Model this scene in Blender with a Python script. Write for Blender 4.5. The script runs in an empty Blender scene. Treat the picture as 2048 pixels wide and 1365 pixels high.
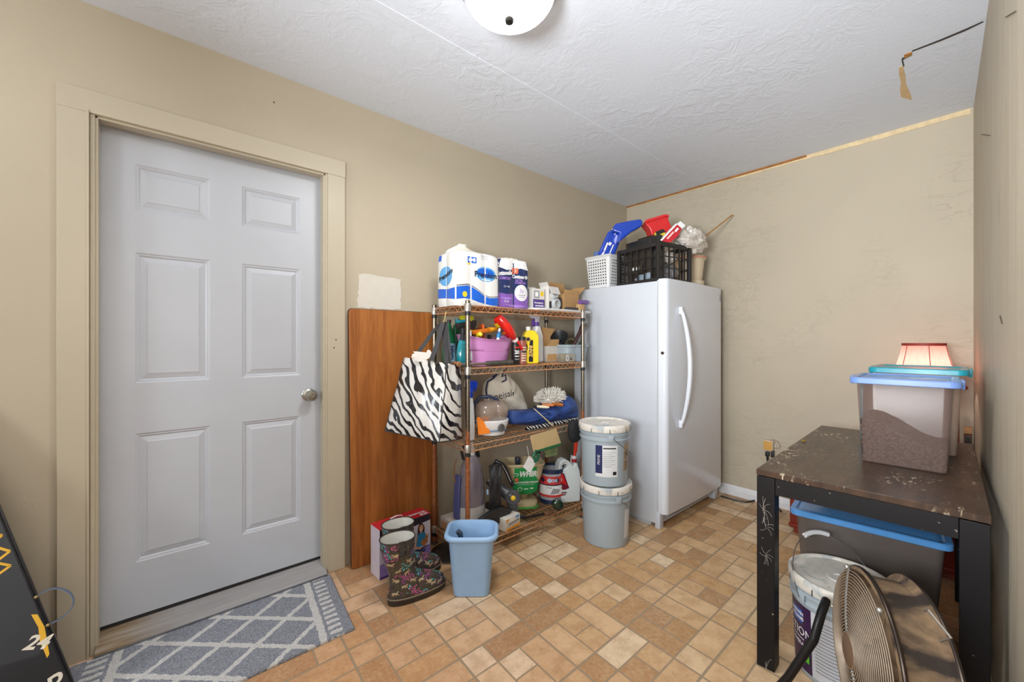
import bpy, bmesh, math, random
from mathutils import Vector, Matrix, Euler, noise
R = math.radians
sc = bpy.context.scene
col = sc.collection
rnd = random.Random(7)

# ------------------------------------------------------------------ camera, world, lights, exposure
# X runs along the door wall towards the back wall, Y towards the door wall, Z up; metres.
cam_d = bpy.data.cameras.new('camera'); cam = bpy.data.objects.new('camera', cam_d); col.objects.link(cam)
cam.location = (0, 0, 1.215)
cam.rotation_euler = (R(90), 0, math.atan2(.756, .6546) - R(90))
cam_d.sensor_width = 36; cam_d.lens = 36 * 813 / 2048; cam_d.clip_start = .02
sc.camera = cam
sc.view_settings.view_transform = 'Standard'; sc.view_settings.look = 'None'
sc.view_settings.gamma = 1; sc.view_settings.use_curve_mapping = False
sc.view_settings.exposure = -0.23
wd = bpy.data.worlds.new('daylight'); sc.world = wd; wd.use_nodes = True
wd.node_tree.nodes['Background'].inputs[0].default_value = (.80, .90, 1, 1)
wd.node_tree.nodes['Background'].inputs[1].default_value = 1.0

def area(name, loc, target, sx, sy, power, color=(1, 1, 1), spread=180):
    l = bpy.data.lights.new(name, 'AREA'); l.shape = 'RECTANGLE'; l.size = sx; l.size_y = sy
    l.energy = power; l.color = color; l.spread = R(spread)
    o = bpy.data.objects.new(name, l); col.objects.link(o); o.location = loc
    o.rotation_euler = (Vector(target) - Vector(loc)).to_track_quat('-Z', 'Y').to_euler()
    return o
# daylight through the window of the end wall behind the camera, and an added fill light out of view beside it
area('window_daylight', (-2.55, 1.05, 1.5), (1.2, 1.45, 1.0), .5, .55, 30, (.93, .97, 1))
area('side_fill', (-1.25, -.95, 1.35), (1.0, 1.6, 1.0), 1.5, 1.9, 14, (.95, .98, 1))

# second ceiling lamp of the same room, left of the picture: the key light that throws the shadows to the right
def point(name, loc, power, rad, color=(1, 1, 1)):
    l = bpy.data.lights.new(name, 'POINT'); l.energy = power; l.shadow_soft_size = rad; l.color = color
    o = bpy.data.objects.new(name, l); col.objects.link(o); o.location = loc; return o
point('second_ceiling_lamp', (-.85, 1.45, 2.15), 12, .13, (.97, .985, 1))
# added unseen fill light behind the camera washes the ceiling and the far corner
area('ceiling_fill', (-.75, .15, 1.35), (3.1, .45, 2.75), .5, .5, 54, (.93, .97, 1), 115)

# ------------------------------------------------------------------ materials
def lin(c):
    return tuple(((x / 255) / 12.92 if x / 255 <= .04045 else ((x / 255 + .055) / 1.055) ** 2.4) for x in c)
_mats = {}
class NT:
    def __init__(s, name):
        s.m = bpy.data.materials.new(name); s.m.use_nodes = True
        s.t = s.m.node_tree; s.b = s.t.nodes['Principled BSDF']
    def n(s, kind, **kw):
        x = s.t.nodes.new(kind)
        for k, v in kw.items():
            if hasattr(x, k) and k not in ('Scale',): setattr(x, k, v)
            else: x.inputs[k].default_value = v
        return x
    def l(s, a, b): s.t.links.new(a, b)
    def coord(s, scale=(1, 1, 1), rot=(0, 0, 0), which='Object'):
        tc = s.n('ShaderNodeTexCoord'); mp = s.n('ShaderNodeMapping')
        mp.inputs['Scale'].default_value = scale; mp.inputs['Rotation'].default_value = rot
        s.l(tc.outputs[which], mp.inputs[0]); return mp.outputs[0]
    def noise(s, vec, scale, detail=4, rough=.55, dist=0):
        x = s.n('ShaderNodeTexNoise'); x.inputs['Scale'].default_value = scale; x.inputs['Detail'].default_value = detail
        x.inputs['Roughness'].default_value = rough; x.inputs['Distortion'].default_value = dist
        s.l(vec, x.inputs['Vector']); return x.outputs[0]
    def ramp(s, fac, stops, interp='LINEAR'):
        x = s.n('ShaderNodeValToRGB'); e = x.color_ramp.elements; x.color_ramp.interpolation = interp
        while len(e) > 1: e.remove(e[-1])
        e[0].position = stops[0][0]; e[0].color = (*stops[0][1], 1)
        for p, c in stops[1:]:
            k = e.new(p); k.color = (*c, 1)
        s.l(fac, x.inputs[0]); return x.outputs[0]
    def mix(s, fac, a, b):
        x = s.n('ShaderNodeMix', data_type='RGBA')
        for v, i in ((fac, 0), (a, 6), (b, 7)):
            if isinstance(v, (int, float)): x.inputs[i].default_value = v
            elif isinstance(v, tuple): x.inputs[i].default_value = (*v, 1)
            else: s.l(v, x.inputs[i])
        return x.outputs[2]
    def math(s, op, a, b=0.0):
        x = s.n('ShaderNodeMath', operation=op)
        for v, i in ((a, 0), (b, 1)):
            if isinstance(v, (int, float)): x.inputs[i].default_value = v
            else: s.l(v, x.inputs[i])
        return x.outputs[0]
    def bump(s, h, strength=.3, dist=.01, prev=None):
        x = s.n('ShaderNodeBump'); x.inputs['Strength'].default_value = strength; x.inputs['Distance'].default_value = dist
        s.l(h, x.inputs['Height'])
        if prev is not None: s.l(prev, x.inputs['Normal'])
        s.l(x.outputs[0], s.b.inputs['Normal']); return x.outputs[0]
    def col(s, c):
        if isinstance(c, tuple): s.b.inputs['Base Color'].default_value = (*c, 1)
        else: s.l(c, s.b.inputs['Base Color'])
BW = ((0, 0, 0), (1, 1, 1))

def mat(name, rgb, rough=.5, metal=0, var=.06, nscale=18, bump=0, bscale=60, trans=0, alpha=1, coat=0, emit=0, spec=.5, sss=0):
    """plain procedural material: colour broken up by fine noise, optional bump"""
    if name in _mats: return _mats[name]
    s = NT(name); c = lin(rgb); v = s.coord()
    f = s.noise(v, nscale)
    lo = tuple(x * (1 - var) for x in c); hi = tuple(min(1, x * (1 + var)) for x in c)
    s.col(s.ramp(f, [(.3, lo), (.7, hi)]))
    s.b.inputs['Roughness'].default_value = rough; s.b.inputs['Metallic'].default_value = metal
    s.b.inputs['Specular IOR Level'].default_value = spec
    if trans: s.b.inputs['Transmission Weight'].default_value = trans; s.b.inputs['IOR'].default_value = 1.2
    if alpha < 1: s.b.inputs['Alpha'].default_value = alpha
    if coat: s.b.inputs['Coat Weight'].default_value = coat
    if emit: s.b.inputs['Emission Color'].default_value = (*c, 1); s.b.inputs['Emission Strength'].default_value = emit
    if sss: s.b.inputs['Subsurface Weight'].default_value = sss; s.b.inputs['Subsurface Radius'].default_value = (.02, .01, .01)
    if bump: s.bump(s.noise(v, bscale), bump, .003)
    _mats[name] = s.m; return s.m

# ------------------------------------------------------------------ mesh tools
class MB:
    """collects shapes; build() links them as ONE mesh object"""
    def __init__(s): s.v = []; s.f = []; s.mi = []; s.cur = 0
    def add(s, vs, fs, M=None):
        o = len(s.v)
        s.v += [tuple(M @ Vector(p)) if M is not None else tuple(p) for p in vs]
        s.f += [tuple(i + o for i in f) for f in fs]; s.mi += [s.cur] * len(fs); return s
    def box(s, c, size, rot=(0, 0, 0), M=None, bev=0, taper=1):
        x, y, z = (q / 2 for q in size)
        T = Matrix.Translation(c) @ Euler(rot).to_matrix().to_4x4()
        if M is not None: T = M @ T
        if bev <= 0:
            vs = [(a * x * (1 if d < 0 else taper), b * y * (1 if d < 0 else taper), d * z) for d in (-1, 1) for a, b in ((-1, -1), (1, -1), (1, 1), (-1, 1))]
            fs = [(3, 2, 1, 0), (4, 5, 6, 7), (0, 1, 5, 4), (1, 2, 6, 5), (2, 3, 7, 6), (3, 0, 4, 7)]
            return s.add(vs, fs, T)
        bm = bmesh.new(); bmesh.ops.create_cube(bm, size=1)
        for v in bm.verts:
            k = taper if v.co.z > 0 else 1
            v.co.x *= 2 * x * k; v.co.y *= 2 * y * k; v.co.z *= 2 * z
        bmesh.ops.bevel(bm, geom=bm.edges[:], offset=bev, segments=2, affect='EDGES', profile=.5)
        bm.verts.index_update()
        s.add([v.co for v in bm.verts], [[v.index for v in f.verts] for f in bm.faces], T); bm.free(); return s
    def loft(s, rings, cap0=True, cap1=True, M=None, closed=False):
        n = len(rings[0]); vs = [p for r in rings for p in r]; fs = []
        m = len(rings)
        for k in range(m if closed else m - 1):
            a = k * n; b = ((k + 1) % m) * n
            for i in range(n):
                j = (i + 1) % n; fs.append((a + i, a + j, b + j, b + i))
        if cap0 and not closed: fs.append(tuple(range(n - 1, -1, -1)))
        if cap1 and not closed: fs.append(tuple((m - 1) * n + i for i in range(n)))
        return s.add(vs, fs, M)
    def lathe(s, prof, n=32, c=(0, 0, 0), sx=1, sy=1, M=None, cap0=True, cap1=True):
        rings = [[(c[0] + r * sx * math.cos(2 * math.pi * i / n), c[1] + r * sy * math.sin(2 * math.pi * i / n), c[2] + z) for i in range(n)] for r, z in prof]
        return s.loft(rings, cap0, cap1, M)
    def rrect(s, prof, rad=.3, seg=5, M=None, cap0=True, cap1=True, c=(0, 0, 0)):
        """stack of rounded rectangles: prof = [(halfx, halfy, z[, radius])]"""
        rings = []
        for q in prof:
            hx, hy, z = q[:3]; r = q[3] if len(q) > 3 else rad * min(hx, hy)
            r = min(r, hx, hy); ring = []
            for (cx, cy, a0) in ((hx - r, hy - r, 0), (-hx + r, hy - r, 90), (-hx + r, -hy + r, 180), (hx - r, -hy + r, 270)):
                for k in range(seg + 1):
                    a = R(a0 + 90 * k / seg); ring.append((c[0] + cx + r * math.cos(a), c[1] + cy + r * math.sin(a), c[2] + z))
            rings.append(ring)
        return s.loft(rings, cap0, cap1, M)
    def cyl(s, p0, p1, r0, r1=None, n=16, M=None, cap=True):
        return s.tube([p0, p1], [r0, r0 if r1 is None else r1], n, M, cap)
    def tube(s, pts, r, n=10, M=None, cap=True, closed=False, flat=1):
        pts = [Vector(p) for p in pts]; m = len(pts)
        if not isinstance(r, (list, tuple)): r = [r] * m
        rings = []; up = None
        for i, p in enumerate(pts):
            if closed: d = pts[(i + 1) % m] - pts[i - 1]
            else: d = pts[min(i + 1, m - 1)] - pts[max(i - 1, 0)]
            d = d.normalized() if d.length > 1e-9 else Vector((0, 0, 1))
            if up is None: up = d.orthogonal().normalized() if flat == 1 else (Vector((0, 0, 1)) - d * d.z).normalized() if abs(d.z) < .9 else d.orthogonal().normalized()
            up = (up - d * up.dot(d)).normalized(); sd = d.cross(up)
            rings.append([tuple(p + (up * math.cos(2 * math.pi * k / n) * flat + sd * math.sin(2 * math.pi * k / n)) * r[i]) for k in range(n)])
        return s.loft(rings, cap, cap, M, closed)
    def prism(s, poly, y0, y1, M=None, axis='Y'):
        """polygon in the XZ plane extruded along Y (axis 'Y') or in XY along Z"""
        if axis == 'Y': r0 = [(x, y0, z) for x, z in poly]; r1 = [(x, y1, z) for x, z in poly]
        elif axis == 'Z': r0 = [(x, y, y0) for x, y in poly]; r1 = [(x, y, y1) for x, y in poly]
        else: r0 = [(y0, x, z) for x, z in poly]; r1 = [(y1, x, z) for x, z in poly]
        return s.loft([r0, r1], True, True, M)
    def strip(s, pts, wvec, t=.0015, M=None):
        """flat ribbon with thickness: centre line + half width vector"""
        pts = [Vector(p) for p in pts]; rings = []
        for i, p in enumerate(pts):
            d = (pts[min(i + 1, len(pts) - 1)] - pts[max(i - 1, 0)]).normalized(); w = Vector(wvec[i] if isinstance(wvec, list) else wvec)
            nn = d.cross(w).normalized() * t
            rings.append([tuple(p - w - nn), tuple(p + w - nn), tuple(p + w + nn), tuple(p - w + nn)])
        return s.loft(rings, True, True, M)
    def grid(s, fn, nu, nv, M=None, closeu=False):
        vs = [fn(i / nu, j / nv) for j in range(nv + 1) for i in range(nu + 1)]
        fs = [(j * (nu + 1) + i, j * (nu + 1) + i + 1, (j + 1) * (nu + 1) + i + 1, (j + 1) * (nu + 1) + i) for j in range(nv) for i in range(nu)]
        return s.add(vs, fs, M)
    def ball(s, c, r, sx=1, sy=1, sz=1, nu=20, nv=12, M=None):
        prof = [(r * math.sin(math.pi * k / nv) + 1e-5, -r * sz * math.cos(math.pi * k / nv)) for k in range(nv + 1)]
        return s.lathe(prof, nu, c, sx, sy, M)
    def build(s, name, m=None, parent=None, loc=(0, 0, 0), rot=(0, 0, 0), ang=35, solid=0, sub=0, bev=0, recalc=True):
        me = bpy.data.meshes.new(name); me.from_pydata(s.v, [], s.f)
        ms = m if isinstance(m, (list, tuple)) else [m]
        for x in ms:
            if x is not None: me.materials.append(x)
        for p, i in zip(me.polygons, s.mi): p.material_index = i
        if recalc:
            bm = bmesh.new(); bm.from_mesh(me); bmesh.ops.recalc_face_normals(bm, faces=bm.faces); bm.to_mesh(me); bm.free()
        me.shade_smooth(); me.set_sharp_from_angle(angle=R(ang))
        o = bpy.data.objects.new(name, me); col.objects.link(o)
        o.location = loc; o.rotation_euler = rot
        if parent is not None: o.parent = parent
        if bev:
            q = o.modifiers.new('bevel', 'BEVEL'); q.width = bev; q.segments = 2; q.limit_method = 'ANGLE'; q.angle_limit = R(40)
        if solid:
            q = o.modifiers.new('solid', 'SOLIDIFY'); q.thickness = solid; q.offset = 0
        if sub:
            q = o.modifiers.new('sub', 'SUBSURF'); q.levels = sub; q.render_levels = sub
        return o
def thing(name, label, cat, loc=(0, 0, 0), rotz=0, group=None, rot=None):
    o = bpy.data.objects.new(name, None); col.objects.link(o); o.empty_display_size = .05
    o.location = loc; o.rotation_euler = rot if rot else (0, 0, rotz)
    o['label'] = label; o['category'] = cat
    if group: o['group'] = group
    return o
def tag(o, label, cat, group=None):
    o['label'] = label; o['category'] = cat
    if group: o['group'] = group
    return o
def struct(o): o['kind'] = 'structure'; return o

def text_mb(txt, size, fn, depth=.0006, align='CENTER', bold=0, shear=0, cuts=0, sx=1):
    """text outline as a mesh mapped by fn(x, y) -> (point, normal)"""
    cu = bpy.data.curves.new('t', 'FONT'); cu.body = txt; cu.size = size; cu.align_x = align; cu.align_y = 'CENTER'
    cu.offset = bold; cu.shear = shear; cu.resolution_u = 3
    ob = bpy.data.objects.new('t', cu); col.objects.link(ob)
    dg = bpy.context.evaluated_depsgraph_get(); me = bpy.data.meshes.new_from_object(ob.evaluated_get(dg))
    bm = bmesh.new(); bm.from_mesh(me); bmesh.ops.triangulate(bm, faces=bm.faces[:])
    if cuts: bmesh.ops.subdivide_edges(bm, edges=[e for e in bm.edges if e.calc_length() > cuts], cuts=1)
    bm.verts.index_update(); mb = MB(); vs = []
    for v in bm.verts:
        p, n = fn(v.co.x * sx, v.co.y); vs.append(tuple(Vector(p) + Vector(n) * depth))
    mb.add(vs, [[v.index for v in f.verts] for f in bm.faces]); bm.free()
    bpy.data.objects.remove(ob); bpy.data.curves.remove(cu); bpy.data.meshes.remove(me)
    return mb
def poly_mb(poly, fn, depth=.0004, cell=.01):
    """filled 2-D outline mapped on a surface, cut finely enough to follow it"""
    bm = bmesh.new(); vs = [bm.verts.new((x, y, 0)) for x, y in poly]; bm.faces.new(vs)
    bmesh.ops.triangulate(bm, faces=bm.faces[:])
    for _ in range(7):
        es = [e for e in bm.edges if e.calc_length() > cell]
        if not es: break
        bmesh.ops.subdivide_edges(bm, edges=es, cuts=1); bmesh.ops.triangulate(bm, faces=bm.faces[:])
    bm.verts.index_update(); mb = MB(); out = []
    for v in bm.verts:
        p, n = fn(v.co.x, v.co.y); out.append(tuple(Vector(p) + Vector(n) * depth))
    mb.add(out, [[v.index for v in f.verts] for f in bm.faces]); bm.free(); return mb
def rect(x0, y0, x1, y1): return [(x0, y0), (x1, y0), (x1, y1), (x0, y1)]
def ell(cx, cy, rx, ry, n=24, a0=0, a1=360): return [(cx + rx * math.cos(R(a0 + (a1 - a0) * k / n)), cy + ry * math.sin(R(a0 + (a1 - a0) * k / n))) for k in range(n)]
def plane_fn(o, ux, uy):
    """maps (x, y) to the plane through o with axes ux, uy"""
    o = Vector(o); ux = Vector(ux).normalized(); uy = Vector(uy).normalized(); n = ux.cross(uy)
    return lambda x, y: (o + ux * x + uy * y, n)
def cyl_fn(rfun, a0, z0, c=(0, 0)):
    """maps (x, y) round a vertical barrel whose radius at height z is rfun(z); a0 = angle of x = 0"""
    def f(x, y):
        z = z0 + y; r = rfun(z); a = a0 + x / r
        return (c[0] + r * math.cos(a), c[1] + r * math.sin(a), z), (math.cos(a), math.sin(a), 0)
    return f
def merge(*mbs):
    m = MB()
    for k, x in enumerate(mbs): m.cur = k; m.add(x.v, x.f)
    return m
def decals(name, items, parent, mats):
    """several inks of one printed label as ONE mesh, a material slot per ink"""
    m = MB()
    for mb, i in items: m.cur = i; m.add(mb.v, mb.f)
    return m.build(name, mats, parent, ang=180, recalc=False)

# ------------------------------------------------------------------ the room
def wall_material(name, rgb, kind):
    s = NT(name); v = s.coord(); c = lin(rgb)
    big = s.noise(v, 1.3, 3); fine = s.noise(v, 90, 3)
    base = s.ramp(big, [(.3, tuple(x * .96 for x in c)), (.7, tuple(x * 1.04 for x in c))])
    if kind == 'left':
        s.col(base)
        a = s.noise(v, 130, 2, .5); b = s.noise(v, 22, 3)
        s.bump(a, .25, .0012, s.bump(b, .15, .002))
    elif kind == 'back':
        # trowel strokes: thin curved ridges
        w = s.noise(v, 3.2, 5, .5, 1.6); r1 = s.ramp(w, [(.46, (0, 0, 0)), (.495, (1, 1, 1)), (.53, (0, 0, 0))])
        v2 = s.coord((1, 1, 3.5), (.5, 0, 0)); w2 = s.noise(v2, 2.6, 4, .5, 2.2); r2 = s.ramp(w2, [(.485, (0, 0, 0)), (.5, (1, 1, 1)), (.515, (0, 0, 0))])
        patches = s.ramp(s.noise(v, 1.7, 2), [(.45, (0, 0, 0)), (.6, (1, 1, 1))])
        h = s.math('MULTIPLY', s.math('ADD', r1, r2), patches)
        s.col(s.mix(s.math('MULTIPLY', h, .10), base, tuple(x * .72 for x in c)))
        s.bump(h, .5, .003, s.bump(s.noise(v, 40, 3), .12, .002))
    else:
        # brushed plaster with upright streaks, chips and scratches
        v2 = s.coord((16, 16, 1.6)); st = s.noise(v2, 1.0, 6, .65, .4)
        v3 = s.coord((60, 60, 4)); ch = s.ramp(s.noise(v3, 1.0, 3, .5, .6), [(.70, (0, 0, 0)), (.74, (1, 1, 1))])
        v4 = s.coord((26, 26, 9)); ch2 = s.ramp(s.noise(v4, 1.6, 4, .6, .5), [(.70, (0, 0, 0)), (.73, (1, 1, 1))])
        cc = s.mix(s.ramp(st, [(.35, (0, 0, 0)), (.7, (.5, .5, .5))]), base, lin((206, 197, 180)))
        s.col(s.mix(s.math('MULTIPLY', ch, .75), cc, lin((112, 100, 82))))
        s.bump(st, .55, .006, s.bump(ch2, .5, .004))
    s.b.inputs['Roughness'].default_value = .55 if kind != 'left' else .42
    s.b.inputs['Specular IOR Level'].default_value = .25
    return s.m
M_wl = wall_material('beige_wall_paint', (186, 174, 153), 'left')
M_wb = wall_material('beige_trowelled_plaster', (190, 179, 159), 'back')
M_wr = wall_material('beige_brushed_plaster', (184, 173, 152), 'right')

def ceiling_material():
    s = NT('grey_white_textured_ceiling'); v = s.coord(); c = lin((222, 228, 238))
    st = s.noise(v, 9, 6, .62, 1.2); fine = s.noise(v, 60, 4, .6)
    lumps = s.ramp(s.noise(v, 1.6, 3, .5), [(.42, (0, 0, 0)), (.62, (1, 1, 1))])
    h = s.math('ADD', s.math('MULTIPLY', s.ramp(st, [(.42, (0, 0, 0)), (.6, (1, 1, 1))]), lumps), s.math('MULTIPLY', fine, .35))
    sp = s.ramp(s.noise(v, 55, 2, .4), [(.765, (0, 0, 0)), (.785, (1, 1, 1))])
    s.col(s.mix(s.math('MULTIPLY', sp, .25), s.ramp(s.noise(v, .9, 2), [(.3, tuple(x * .97 for x in c)), (.7, c)]), lin((110, 108, 105))))
    s.bump(h, .36, .005); s.b.inputs['Roughness'].default_value = .6; s.b.inputs['Specular IOR Level'].default_value = .3
    return s.m
M_ceil = ceiling_material()
M_trim = mat('beige_gloss_trim_paint', (188, 177, 155), .42, var=.03, nscale=3, bump=.12, bscale=45)

HC = 2.515; XB = 3.42; YL = 2.25; XF = -2.6
m = MB(); m.box(((-.2 + XF - .15) / 2, YL + .1, HC / 2), (-.2 - XF + .15, .2, HC)); m.box(((.665 + XB + .15) / 2, YL + .1, HC / 2), (XB + .15 - .665, .2, HC))
m.box((.2325, YL + .1, (2.09 + HC) / 2), (.865, .2, HC - 2.09))
m.box((.2325, YL + .18, 1.045), (.865, .02, 2.09))
struct(m.build('wall_left', M_wl, ang=30))
m = MB(); m.box((XB + .06, 1.06, HC / 2), (.12, 2.9, HC)); struct(m.build('wall_back', M_wb))
# the right wall stands a few degrees out of square
ang = math.atan2(.046, .9988)
def yr(x): return .03 - (3.42 - x) * .046
L = 3.85; mx = 3.42 - L / 2 * .9988
m = MB(); m.box((0, 0, 0), (L, .12, HC))
struct(m.build('wall_right', M_wr, loc=(mx + .02, yr(mx) - .0605, HC / 2), rot=(0, 0, ang)))
m = MB()
m.box((XF - .06, -1.1, HC / 2), (.12, 3.2, HC)); m.box((XF - .06, 2.1, HC / 2), (.12, 1.0, HC))
m.box((XF - .06, 1.05, .42), (.12, 1.1, .84)); m.box((XF - .06, 1.05, (2.05 + HC) / 2), (.12, 1.1, HC - 2.05))
struct(m.build('wall_front', M_wl))
m = MB(); m.box((-.42, -1.4, HC / 2), (.1, 2.45, HC)); struct(m.build('wall_side', M_wl))
m = MB(); m.box((-1.5, -2.65, HC / 2), (2.2, .1, HC)); struct(m.build('wall_hall', M_wl))
m = MB(); m.box(((XF + XB) / 2, -.1, HC + .05), (XB - XF + .3, 5.3, .1)); struct(m.build('ceiling', M_ceil))

# window of the end wall
M_wht = mat('white_gloss_paint', (225, 226, 226), .35, var=.02)
m = MB()
for y in (.52, 1.05, 1.58): m.box((XF - .05, y, 1.445), (.04, .05, 1.2))
for z in (.86, 1.445, 2.03): m.box((XF - .05, 1.05, z), (.04, 1.1, .05))
m.box((XF + .03, 1.05, .84), (.14, 1.2, .03)); struct(m.build('window_1', M_wht))

# vinyl floor: one-foot tiles printed with seven small stones each
def floor_mesh():
    s = NT('stone_print_vinyl'); at = s.n('ShaderNodeAttribute', attribute_name='Col'); v = s.coord()
    f1 = s.noise(v, 70, 5, .7, .8); f2 = s.noise(v, 14, 4, .6); f3 = s.noise(s.coord((1, 1.8, 1)), 26, 4, .6, 1.2)
    c = s.mix(s.ramp(f1, [(.40, (0, 0, 0)), (.62, (.42, .42, .42))]), at.outputs['Color'], lin((214, 186, 146)))
    c = s.mix(s.ramp(f2, [(.35, (.38, .38, .38)), (.58, (0, 0, 0))]), c, lin((158, 112, 68)))
    c = s.mix(s.ramp(f3, [(.60, (0, 0, 0)), (.76, (.55, .55, .55))]), c, lin((150, 108, 70)))
    s.col(c); s.b.inputs['Roughness'].default_value = .42; s.b.inputs['Specular IOR Level'].default_value = .4
    s.bump(f1, .15, .001)
    g = mat('grey_tan_grout_print', (158, 136, 110), .5, var=.08, nscale=60)
    m = MB(); m.box(((XF + XB) / 2, -.1, -.05), (XB - XF + .3, 5.3, .0994))
    n0 = len(m.f)
    V = [(0, 0, 2, 1, 0), (2, 0, 1, 1, 0), (0, 1, 1, 2, 0), (1, 1, 1, 1, 0), (2, 1, 1, 2, 0), (1, 2, 1, 1, 0)]
    cols = [(230, 206, 172), (220, 190, 152), (205, 167, 122), (196, 154, 106), (178, 136, 92), (206, 168, 126), (216, 180, 138), (170, 130, 92)]
    fc = []
    r = random.Random(11)
    for I in range(-12, 9):
        for J in range(-12, 5):
            k = 0 if (I, J) in ((1, 0),) else r.choice((0, 1, 2, 3, 4, 5, 6, 7))
            for (a, b, w, h, _) in V:
                a2, b2, w2, h2 = a, b, w, h
                if k & 1: a2 = 3 - a - w
                if k & 2: b2 = 3 - b - h
                if k & 4: a2, b2, w2, h2 = b2, a2, h2, w2
                g_ = .011
                def q(i, j, si, sj):
                    s_, t_ = I + i / 3, -(J + j / 3)
                    di = (.014 if i in (0, 3) else g_) * si / .975; dj = (.014 if j in (0, 3) else g_) * sj / .975
                    s_ += di; t_ += dj
                    x = .865 + .325 * s_ + .05 * .325 * t_; y = 1.305 + .325 * t_ + .012 * .325 * s_
                    return (x, y, 0)
                p = [q(a2, b2, 1, -1), q(a2 + w2, b2, -1, -1), q(a2 + w2, b2 + h2, -1, 1), q(a2, b2 + h2, 1, 1)]
                cx = sum(t[0] for t in p) / 4; cy = sum(t[1] for t in p) / 4
                if not (XF < cx < XB and -2.6 < cy < YL): continue
                m.cur = 1; m.add(p, [(3, 2, 1, 0)])
                cc = list(lin(r.choice(cols))); t = min(1, max(0, (1.6 - cx) / 1.1))
                cc = [cc[0] * (1 - .0 * t), cc[1] * (1 - .12 * t), cc[2] * (1 - .06 * t)]  # redder to the left: mixed light colours put into the tile colour
                fc.append(cc)
    o = m.build('floor', [g, s.m], recalc=False)
    at = o.data.color_attributes.new('Col', 'FLOAT_COLOR', 'CORNER')
    i = 0
    for p in o.data.polygons:
        if p.material_index == 1:
            for li in p.loop_indices: at.data[li].color = (*fc[i], 1)
            i += 1
    return struct(o)
floor_mesh()

# door casing, jamb, stop, threshold
m = MB(); m.box((-.247, 2.241, 1.045), (.084, .018, 2.09)); m.box((.706, 2.241, 1.045), (.088, .018, 2.09)); m.box((.2315, 2.241, 2.133), (1.042, .018, .086))
m.box((-.2085, 2.238, 1.05), (.008, .02, 2.10))
struct(m.build('trim_1', M_trim, bev=.002))
m = MB()
for x0, sx in ((-.197, -1), (.660, 1)):
    m.box((x0, 2.293, 1.045), (.014, .105, 2.09))
    m.box((x0 + -sx * .009, 2.275, 1.045), (.014, .055, 2.09))
m.box((.2315, 2.293, 2.096), (.871, .105, .014)); m.box((.2315, 2.275, 2.087), (.85, .055, .014))
struct(m.build('trim_2', M_trim, bev=.002))
s = NT('worn_threshold_wood'); v = s.coord((2.0, 40, 10)); f = s.noise(v, 2, 5, .6)
c = s.ramp(f, [(.35, lin((118, 92, 62))), (.55, lin((150, 130, 104))), (.7, lin((168, 160, 150)))])
tc = s.n('ShaderNodeTexCoord'); sx_ = s.n('ShaderNodeSeparateXYZ'); s.l(tc.outputs['Object'], sx_.inputs[0])
wear = s.math('ADD', sx_.outputs[0], s.math('MULTIPLY', s.noise(s.coord(), 7, 3), .25))
c = s.mix(s.ramp(wear, [(-.0, (0, 0, 0)), (.22, (.75, .75, .75))]), c, lin((165, 166, 170)))
s.col(c); s.b.inputs['Roughness'].default_value = .55; s.bump(f, .25, .002)
M_thr = s.m
m = MB(); m.prism([(2.20, 0), (2.345, 0), (2.345, .045), (2.30, .045), (2.205, .018)], -.19, .653, axis='X')
struct(m.build('trim_3', M_thr, bev=.002))
m = MB(); m.box((.2315, 2.33, .052), (.84, .012, .012)); struct(m.build('trim_4', mat('black_door_sweep', (38, 36, 36), .6)))
M_ir = mat('brushed_steel_edge', (150, 152, 155), .35, 1)
m = MB(); m.box((.23, 2.197, .009), (.84, .006, .016)); struct(m.build('trim_5', M_ir))

# six-panel door
M_door = mat('white_painted_steel_door', (192, 196, 204), .38, var=.02, nscale=6, bump=.06, bscale=12)
def six_panel():
    x0, x1, z0, z1 = -.188, .652, .06, 2.089; yf = 2.325
    xs = [x0, -.079, .174, .298, .552, x1]; zs = [z0, .282, .825, 1.037, 1.588, 1.768, 1.960, z1]
    m = MB(); m.box(((x0 + x1) / 2, yf + .025, (z0 + z1) / 2), (x1 - x0, .03, z1 - z0))
    for i in range(5):
        for j in range(7):
            a, b, c, d = xs[i], xs[i + 1], zs[j], zs[j + 1]
            if i in (1, 3) and j in (1, 3, 5):
                prof = [(0, 0), (.007, .004), (.010, 0.0035), (.017, .0085), (.036, .0035), (.040, .0015)]
                # moulding: small bead, groove, then the raised field
                prev = None
                for k, (ins, dp) in enumerate(prof):
                    ring = [(a + ins, yf + dp, c + ins), (b - ins, yf + dp, c + ins), (b - ins, yf + dp, d - ins), (a + ins, yf + dp, d - ins)]
                    if prev: m.loft([prev, ring], False, False)
                    prev = ring
                m.add(prev, [(0, 1, 2, 3)])
            else:
                m.add([(a, yf, c), (b, yf, c), (b, yf, d), (a, yf, d)], [(0, 1, 2, 3)])
    o = struct(m.build('door_1', M_door, ang=12))
    k = MB(); T = Matrix.Translation((.592, yf, .932)) @ Matrix.Rotation(R(90), 4, 'X')
    k.lathe([(.033, 0), (.033, .005), (.028, .010), (.013, .012), (.012, .035), (.020, .040), (.028, .052), (.0285, .062), (.024, .070), (.010, .0715), (.0085, .069)], 28, M=T)
    k.build('door_knob', mat('satin_nickel_metal', (176, 174, 168), .28, 1), o, ang=40)
    return o
six_panel()
# baseboard of the back wall: moulded, stops at the corners
prof = [(0, 0), (-.016, 0), (-.016, .045), (-.011, .052), (-.011, .062), (-.006, .072), (0, .076)]
m = MB(); m.loft([[(XB + a, y, z) for a, z in prof] for y in (.035, 1.42)]); struct(m.build('baseboard_back', mat('white_baseboard_paint', (228, 229, 232), .35, var=.03), ang=25))
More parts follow.
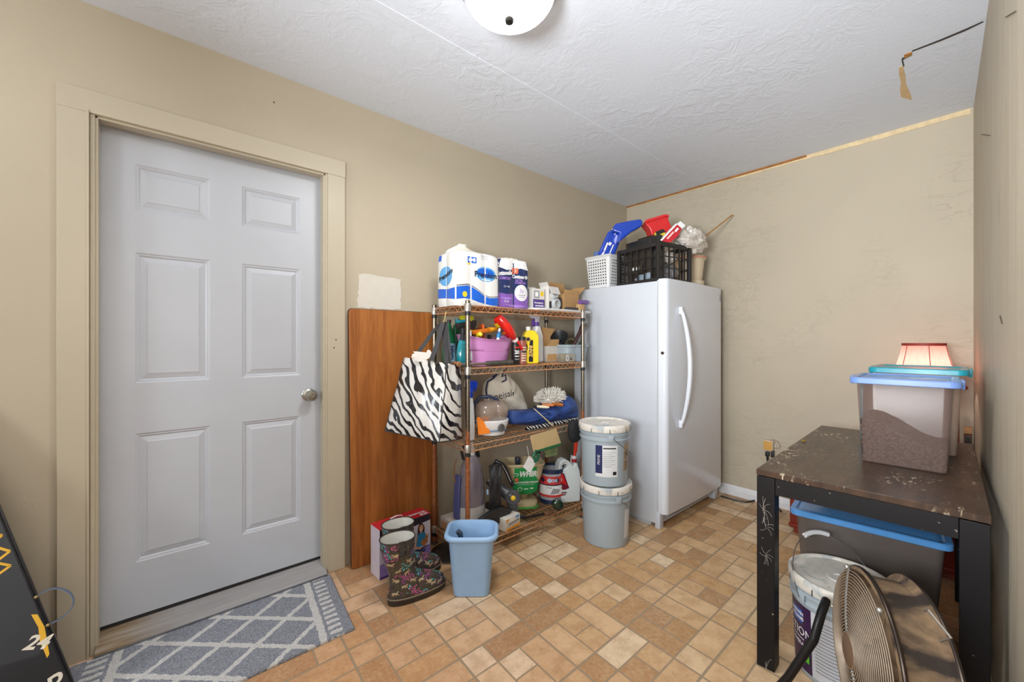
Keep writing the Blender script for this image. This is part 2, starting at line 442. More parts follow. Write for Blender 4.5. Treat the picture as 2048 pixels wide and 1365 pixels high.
# bare wooden edge and torn drywall paper where the back wall meets the ceiling
m = MB(); rr = random.Random(4); N = 46
top = []; bot = []
for k in range(N + 1):
    y = 2.245 - (2.245 - .04) * k / N
    bot.append((XB - .004, y, HC - .016 - .006 * rr.random() - .012 * (k > 20) * (k / N)))
    top.append((XB - .004, y, HC - .0005))
m.loft([[top[k], bot[k], (XB + .01, bot[k][1], bot[k][2]), (XB + .01, top[k][1], top[k][2])] for k in range(N + 1)])
struct(m.build('trim_6', mat('torn_cream_drywall_paper', (222, 200, 160), .8, var=.12, nscale=30)))
m = MB(); m.prism([(XB - .010, HC - .013), (XB + .01, HC - .013), (XB + .01, HC + .0), (XB - .010, HC + .0)], .8, 2.245)
struct(m.build('trim_7', mat('bare_brown_wood_edge', (158, 104, 48), .7, var=.3, nscale=25)))
# ------------------------------------------------------------------ where a point of the photograph lies on a known plane
def _ray(u, v):
    a = (u - 1024) / 813; return Vector((.6546 + a * .756, .756 - a * .6546, (682.5 - v) / 813))
def PZ(u, v, z=0): r = _ray(u, v); return Vector((0, 0, 1.215)) + r * ((z - 1.215) / r.z)
def PY(u, v, y): r = _ray(u, v); return Vector((0, 0, 1.215)) + r * (y / r.y)
def PX(u, v, x): r = _ray(u, v); return Vector((0, 0, 1.215)) + r * (x / r.x)
by = lambda n: bpy.data.objects[n]

# wall and ceiling damage
M_prim = mat('chalky_primer', (208, 201, 189), .8, var=.03)
rr = random.Random(3)
def ragged(x0, z0, x1, z1, j, n=9):
    P = []
    for a, b in (((x0, z0), (x1, z0)), ((x1, z0), (x1, z1)), ((x1, z1), (x0, z1)), ((x0, z1), (x0, z0))):
        for k in range(n): t = k / n; P.append((a[0] + (b[0] - a[0]) * t + rr.uniform(-j, j), a[1] + (b[1] - a[1]) * t + rr.uniform(-j, j)))
    return P
m = MB(); m.prism(ragged(.825, 1.40, 1.075, 1.585, .007), YL - .0012, YL + .002); m.build('primer_patch', M_prim, by('wall_left'))
M_tan = mat('torn_tan_backing_paper', (214, 184, 138), .85, var=.08); M_crk = mat('dark_crack', (62, 58, 55), .9); M_wd = mat('raw_splintered_wood', (176, 124, 66), .8, var=.3, nscale=60)
def ceil_poly(name, px, mt, d=.0015):
    P = [PZ(u, v, HC) for u, v in px]; m = MB(); m.prism([(p.x, p.y) for p in P], HC - d, HC + .001, axis='Z'); m.build(name, mt, by('ceiling'))
ceil_poly('torn_patch', [(1798, 134), (1806, 131), (1811, 152), (1812, 168), (1822, 190), (1823, 200), (1814, 197), (1802, 194), (1800, 180), (1802, 165), (1798, 150)], M_tan)
ceil_poly('splinter', [(1808, 109), (1824, 103), (1824, 109), (1809, 116)], M_wd, .003)
ceil_poly('crack', [(1824, 101), (1880, 79), (1930, 58), (1966, 42), (1967, 43.5), (1931, 61), (1880, 82), (1824, 103)], M_crk, .002)
ceil_poly('crack', [(1804, 116), (1823, 108), (1823, 110.5), (1806, 119), (1809, 132), (1806, 132), (1803, 120)], M_crk, .002)
# taped panel joint of the ceiling, running along the room
m = MB(); m.box((1.7, 1.535, HC - .0005), (3.3, .05, .003)); m.box((1.9, .33, HC - .0003), (.004, .004, .001)); m.build('tape_joint', M_ceil, by('ceiling'), bev=.001)
# chips in the upright wall on the right
M_chip = mat('dark_wall_gouge', (84, 70, 54), .9)

# flush ceiling light
LC = (.940, 1.10)
t = thing('ceiling_light', 'round flush ceiling light with white glass bowl and brushed nickel rim', 'ceiling light', (LC[0], LC[1], HC))
m = MB(); m.lathe([(.02, -.001), (.198, -.001), (.200, -.006), (.190, -.022), (.176, -.036), (.172, -.042), (.160, -.042)], 56, cap0=False, cap1=False); m.build('rim', mat('brushed_nickel', (150, 146, 142), .3, 1), t)
m = MB(); pr = [(.168, -.036)] + [(.168 * math.cos(R(a)) ** .8, -.040 - .105 * math.sin(R(a))) for a in range(0, 88, 6)] + [(.004, -.1455)]
m.lathe(pr, 56, cap0=False)
s = NT('lit_milk_glass'); v = s.coord(); f = s.noise(v, 7, 3, .5, 1.5)
s.col((.9, .9, .88)); s.b.inputs['Roughness'].default_value = .25
s.l(s.ramp(f, [(.35, (.94, .93, .91)), (.65, (1, .99, .97))]), s.b.inputs['Emission Color']); s.b.inputs['Emission Strength'].default_value = 5.5
m.build('glass_bowl', s.m, t)
l_ = bpy.data.lights.new('bowl_downlight', 'AREA'); l_.shape = 'DISK'; l_.size = .30; l_.energy = 15; l_.color = (1, .99, .97)
lo_ = bpy.data.objects.new('bowl_downlight', l_); col.objects.link(lo_); lo_.location = (LC[0], LC[1], HC - .18)
m = MB(); m.lathe([(.006, -.135), (.006, -.150), (.0135, -.152), (.016, -.158), (.0135, -.166), (.006, -.170), (.001, -.171)], 24); m.build('finial', mat('dark_bronze_finial', (52, 50, 46), .4, .7), t)

# ------------------------------------------------------------------ upright freezer
M_fr = mat('white_freezer_enamel', (198, 203, 211), .28, var=.012, nscale=4, bump=.05, bscale=220, coat=.2)
M_fr2 = mat('white_freezer_door', (222, 227, 236), .24, var=.012, nscale=4, coat=.3)
t = thing('freezer', 'tall white upright freezer with curved handle in the back corner', 'freezer', (2.855, 1.7, 0))
O = Vector((2.855, 1.7, 0)); X0, X1 = 2.43 - O.x, 3.275 - O.x
def rel(m, o=None):
    o = o or O; m.v = [(a - o[0], b - o[1], c - o[2]) for a, b, c in m.v]; return m
m = MB(); m.box((2.8525, 1.722, .817), (.845, .695, 1.575), bev=.006); m.box((2.8525, 1.73, .018), (.80, .6, .036)); rel(m).build('cabinet', M_fr, t)
m = MB(); m.box((2.8525, 1.3705, .86), (.835, .012, 1.50)); rel(m).build('door_gasket', mat('pale_grey_gasket', (184, 186, 188), .6), t)
m = MB(); 
def ring(z, e=0): # door section: rounded vertical corners, slight bow to the front
    P = []; x0, x1 = 2.43 + e, 3.275 - e; yb, yf = 1.364, 1.307 + e
    P.append((x0, yb, z)); r = .032
    for k in range(8): a = R(180 + 90 * k / 7); P.append((x0 + r + r * math.cos(a), yf + r + r * math.sin(a), z))
    for k in range(1, 10): q = k / 10; P.append((x0 + r + (x1 - x0 - 2 * r) * q, yf - .010 * math.sin(math.pi * q), z))
    for k in range(8): a = R(270 + 90 * k / 7); P.append((x1 - r + r * math.cos(a), yf + r + r * math.sin(a), z))
    P.append((x1, yb, z)); return P
m.loft([ring(.098, .008), ring(.101, .003), ring(.108), ring(1.608), ring(1.615, .003), ring(1.618, .008)]); d = rel(m).build('door', M_fr2, t, ang=50)
m = MB(); pts = []
for k in range(25):
    q = k / 24; z = 1.425 - .765 * q; b = math.sin(math.pi * q) ** .75; pts.append((2.585 + .0 * b, 1.292 - .062 * b, z))
m.tube(pts, [.011 + .004 * math.sin(math.pi * k / 24) for k in range(25)], 12)
m.box((2.585, 1.290, 1.415), (.024, .024, .05), bev=.006); m.box((2.585, 1.290, .67), (.024, .024, .05), bev=.006)
rel(m).build('handle', M_fr2, d)
m = MB(); m.cyl((2.4305, 1.335, 1.138), (2.426, 1.335, 1.138), .011, .010, 20); k_ = rel(m).build('lock', mat('chrome_lock', (160, 158, 150), .25, 1), d)
m = MB(); m.cyl((2.4262, 1.335, 1.138), (2.4254, 1.335, 1.138), .005, n=12); rel(m).build('keyhole', mat('black_keyhole', (20, 20, 20), .5), k_)
m = MB()
m.box((2.86, 1.375, .060), (.81, .012, .070)); 
for i in range(3): m.box((2.82, 1.366, .04 + i * .018), (.66, .010, .007))
rel(m).build('kick_grille', M_fr, t)
rel(MB().box((3.245, 1.365, .042), (.05, .05, .084), bev=.004)).build('foot', M_fr, t); rel(MB().box((2.456, 1.372, .055), (.05, .035, .11), bev=.004)).build('foot', M_fr, t)
m = MB(); m.box((3.235, 1.3070, 1.545), (.024, .002, .05)); rel(m).build('badge', mat('grey_badge_print', (150, 152, 160), .5), d)

# ------------------------------------------------------------------ wooden leaf leaning on the wall
s = NT('red_brown_wood_veneer'); v = s.coord((9, 9, .8)); f = s.noise(v, 2.2, 6, .62, .6); v2 = s.coord((60, 60, 3)); f2 = s.noise(v2, 1.5, 4, .6)
c = s.ramp(f, [(.28, lin((122, 66, 26))), (.48, lin((156, 92, 40))), (.62, lin((172, 106, 50))), (.78, lin((140, 78, 32)))])
c = s.mix(s.ramp(f2, [(.52, (0, 0, 0)), (.7, (.35, .35, .35))]), c, lin((88, 48, 24))); s.col(c)
s.b.inputs['Roughness'].default_value = .38; M_leaf = s.m
t = thing('table_leaf', 'red-brown wood veneer table leaf leaning upright against the wall beside the door', 'table leaf', (1.03, 2.19, 0), rot=(R(-1.9), 0, 0))
m = MB(); m.rrect([(.262, .695, -.012, .02), (.262, .695, .012, .02)], M=Matrix.Translation((0, 0, .6955)) @ Matrix.Rotation(R(90), 4, 'X')); m.build('panel', M_leaf, t, bev=.002)
m = MB(); m.rrect([(.264, .697, -.004, .02), (.264, .697, .004, .02)], M=Matrix.Translation((0, 0.002, .6965)) @ Matrix.Rotation(R(90), 4, 'X')); m.build('edge_band', mat('dark_edge_band', (56, 30, 18), .5), t)

# ------------------------------------------------------------------ wire rack
s = NT('rusty_chrome_wire'); v = s.coord(); f = s.noise(v, 9, 5, .65); f2 = s.noise(v, 70, 3)
r_ = s.ramp(f, [(.36, (0, 0, 0)), (.50, (1, 1, 1))]); c = s.mix(r_, lin((214, 196, 172)), s.ramp(f2, [(.3, lin((172, 112, 70))), (.7, lin((214, 160, 114)))]))
s.col(c); s.l(s.math('SUBTRACT', 1.0, s.math('MULTIPLY', r_, .75)), s.b.inputs['Metallic']); s.b.inputs['Roughness'].default_value = .4; M_wire = s.m
s = NT('rusty_chrome_post'); tc = s.n('ShaderNodeTexCoord'); sx_ = s.n('ShaderNodeSeparateXYZ'); s.l(tc.outputs['Object'], sx_.inputs[0])
v = s.coord((1, 1, .5)); f = s.noise(v, 12, 4, .6); f2 = s.noise(s.coord(), 60, 3)
zz = s.math('ADD', sx_.outputs[2], s.math('MULTIPLY', f, .5))
r_ = s.ramp(zz, [(.98, (1, 1, 1)), (1.16, (0, 0, 0))]); c = s.mix(r_, lin((140, 130, 116)), s.ramp(f2, [(.3, lin((134, 76, 44))), (.7, lin((172, 108, 68)))]))
gr = s.ramp(s.math('FRACT', s.math('MULTIPLY', sx_.outputs[2], 39.4)), [(.06, (.75, .75, .75)), (.1, (0, 0, 0))], 'CONSTANT')
c = s.mix(s.math('MULTIPLY', gr, .5), c, lin((96, 66, 44))); s.col(c)
s.l(s.math('SUBTRACT', 1.0, s.math('MULTIPLY', r_, .8)), s.b.inputs['Metallic']); s.b.inputs['Roughness'].default_value = .32; M_post = s.m
M_blkp = mat('black_plastic', (30, 30, 32), .42)
RX0, RX1, RY0, RY1 = 1.245, 2.205, 1.80, 2.15
SH = [.105, .655, 1.07, 1.41]          # top of each shelf
t = thing('wire_rack', 'rusty chrome four-shelf wire rack packed with household things', 'shelving rack', (1.725, 1.975, 0))
O = Vector((1.725, 1.975, 0))
def wire_shelf(z):
    m = MB(); r1 = .0032; x0, x1, y0, y1 = RX0 + .0, RX1 - .0, RY0, RY1; dz = .032
    for zz in (z - .004, z - .004 - dz):
        for y in (y0, y1): m.cyl((x0 + .015, y, zz), (x1 - .015, y, zz), r1 * 1.25, n=6)
        for x in (x0, x1): m.cyl((x, y0 + .015, zz), (x, y1 - .015, zz), r1 * 1.25, n=6)
    def zig(a, b):
        a = Vector(a); b = Vector(b); n = max(4, int((b - a).length / .045)); P = []
        for k in range(2 * n + 1): p = a.lerp(b, k / (2 * n)); P.append((p.x, p.y, p.z - (dz if k % 2 else 0)))
        m.tube(P, .0019, 5)
    for y in (y0, y1): zig((x0 + .02, y, z - .004), (x1 - .02, y, z - .004))
    for x in (x0, x1): zig((x, y0 + .02, z - .004), (x, y1 - .02, z - .004))
    for k in range(1, 28):
        x = x0 + (x1 - x0) * k / 28; m.cyl((x, y0, z - .002), (x, y1, z - .002), .0015, n=5)
    for y in (y0 + .11, y0 + .235): 
        m.cyl((x0, y, z - .007), (x1, y, z - .007), .003, n=5)
    sh = rel(m).build('shelf', M_wire, t)
    for x in (x0, x1):
        for y in (y0, y1):
            m = MB(); m.lathe([(.0165, -.038), (.0185, -.036), (.0195, .002), (.0175, .006)], 16, c=(x, y, z), cap0=False, cap1=False)
            rel(m).build('collar', mat('steel_collar', (178, 172, 164), .35, .85), sh)
            m = MB(); m.cyl((x, y, z - .058), (x, y, z - .036), .0155, n=14); rel(m).build('clip', M_blkp, sh)
for z in SH: wire_shelf(z)
for x in (RX0, RX1):
    for y in (RY0, RY1):
        m = MB(); m.cyl((0, 0, .012), (0, 0, 1.425), .0128, n=18); m.lathe([(.0135, 1.425), (.0135, 1.431), (.010, 1.434), (.001, 1.4345)], 16)
        p = m.build('post', M_post, t, loc=(x - O.x, y - O.y, 0))
        m = MB(); m.lathe([(.022, 0), (.024, .004), (.012, .010), (.008, .03)], 18); m.build('levelling_foot', mat('dull_grey_foot', (110, 104, 96), .45, .7), p)

# ------------------------------------------------------------------ black table by the right wall
s = NT('worn_black_laminate_top'); tc = s.n('ShaderNodeTexCoord')
v = s.coord((6, 30, 1)); n1 = s.noise(v, 3, 6, .72, .5); v2 = s.coord(); n2 = s.noise(v2, 4.0, 3, .6); n3 = s.noise(s.coord((1, 2.4, 1)), 26, 5, .7, .5)
c = s.ramp(s.noise(s.coord((2, 9, 1)), 3, 5, .6), [(.3, lin((46, 32, 24))), (.7, lin((78, 56, 40)))])
mask = s.math('MULTIPLY', s.ramp(n2, [(.50, (0, 0, 0)), (.62, (1, 1, 1))]), s.ramp(n3, [(.56, (0, 0, 0)), (.60, (1, 1, 1))]))
c = s.mix(mask, c, lin((192, 178, 152))); s.col(c); s.l(s.math('ADD', .22, s.math('MULTIPLY', n1, .22)), s.b.inputs['Roughness'])
s.bump(n3, .08, .001); M_top = s.m
s = NT('black_laminate'); v = s.coord(); sp = s.ramp(s.noise(v, 55, 3, .5), [(.72, (0, 0, 0)), (.745, (1, 1, 1))])
s.col(s.mix(sp, lin((17, 15, 17)), lin((120, 112, 104)))); s.b.inputs['Roughness'].default_value = .45; s.b.inputs['Specular IOR Level'].default_value = .3; M_bl = s.m
TA = math.atan(.037); TX0, TY0 = 1.715, -.018; TH = .735
def tab(x, y): return (TX0 + x * math.cos(TA) - y * math.sin(TA), TY0 + x * math.sin(TA) + y * math.cos(TA))
t = thing('table', 'black laminate parsons table with scuffed top against the right wall', 'table', (TX0, TY0, 0), TA)
TL, TW = 1.15, .572
m = MB(); m.box((TL / 2, TW / 2, TH - .011), (TL, TW, .022)); m.build('tabletop', [M_top], t, bev=.0015)
for (x, y) in ((.03, .03), (.03, TW - .03), (TL - .03, .03), (TL - .03, TW - .03)):
    m = MB(); m.box((x, y, (TH - .024) / 2), (.058, .058, TH - .026)); m.build('leg', M_bl, t, bev=.0015)
for a in ((TL / 2, .012, TL - .122, .022), (TL / 2, TW - .012, TL - .122, .022)):
    m = MB(); m.box((a[0], a[1], TH - .053), (a[2], a[3], .060)); m.build('apron', M_bl, t)
for a in ((.014, TW / 2, .022, TW - .122), (TL - .014, TW / 2, .022, TW - .122)):
    m = MB(); m.box((a[0], a[1], TH - .053), (a[2], a[3], .060)); m.build('apron', M_bl, t)
# scratches on the front of the left leg
def scribble(u0, v0, n, rx, ry, seed):
    r = random.Random(seed); m = MB(); M_ = Matrix.Rotation(-TA, 4, 'Z') @ Matrix.Translation((-TX0, -TY0, 0))
    for k in range(n):
        a = r.uniform(0, 6.28); P = [(u0 + r.uniform(-.2, .2) * rx, v0 + r.uniform(-.2, .2) * ry)]
        for j in range(3): P.append((P[-1][0] + rx * .35 * math.cos(a + .3 * j), P[-1][1] + ry * .35 * math.sin(a + .3 * j)))
        pts = []
        for u, v in P:
            q = M_ @ PX(u, v, TX0 - .0 + .001 * (u - 1530) * 0); pts.append((.0008, max(.515, min(.569, q.y)), q.z))
        m.tube(pts, .00045, 4)
    m.build('scratches', mat('pale_scratches', (168, 160, 152), .7), by('table'))
scribble(1532, 1020, 9, 14, 26, 1); scribble(1536, 1052, 6, 12, 20, 2); scribble(1534, 1108, 8, 14, 18, 3); scribble(1536, 1322, 4, 10, 50, 4)
# staples and marks on the walls
for u, v, du, dv in ((2022, 28, 10, -6), (1972, 270, 9, 1), (2003, 640, 2, 8)):
    P_ = []
    for k in (-1, 1):
        r = _ray(u + k * du, v + k * dv); tt = (.03 - 3.42 * .046) / (r.y - .046 * r.x); P_.append(Vector((0, 0, 1.215)) + r * tt)
    o_s = MB().tube([P_[0] + Vector((0, .001, 0)), P_[1] + Vector((0, .001, 0))], .0012, 6).build('staple', M_chip); bpy.context.view_layer.update(); o_s.parent = by('wall_right'); o_s.matrix_parent_inverse = by('wall_right').matrix_world.inverted()
for u, v in ((452, 268), (672, 680), (668, 696), (548, 205)):
    p = PY(u, v, YL if u < 600 else 2.232); MB().cyl((p.x, p.y - .0015, p.z), (p.x, p.y + .003, p.z), .004, n=8).build('nail_hole', M_chip, by('wall_left'))
# ------------------------------------------------------------------ top shelf of the rack
ZT = SH[3] + .0015
M_film = mat('white_paper_rolls_in_film', (222, 222, 220), .22, var=.02, nscale=30, coat=.5)
M_blue = mat('blue_print', (28, 96, 200), .3); M_bluel = mat('pale_blue_print', (92, 160, 214), .3); M_navy = mat('navy_print', (30, 42, 88), .3)
M_ink = mat('black_ink', (24, 24, 28), .5); M_wink = mat('white_ink', (236, 236, 236), .5); M_red = mat('red_plastic', (206, 34, 30), .35)
M_pur = mat('purple_print', (120, 78, 172), .35); M_yel = mat('yellow_print', (228, 196, 44), .4); M_org = mat('orange_print', (226, 118, 40), .4)
M_grn = mat('green_print', (26, 138, 76), .4); M_gry = mat('grey_print', (150, 150, 152), .5); M_card = mat('brown_cardboard', (186, 146, 98), .8, var=.06, nscale=40)
M_wp = mat('white_plastic', (228, 229, 230), .35, var=.02); M_clear = mat('clear_plastic', (222, 228, 232), .12, var=.02, alpha=.32, spec=.8)

def soft_pack(hx, hy, h, nx, ny, amp, name, m, parent):
    """rolls shrink-wrapped in film: a rounded block whose sides bulge over each roll"""
    def out(t, half, n): return amp * abs(math.cos(math.pi * n * (t + half) / (2 * half) - math.pi / 2)) ** .7
    def sh(z):
        q = z / h; return 1 - .05 * max(0, q - .8) * 5 * max(0, q - .8) * 5 - .03 * max(0, .08 - q) / .08
    def front(x, z): k = sh(z); return (Vector((x * k, -(hy + out(x, hx, nx)) * k, z)), Vector((0, -1, 0)))
    def left(y, z): k = sh(z); return (Vector((-(hx + out(y, hy, ny)) * k, y * k, z)), Vector((-1, 0, 0)))
    rings = []; zs = [0, .003, .012] + [h * i / 16 for i in range(1, 14)] + [h * .86, h * .92, h * .965, h * .99, h]
    for z in zs:
        k = sh(z); e = 1 if z < h * .93 else 1 - .55 * ((z - h * .93) / (h * .07)) ** 2 * .35; P = []
        N = 24
        for i in range(N): t = -hx * .96 + 2 * hx * .96 * i / (N - 1); P.append((t * k * e, -(hy + out(t, hx, nx)) * k * e, z))
        for i in range(N): t = -hy * .96 + 2 * hy * .96 * i / (N - 1); P.append(((hx + out(t, hy, ny)) * k * e, t * k * e, z))
        for i in range(N): t = hx * .96 - 2 * hx * .96 * i / (N - 1); P.append((t * k * e, (hy + out(t, hx, nx)) * k * e, z))
        for i in range(N): t = hy * .96 - 2 * hy * .96 * i / (N - 1); P.append((-(hx + out(t, hy, ny)) * k * e, t * k * e, z))
        rings.append(P)
    b = MB(); b.loft(rings); b.build(name, m, parent, ang=60)
    return front, left

t = thing('paper_towel_pack', 'big white pack of paper towels with blue wave print on the rack top', 'paper towels', (1.378, 1.985, ZT))
fr, lf = soft_pack(.150, .095, .315, 3, 2, .007, 'wrapped_rolls', M_film, t)
wave = [(-.147, .035), (-.10, .042), (-.05, .040), (0, .026), (.05, .018), (.10, .012), (.147, .012), (.147, .062), (.11, .056), (.08, .054), (.04, .066), (0, .088), (-.04, .108), (-.075, .116), (-.11, .110), (-.147, .104)]
wtop = [(-.147, .108), (-.11, .114), (-.075, .120), (-.04, .112), (0, .092), (.04, .070), (.08, .058), (.11, .060), (.147, .066), (.147, .070), (.11, .064), (.08, .062), (.04, .074), (0, .096), (-.04, .117), (-.075, .125), (-.11, .119), (-.147, .112)]
it = [(poly_mb(wave, fr), 0), (poly_mb(wtop, fr), 2), (poly_mb(ell(.053, .19, .073, .043), fr), 1), (poly_mb(ell(.050, .197, .060, .027), fr, .0006), 0)]
it += [(text_mb('Premium', .045, lambda x, y: fr(x + .053, y + .185), .0012, bold=.0012, cuts=.02), 2), (poly_mb(rect(.02, .155, .085, .160), fr, .001), 3)]
it += [(poly_mb(rect(-.075, .245, -.015, .280), fr), 0), (text_mb('6=8', .030, lambda x, y: fr(x - .045, y + .262), .0010, bold=.001), 3), (poly_mb(rect(-.075, .233, -.045, .244), fr), 4)]
it += [(poly_mb(rect(.02 + .006 * k, .272, .022 + .006 * k, .30), fr), 5) for k in range(8)] + [(poly_mb(ell(-.095, .065, .016, .016), fr, .0008), 4)]
decals('printed_wrap', it, t, [M_blue, M_bluel, M_ink, M_wink, M_yel, M_gry])
it = [(poly_mb([(-.09, .05), (0, .045), (.09, .035), (.09, .10), (.03, .095), (-.03, .10), (-.09, .105)], lambda x, y: lf(-x, y)), 0), (poly_mb(ell(0, .17, .068, .056), lambda x, y: lf(-x, y)), 1),
      (text_mb('Premium', .04, lambda x, y: lf(-x, y + .175 + x * .3), .0012, bold=.0015, cuts=.02), 2), (poly_mb(rect(-.082, .262, -.045, .295), lambda x, y: lf(-x, y)), 0)]
decals('side_print', it, t, [M_blue, M_bluel, M_ink])
m = MB(); rings = []
for k, (r, z, dx) in enumerate([(.135, .309, 0), (.10, .322, -.03), (.06, .336, -.045), (.035, .350, -.05), (.022, .362, -.045), (.028, .368, -.035)]):
    rings.append([(dx + r * math.cos(2 * math.pi * i / 30) * (1 + .12 * math.sin(5 * i + k)), .005 + .62 * r * math.sin(2 * math.pi * i / 30) * (1 + .1 * math.cos(7 * i)), z + .003 * math.sin(3 * i)) for i in range(30)])
m.loft(rings, False, True); m.build('film_knot', mat('gathered_film', (226, 222, 208), .25, coat=.4), t, ang=60)

t = thing('toilet_paper_pack', 'navy and purple pack of bath tissue beside the paper towels', 'toilet paper', (1.683, 2.0, ZT), R(-4))
M_navf = mat('navy_film', (34, 50, 98), .2, var=.2, nscale=20, coat=.5)
fr, lf = soft_pack(.118, .075, .315, 2, 2, .011, 'wrapped_rolls', M_navf, t)
it = [(poly_mb([(-.117, .002), (.117, .002), (.117, .098), (.06, .092), (0, .100), (-.06, .094), (-.117, .1)], fr), 0), (poly_mb(ell(.058, .108, .052, .052), fr, .0010), 1)]
it += [(poly_mb([(-.117, .258), (-.06, .243), (0, .25), (.05, .262), (.117, .255), (.10, .312), (-.10, .312)], fr), 1), (poly_mb([(-.02, .222), (.03, .228), (.034, .262), (-.016, .260)], fr, .001), 2), (text_mb('12', .026, lambda x, y: fr(x + .006, y + .244), .0016), 1)]
it += [(text_mb('Cottonelle', .030, lambda x, y: fr(x + .052, y + .208), .0014, bold=.0016, cuts=.02), 1), (text_mb('ULTRA', .018, lambda x, y: fr(x + .040, y + .185), .0012, bold=.0006), 3), (text_mb('COMFORT', .018, lambda x, y: fr(x + .052, y + .170), .0012, bold=.0006), 3)]
it += [(text_mb('3x', .036, lambda x, y: fr(x + .058, y + .120), .0016), 3), (poly_mb(rect(.03, .092, .088, .096), fr, .0016), 4), (poly_mb(rect(.035, .080, .082, .083), fr, .0016), 3)]
it += [(text_mb('Cottonelle', .036, lambda x, y: fr(x - .075, y + .222 + x * .12), .0014, bold=.0016, cuts=.02, sx=.75), 1), (text_mb('COMFORT', .024, lambda x, y: fr(x - .070, y + .190), .0012, bold=.0006, sx=.8), 3), (text_mb('12 =48', .016, lambda x, y: fr(x - .06, y + .140), .0012), 1)]
it += [(text_mb('Q pk', .018, lambda x, y: fr(x - .06, y + .05), .0012), 1), (poly_mb([(-.08, .03), (.02, .012), (.10, .02), (.05, .03)], fr, .0006), 3), (poly_mb([(-.11, .07), (-.05, .06), (.0, .07), (-.05, .075)], fr, .0006), 3)]
decals('printed_wrap', it, t, [mat('purple_band', (132, 92, 176), .3), M_wink, mat('coral_tag', (226, 112, 74), .4), mat('lilac_print', (168, 128, 210), .3), M_gry])
decals('side_print', [(poly_mb([(-.07, .002), (.07, .002), (.07, .1), (-.07, .1)], lambda x, y: lf(-x, y)), 0)], t, [mat('purple_band', (132, 92, 176), .3)])
m = MB(); rings = []
for k, (r, z, dx) in enumerate([(.100, .300, 0), (.095, .316, .005), (.075, .328, .01), (.045, .334, .012)]):
    rings.append([(dx + r * math.cos(2 * math.pi * i / 26) * (1 + .10 * math.sin(4 * i + k)), .68 * r * math.sin(2 * math.pi * i / 26) * (1 + .1 * math.cos(6 * i)), z + .004 * math.sin(3 * i + k)) for i in range(26)])
m.loft(rings, False, True); m.build('crumpled_film', mat('gathered_film', (226, 222, 208), .25, coat=.4), t, ang=60)

# white lid that carries the small boxes
t = tag(MB().rrect([(.300, .12, 0, .10), (.307, .127, .006, .10), (.307, .127, .016, .10), (.300, .12, .019, .10), (.285, .105, .019, .09), (.280, .10, .012, .09)], cap0=True).build('plastic_tray', mat('off_white_lid_plastic', (214, 212, 210), .35), loc=(2.100, 1.965, ZT)), 'long off-white plastic tray lying on the rack top, overhanging its right end', 'tray')
ZL = ZT + .0195
def open_box(name, label, cat, loc, rz, sx, sy, h, mt, flaps, th=.002, extra=None):
    t = thing(name, label, cat, loc, rz)
    m = MB(); m.box((0, 0, th / 2), (sx, sy, th))
    for x in (-sx / 2, sx / 2): m.box((x, 0, h / 2), (th, sy, h))
    for y in (-sy / 2, sy / 2): m.box((0, y, h / 2), (sx, th, h))
    m.build('carton', mt, t)
    for (side, ln, a) in flaps:
        m = MB()
        if side in 'FB': sgn = -1 if side == 'F' else 1; m.box((0, ln / 2, 0), (sx, ln, th), M=Matrix.Translation((0, sgn * sy / 2, h)) @ Matrix.Rotation(R(a), 4, 'X') @ (Matrix.Rotation(R(180), 4, 'Z') if side == 'F' else Matrix.Identity(4)))
        else: sgn = -1 if side == 'L' else 1; m.box((ln / 2, 0, 0), (ln, sy, th), M=Matrix.Translation((sgn * sx / 2, 0, h)) @ Matrix.Rotation(R(-a), 4, 'Y') @ (Matrix.Rotation(R(180), 4, 'Z') if side == 'L' else Matrix.Identity(4)))
        m.build('flap', mt, t)
    return t
M_wbox = mat('white_carton', (214, 210, 204), .6, var=.04); M_pbox = mat('purple_white_carton', (84, 62, 130), .45, var=.1)
t = open_box('carton', 'small purple and white carton right of the bath tissue', 'box', (1.885, 1.94, ZL), R(-6), .095, .07, .128, M_wbox, [('B', .04, 35)])
f = plane_fn((0, -.0362, 0), (1, 0, 0), (0, 0, 1))
decals('label', [(poly_mb(rect(-.047, .002, .047, .058), f), 0), (text_mb('Emergency', .016, lambda x, y: f(x, y + .035), .001, bold=.0004), 1), (poly_mb(rect(-.04, .065, .005, .115), f), 2), (poly_mb(rect(-.03, .075, -.005, .105), f, .0008), 1), (poly_mb(rect(-.03, .012, .04, .018), f, .001), 1), (poly_mb(rect(.015, .08, .04, .11), f), 3)], t, [M_pbox, M_wink, M_gry, M_yel])
t = open_box('carton', 'torn white carton with grey tape rolls showing through its side', 'box', (2.005, 1.93, ZL), R(5), .10, .075, .150, M_wbox, [('F', .055, 65), ('L', .03, -60)])
m = MB(); m.lathe([(.024, -.02), (.034, -.02), (.034, .02), (.024, .02)], 24, cap0=False, cap1=False, M=Matrix.Translation((.012, -.044, .034)) @ Matrix.Rotation(R(90), 4, 'X'))
m.build('tape_roll', mat('grey_white_tape', (190, 194, 196), .4), t)
m = MB(); m.lathe([(.022, -.018), (.032, -.018), (.032, .018), (.022, .018)], 24, cap0=False, cap1=False, M=Matrix.Translation((.0, -.036, .096)) @ Matrix.Rotation(R(60), 4, 'X'))
m.build('tape_roll', mat('grey_white_tape', (190, 194, 196), .4), t)
f = plane_fn((0, -.0387, 0), (1, 0, 0), (0, 0, 1)); decals('label', [(poly_mb(rect(-.046, .004, -.02, .05), f), 0), (poly_mb(rect(-.046, .10, .0, .14), f), 1)], t, [M_ink, M_gry])
tag(MB().box((0, 0, .042), (.032, .05, .084), bev=.003).build('carton', mat('charcoal_carton', (66, 62, 64), .6), loc=(2.088, 1.93, ZL)), 'narrow charcoal carton between the torn white carton and the open cardboard box', 'box')
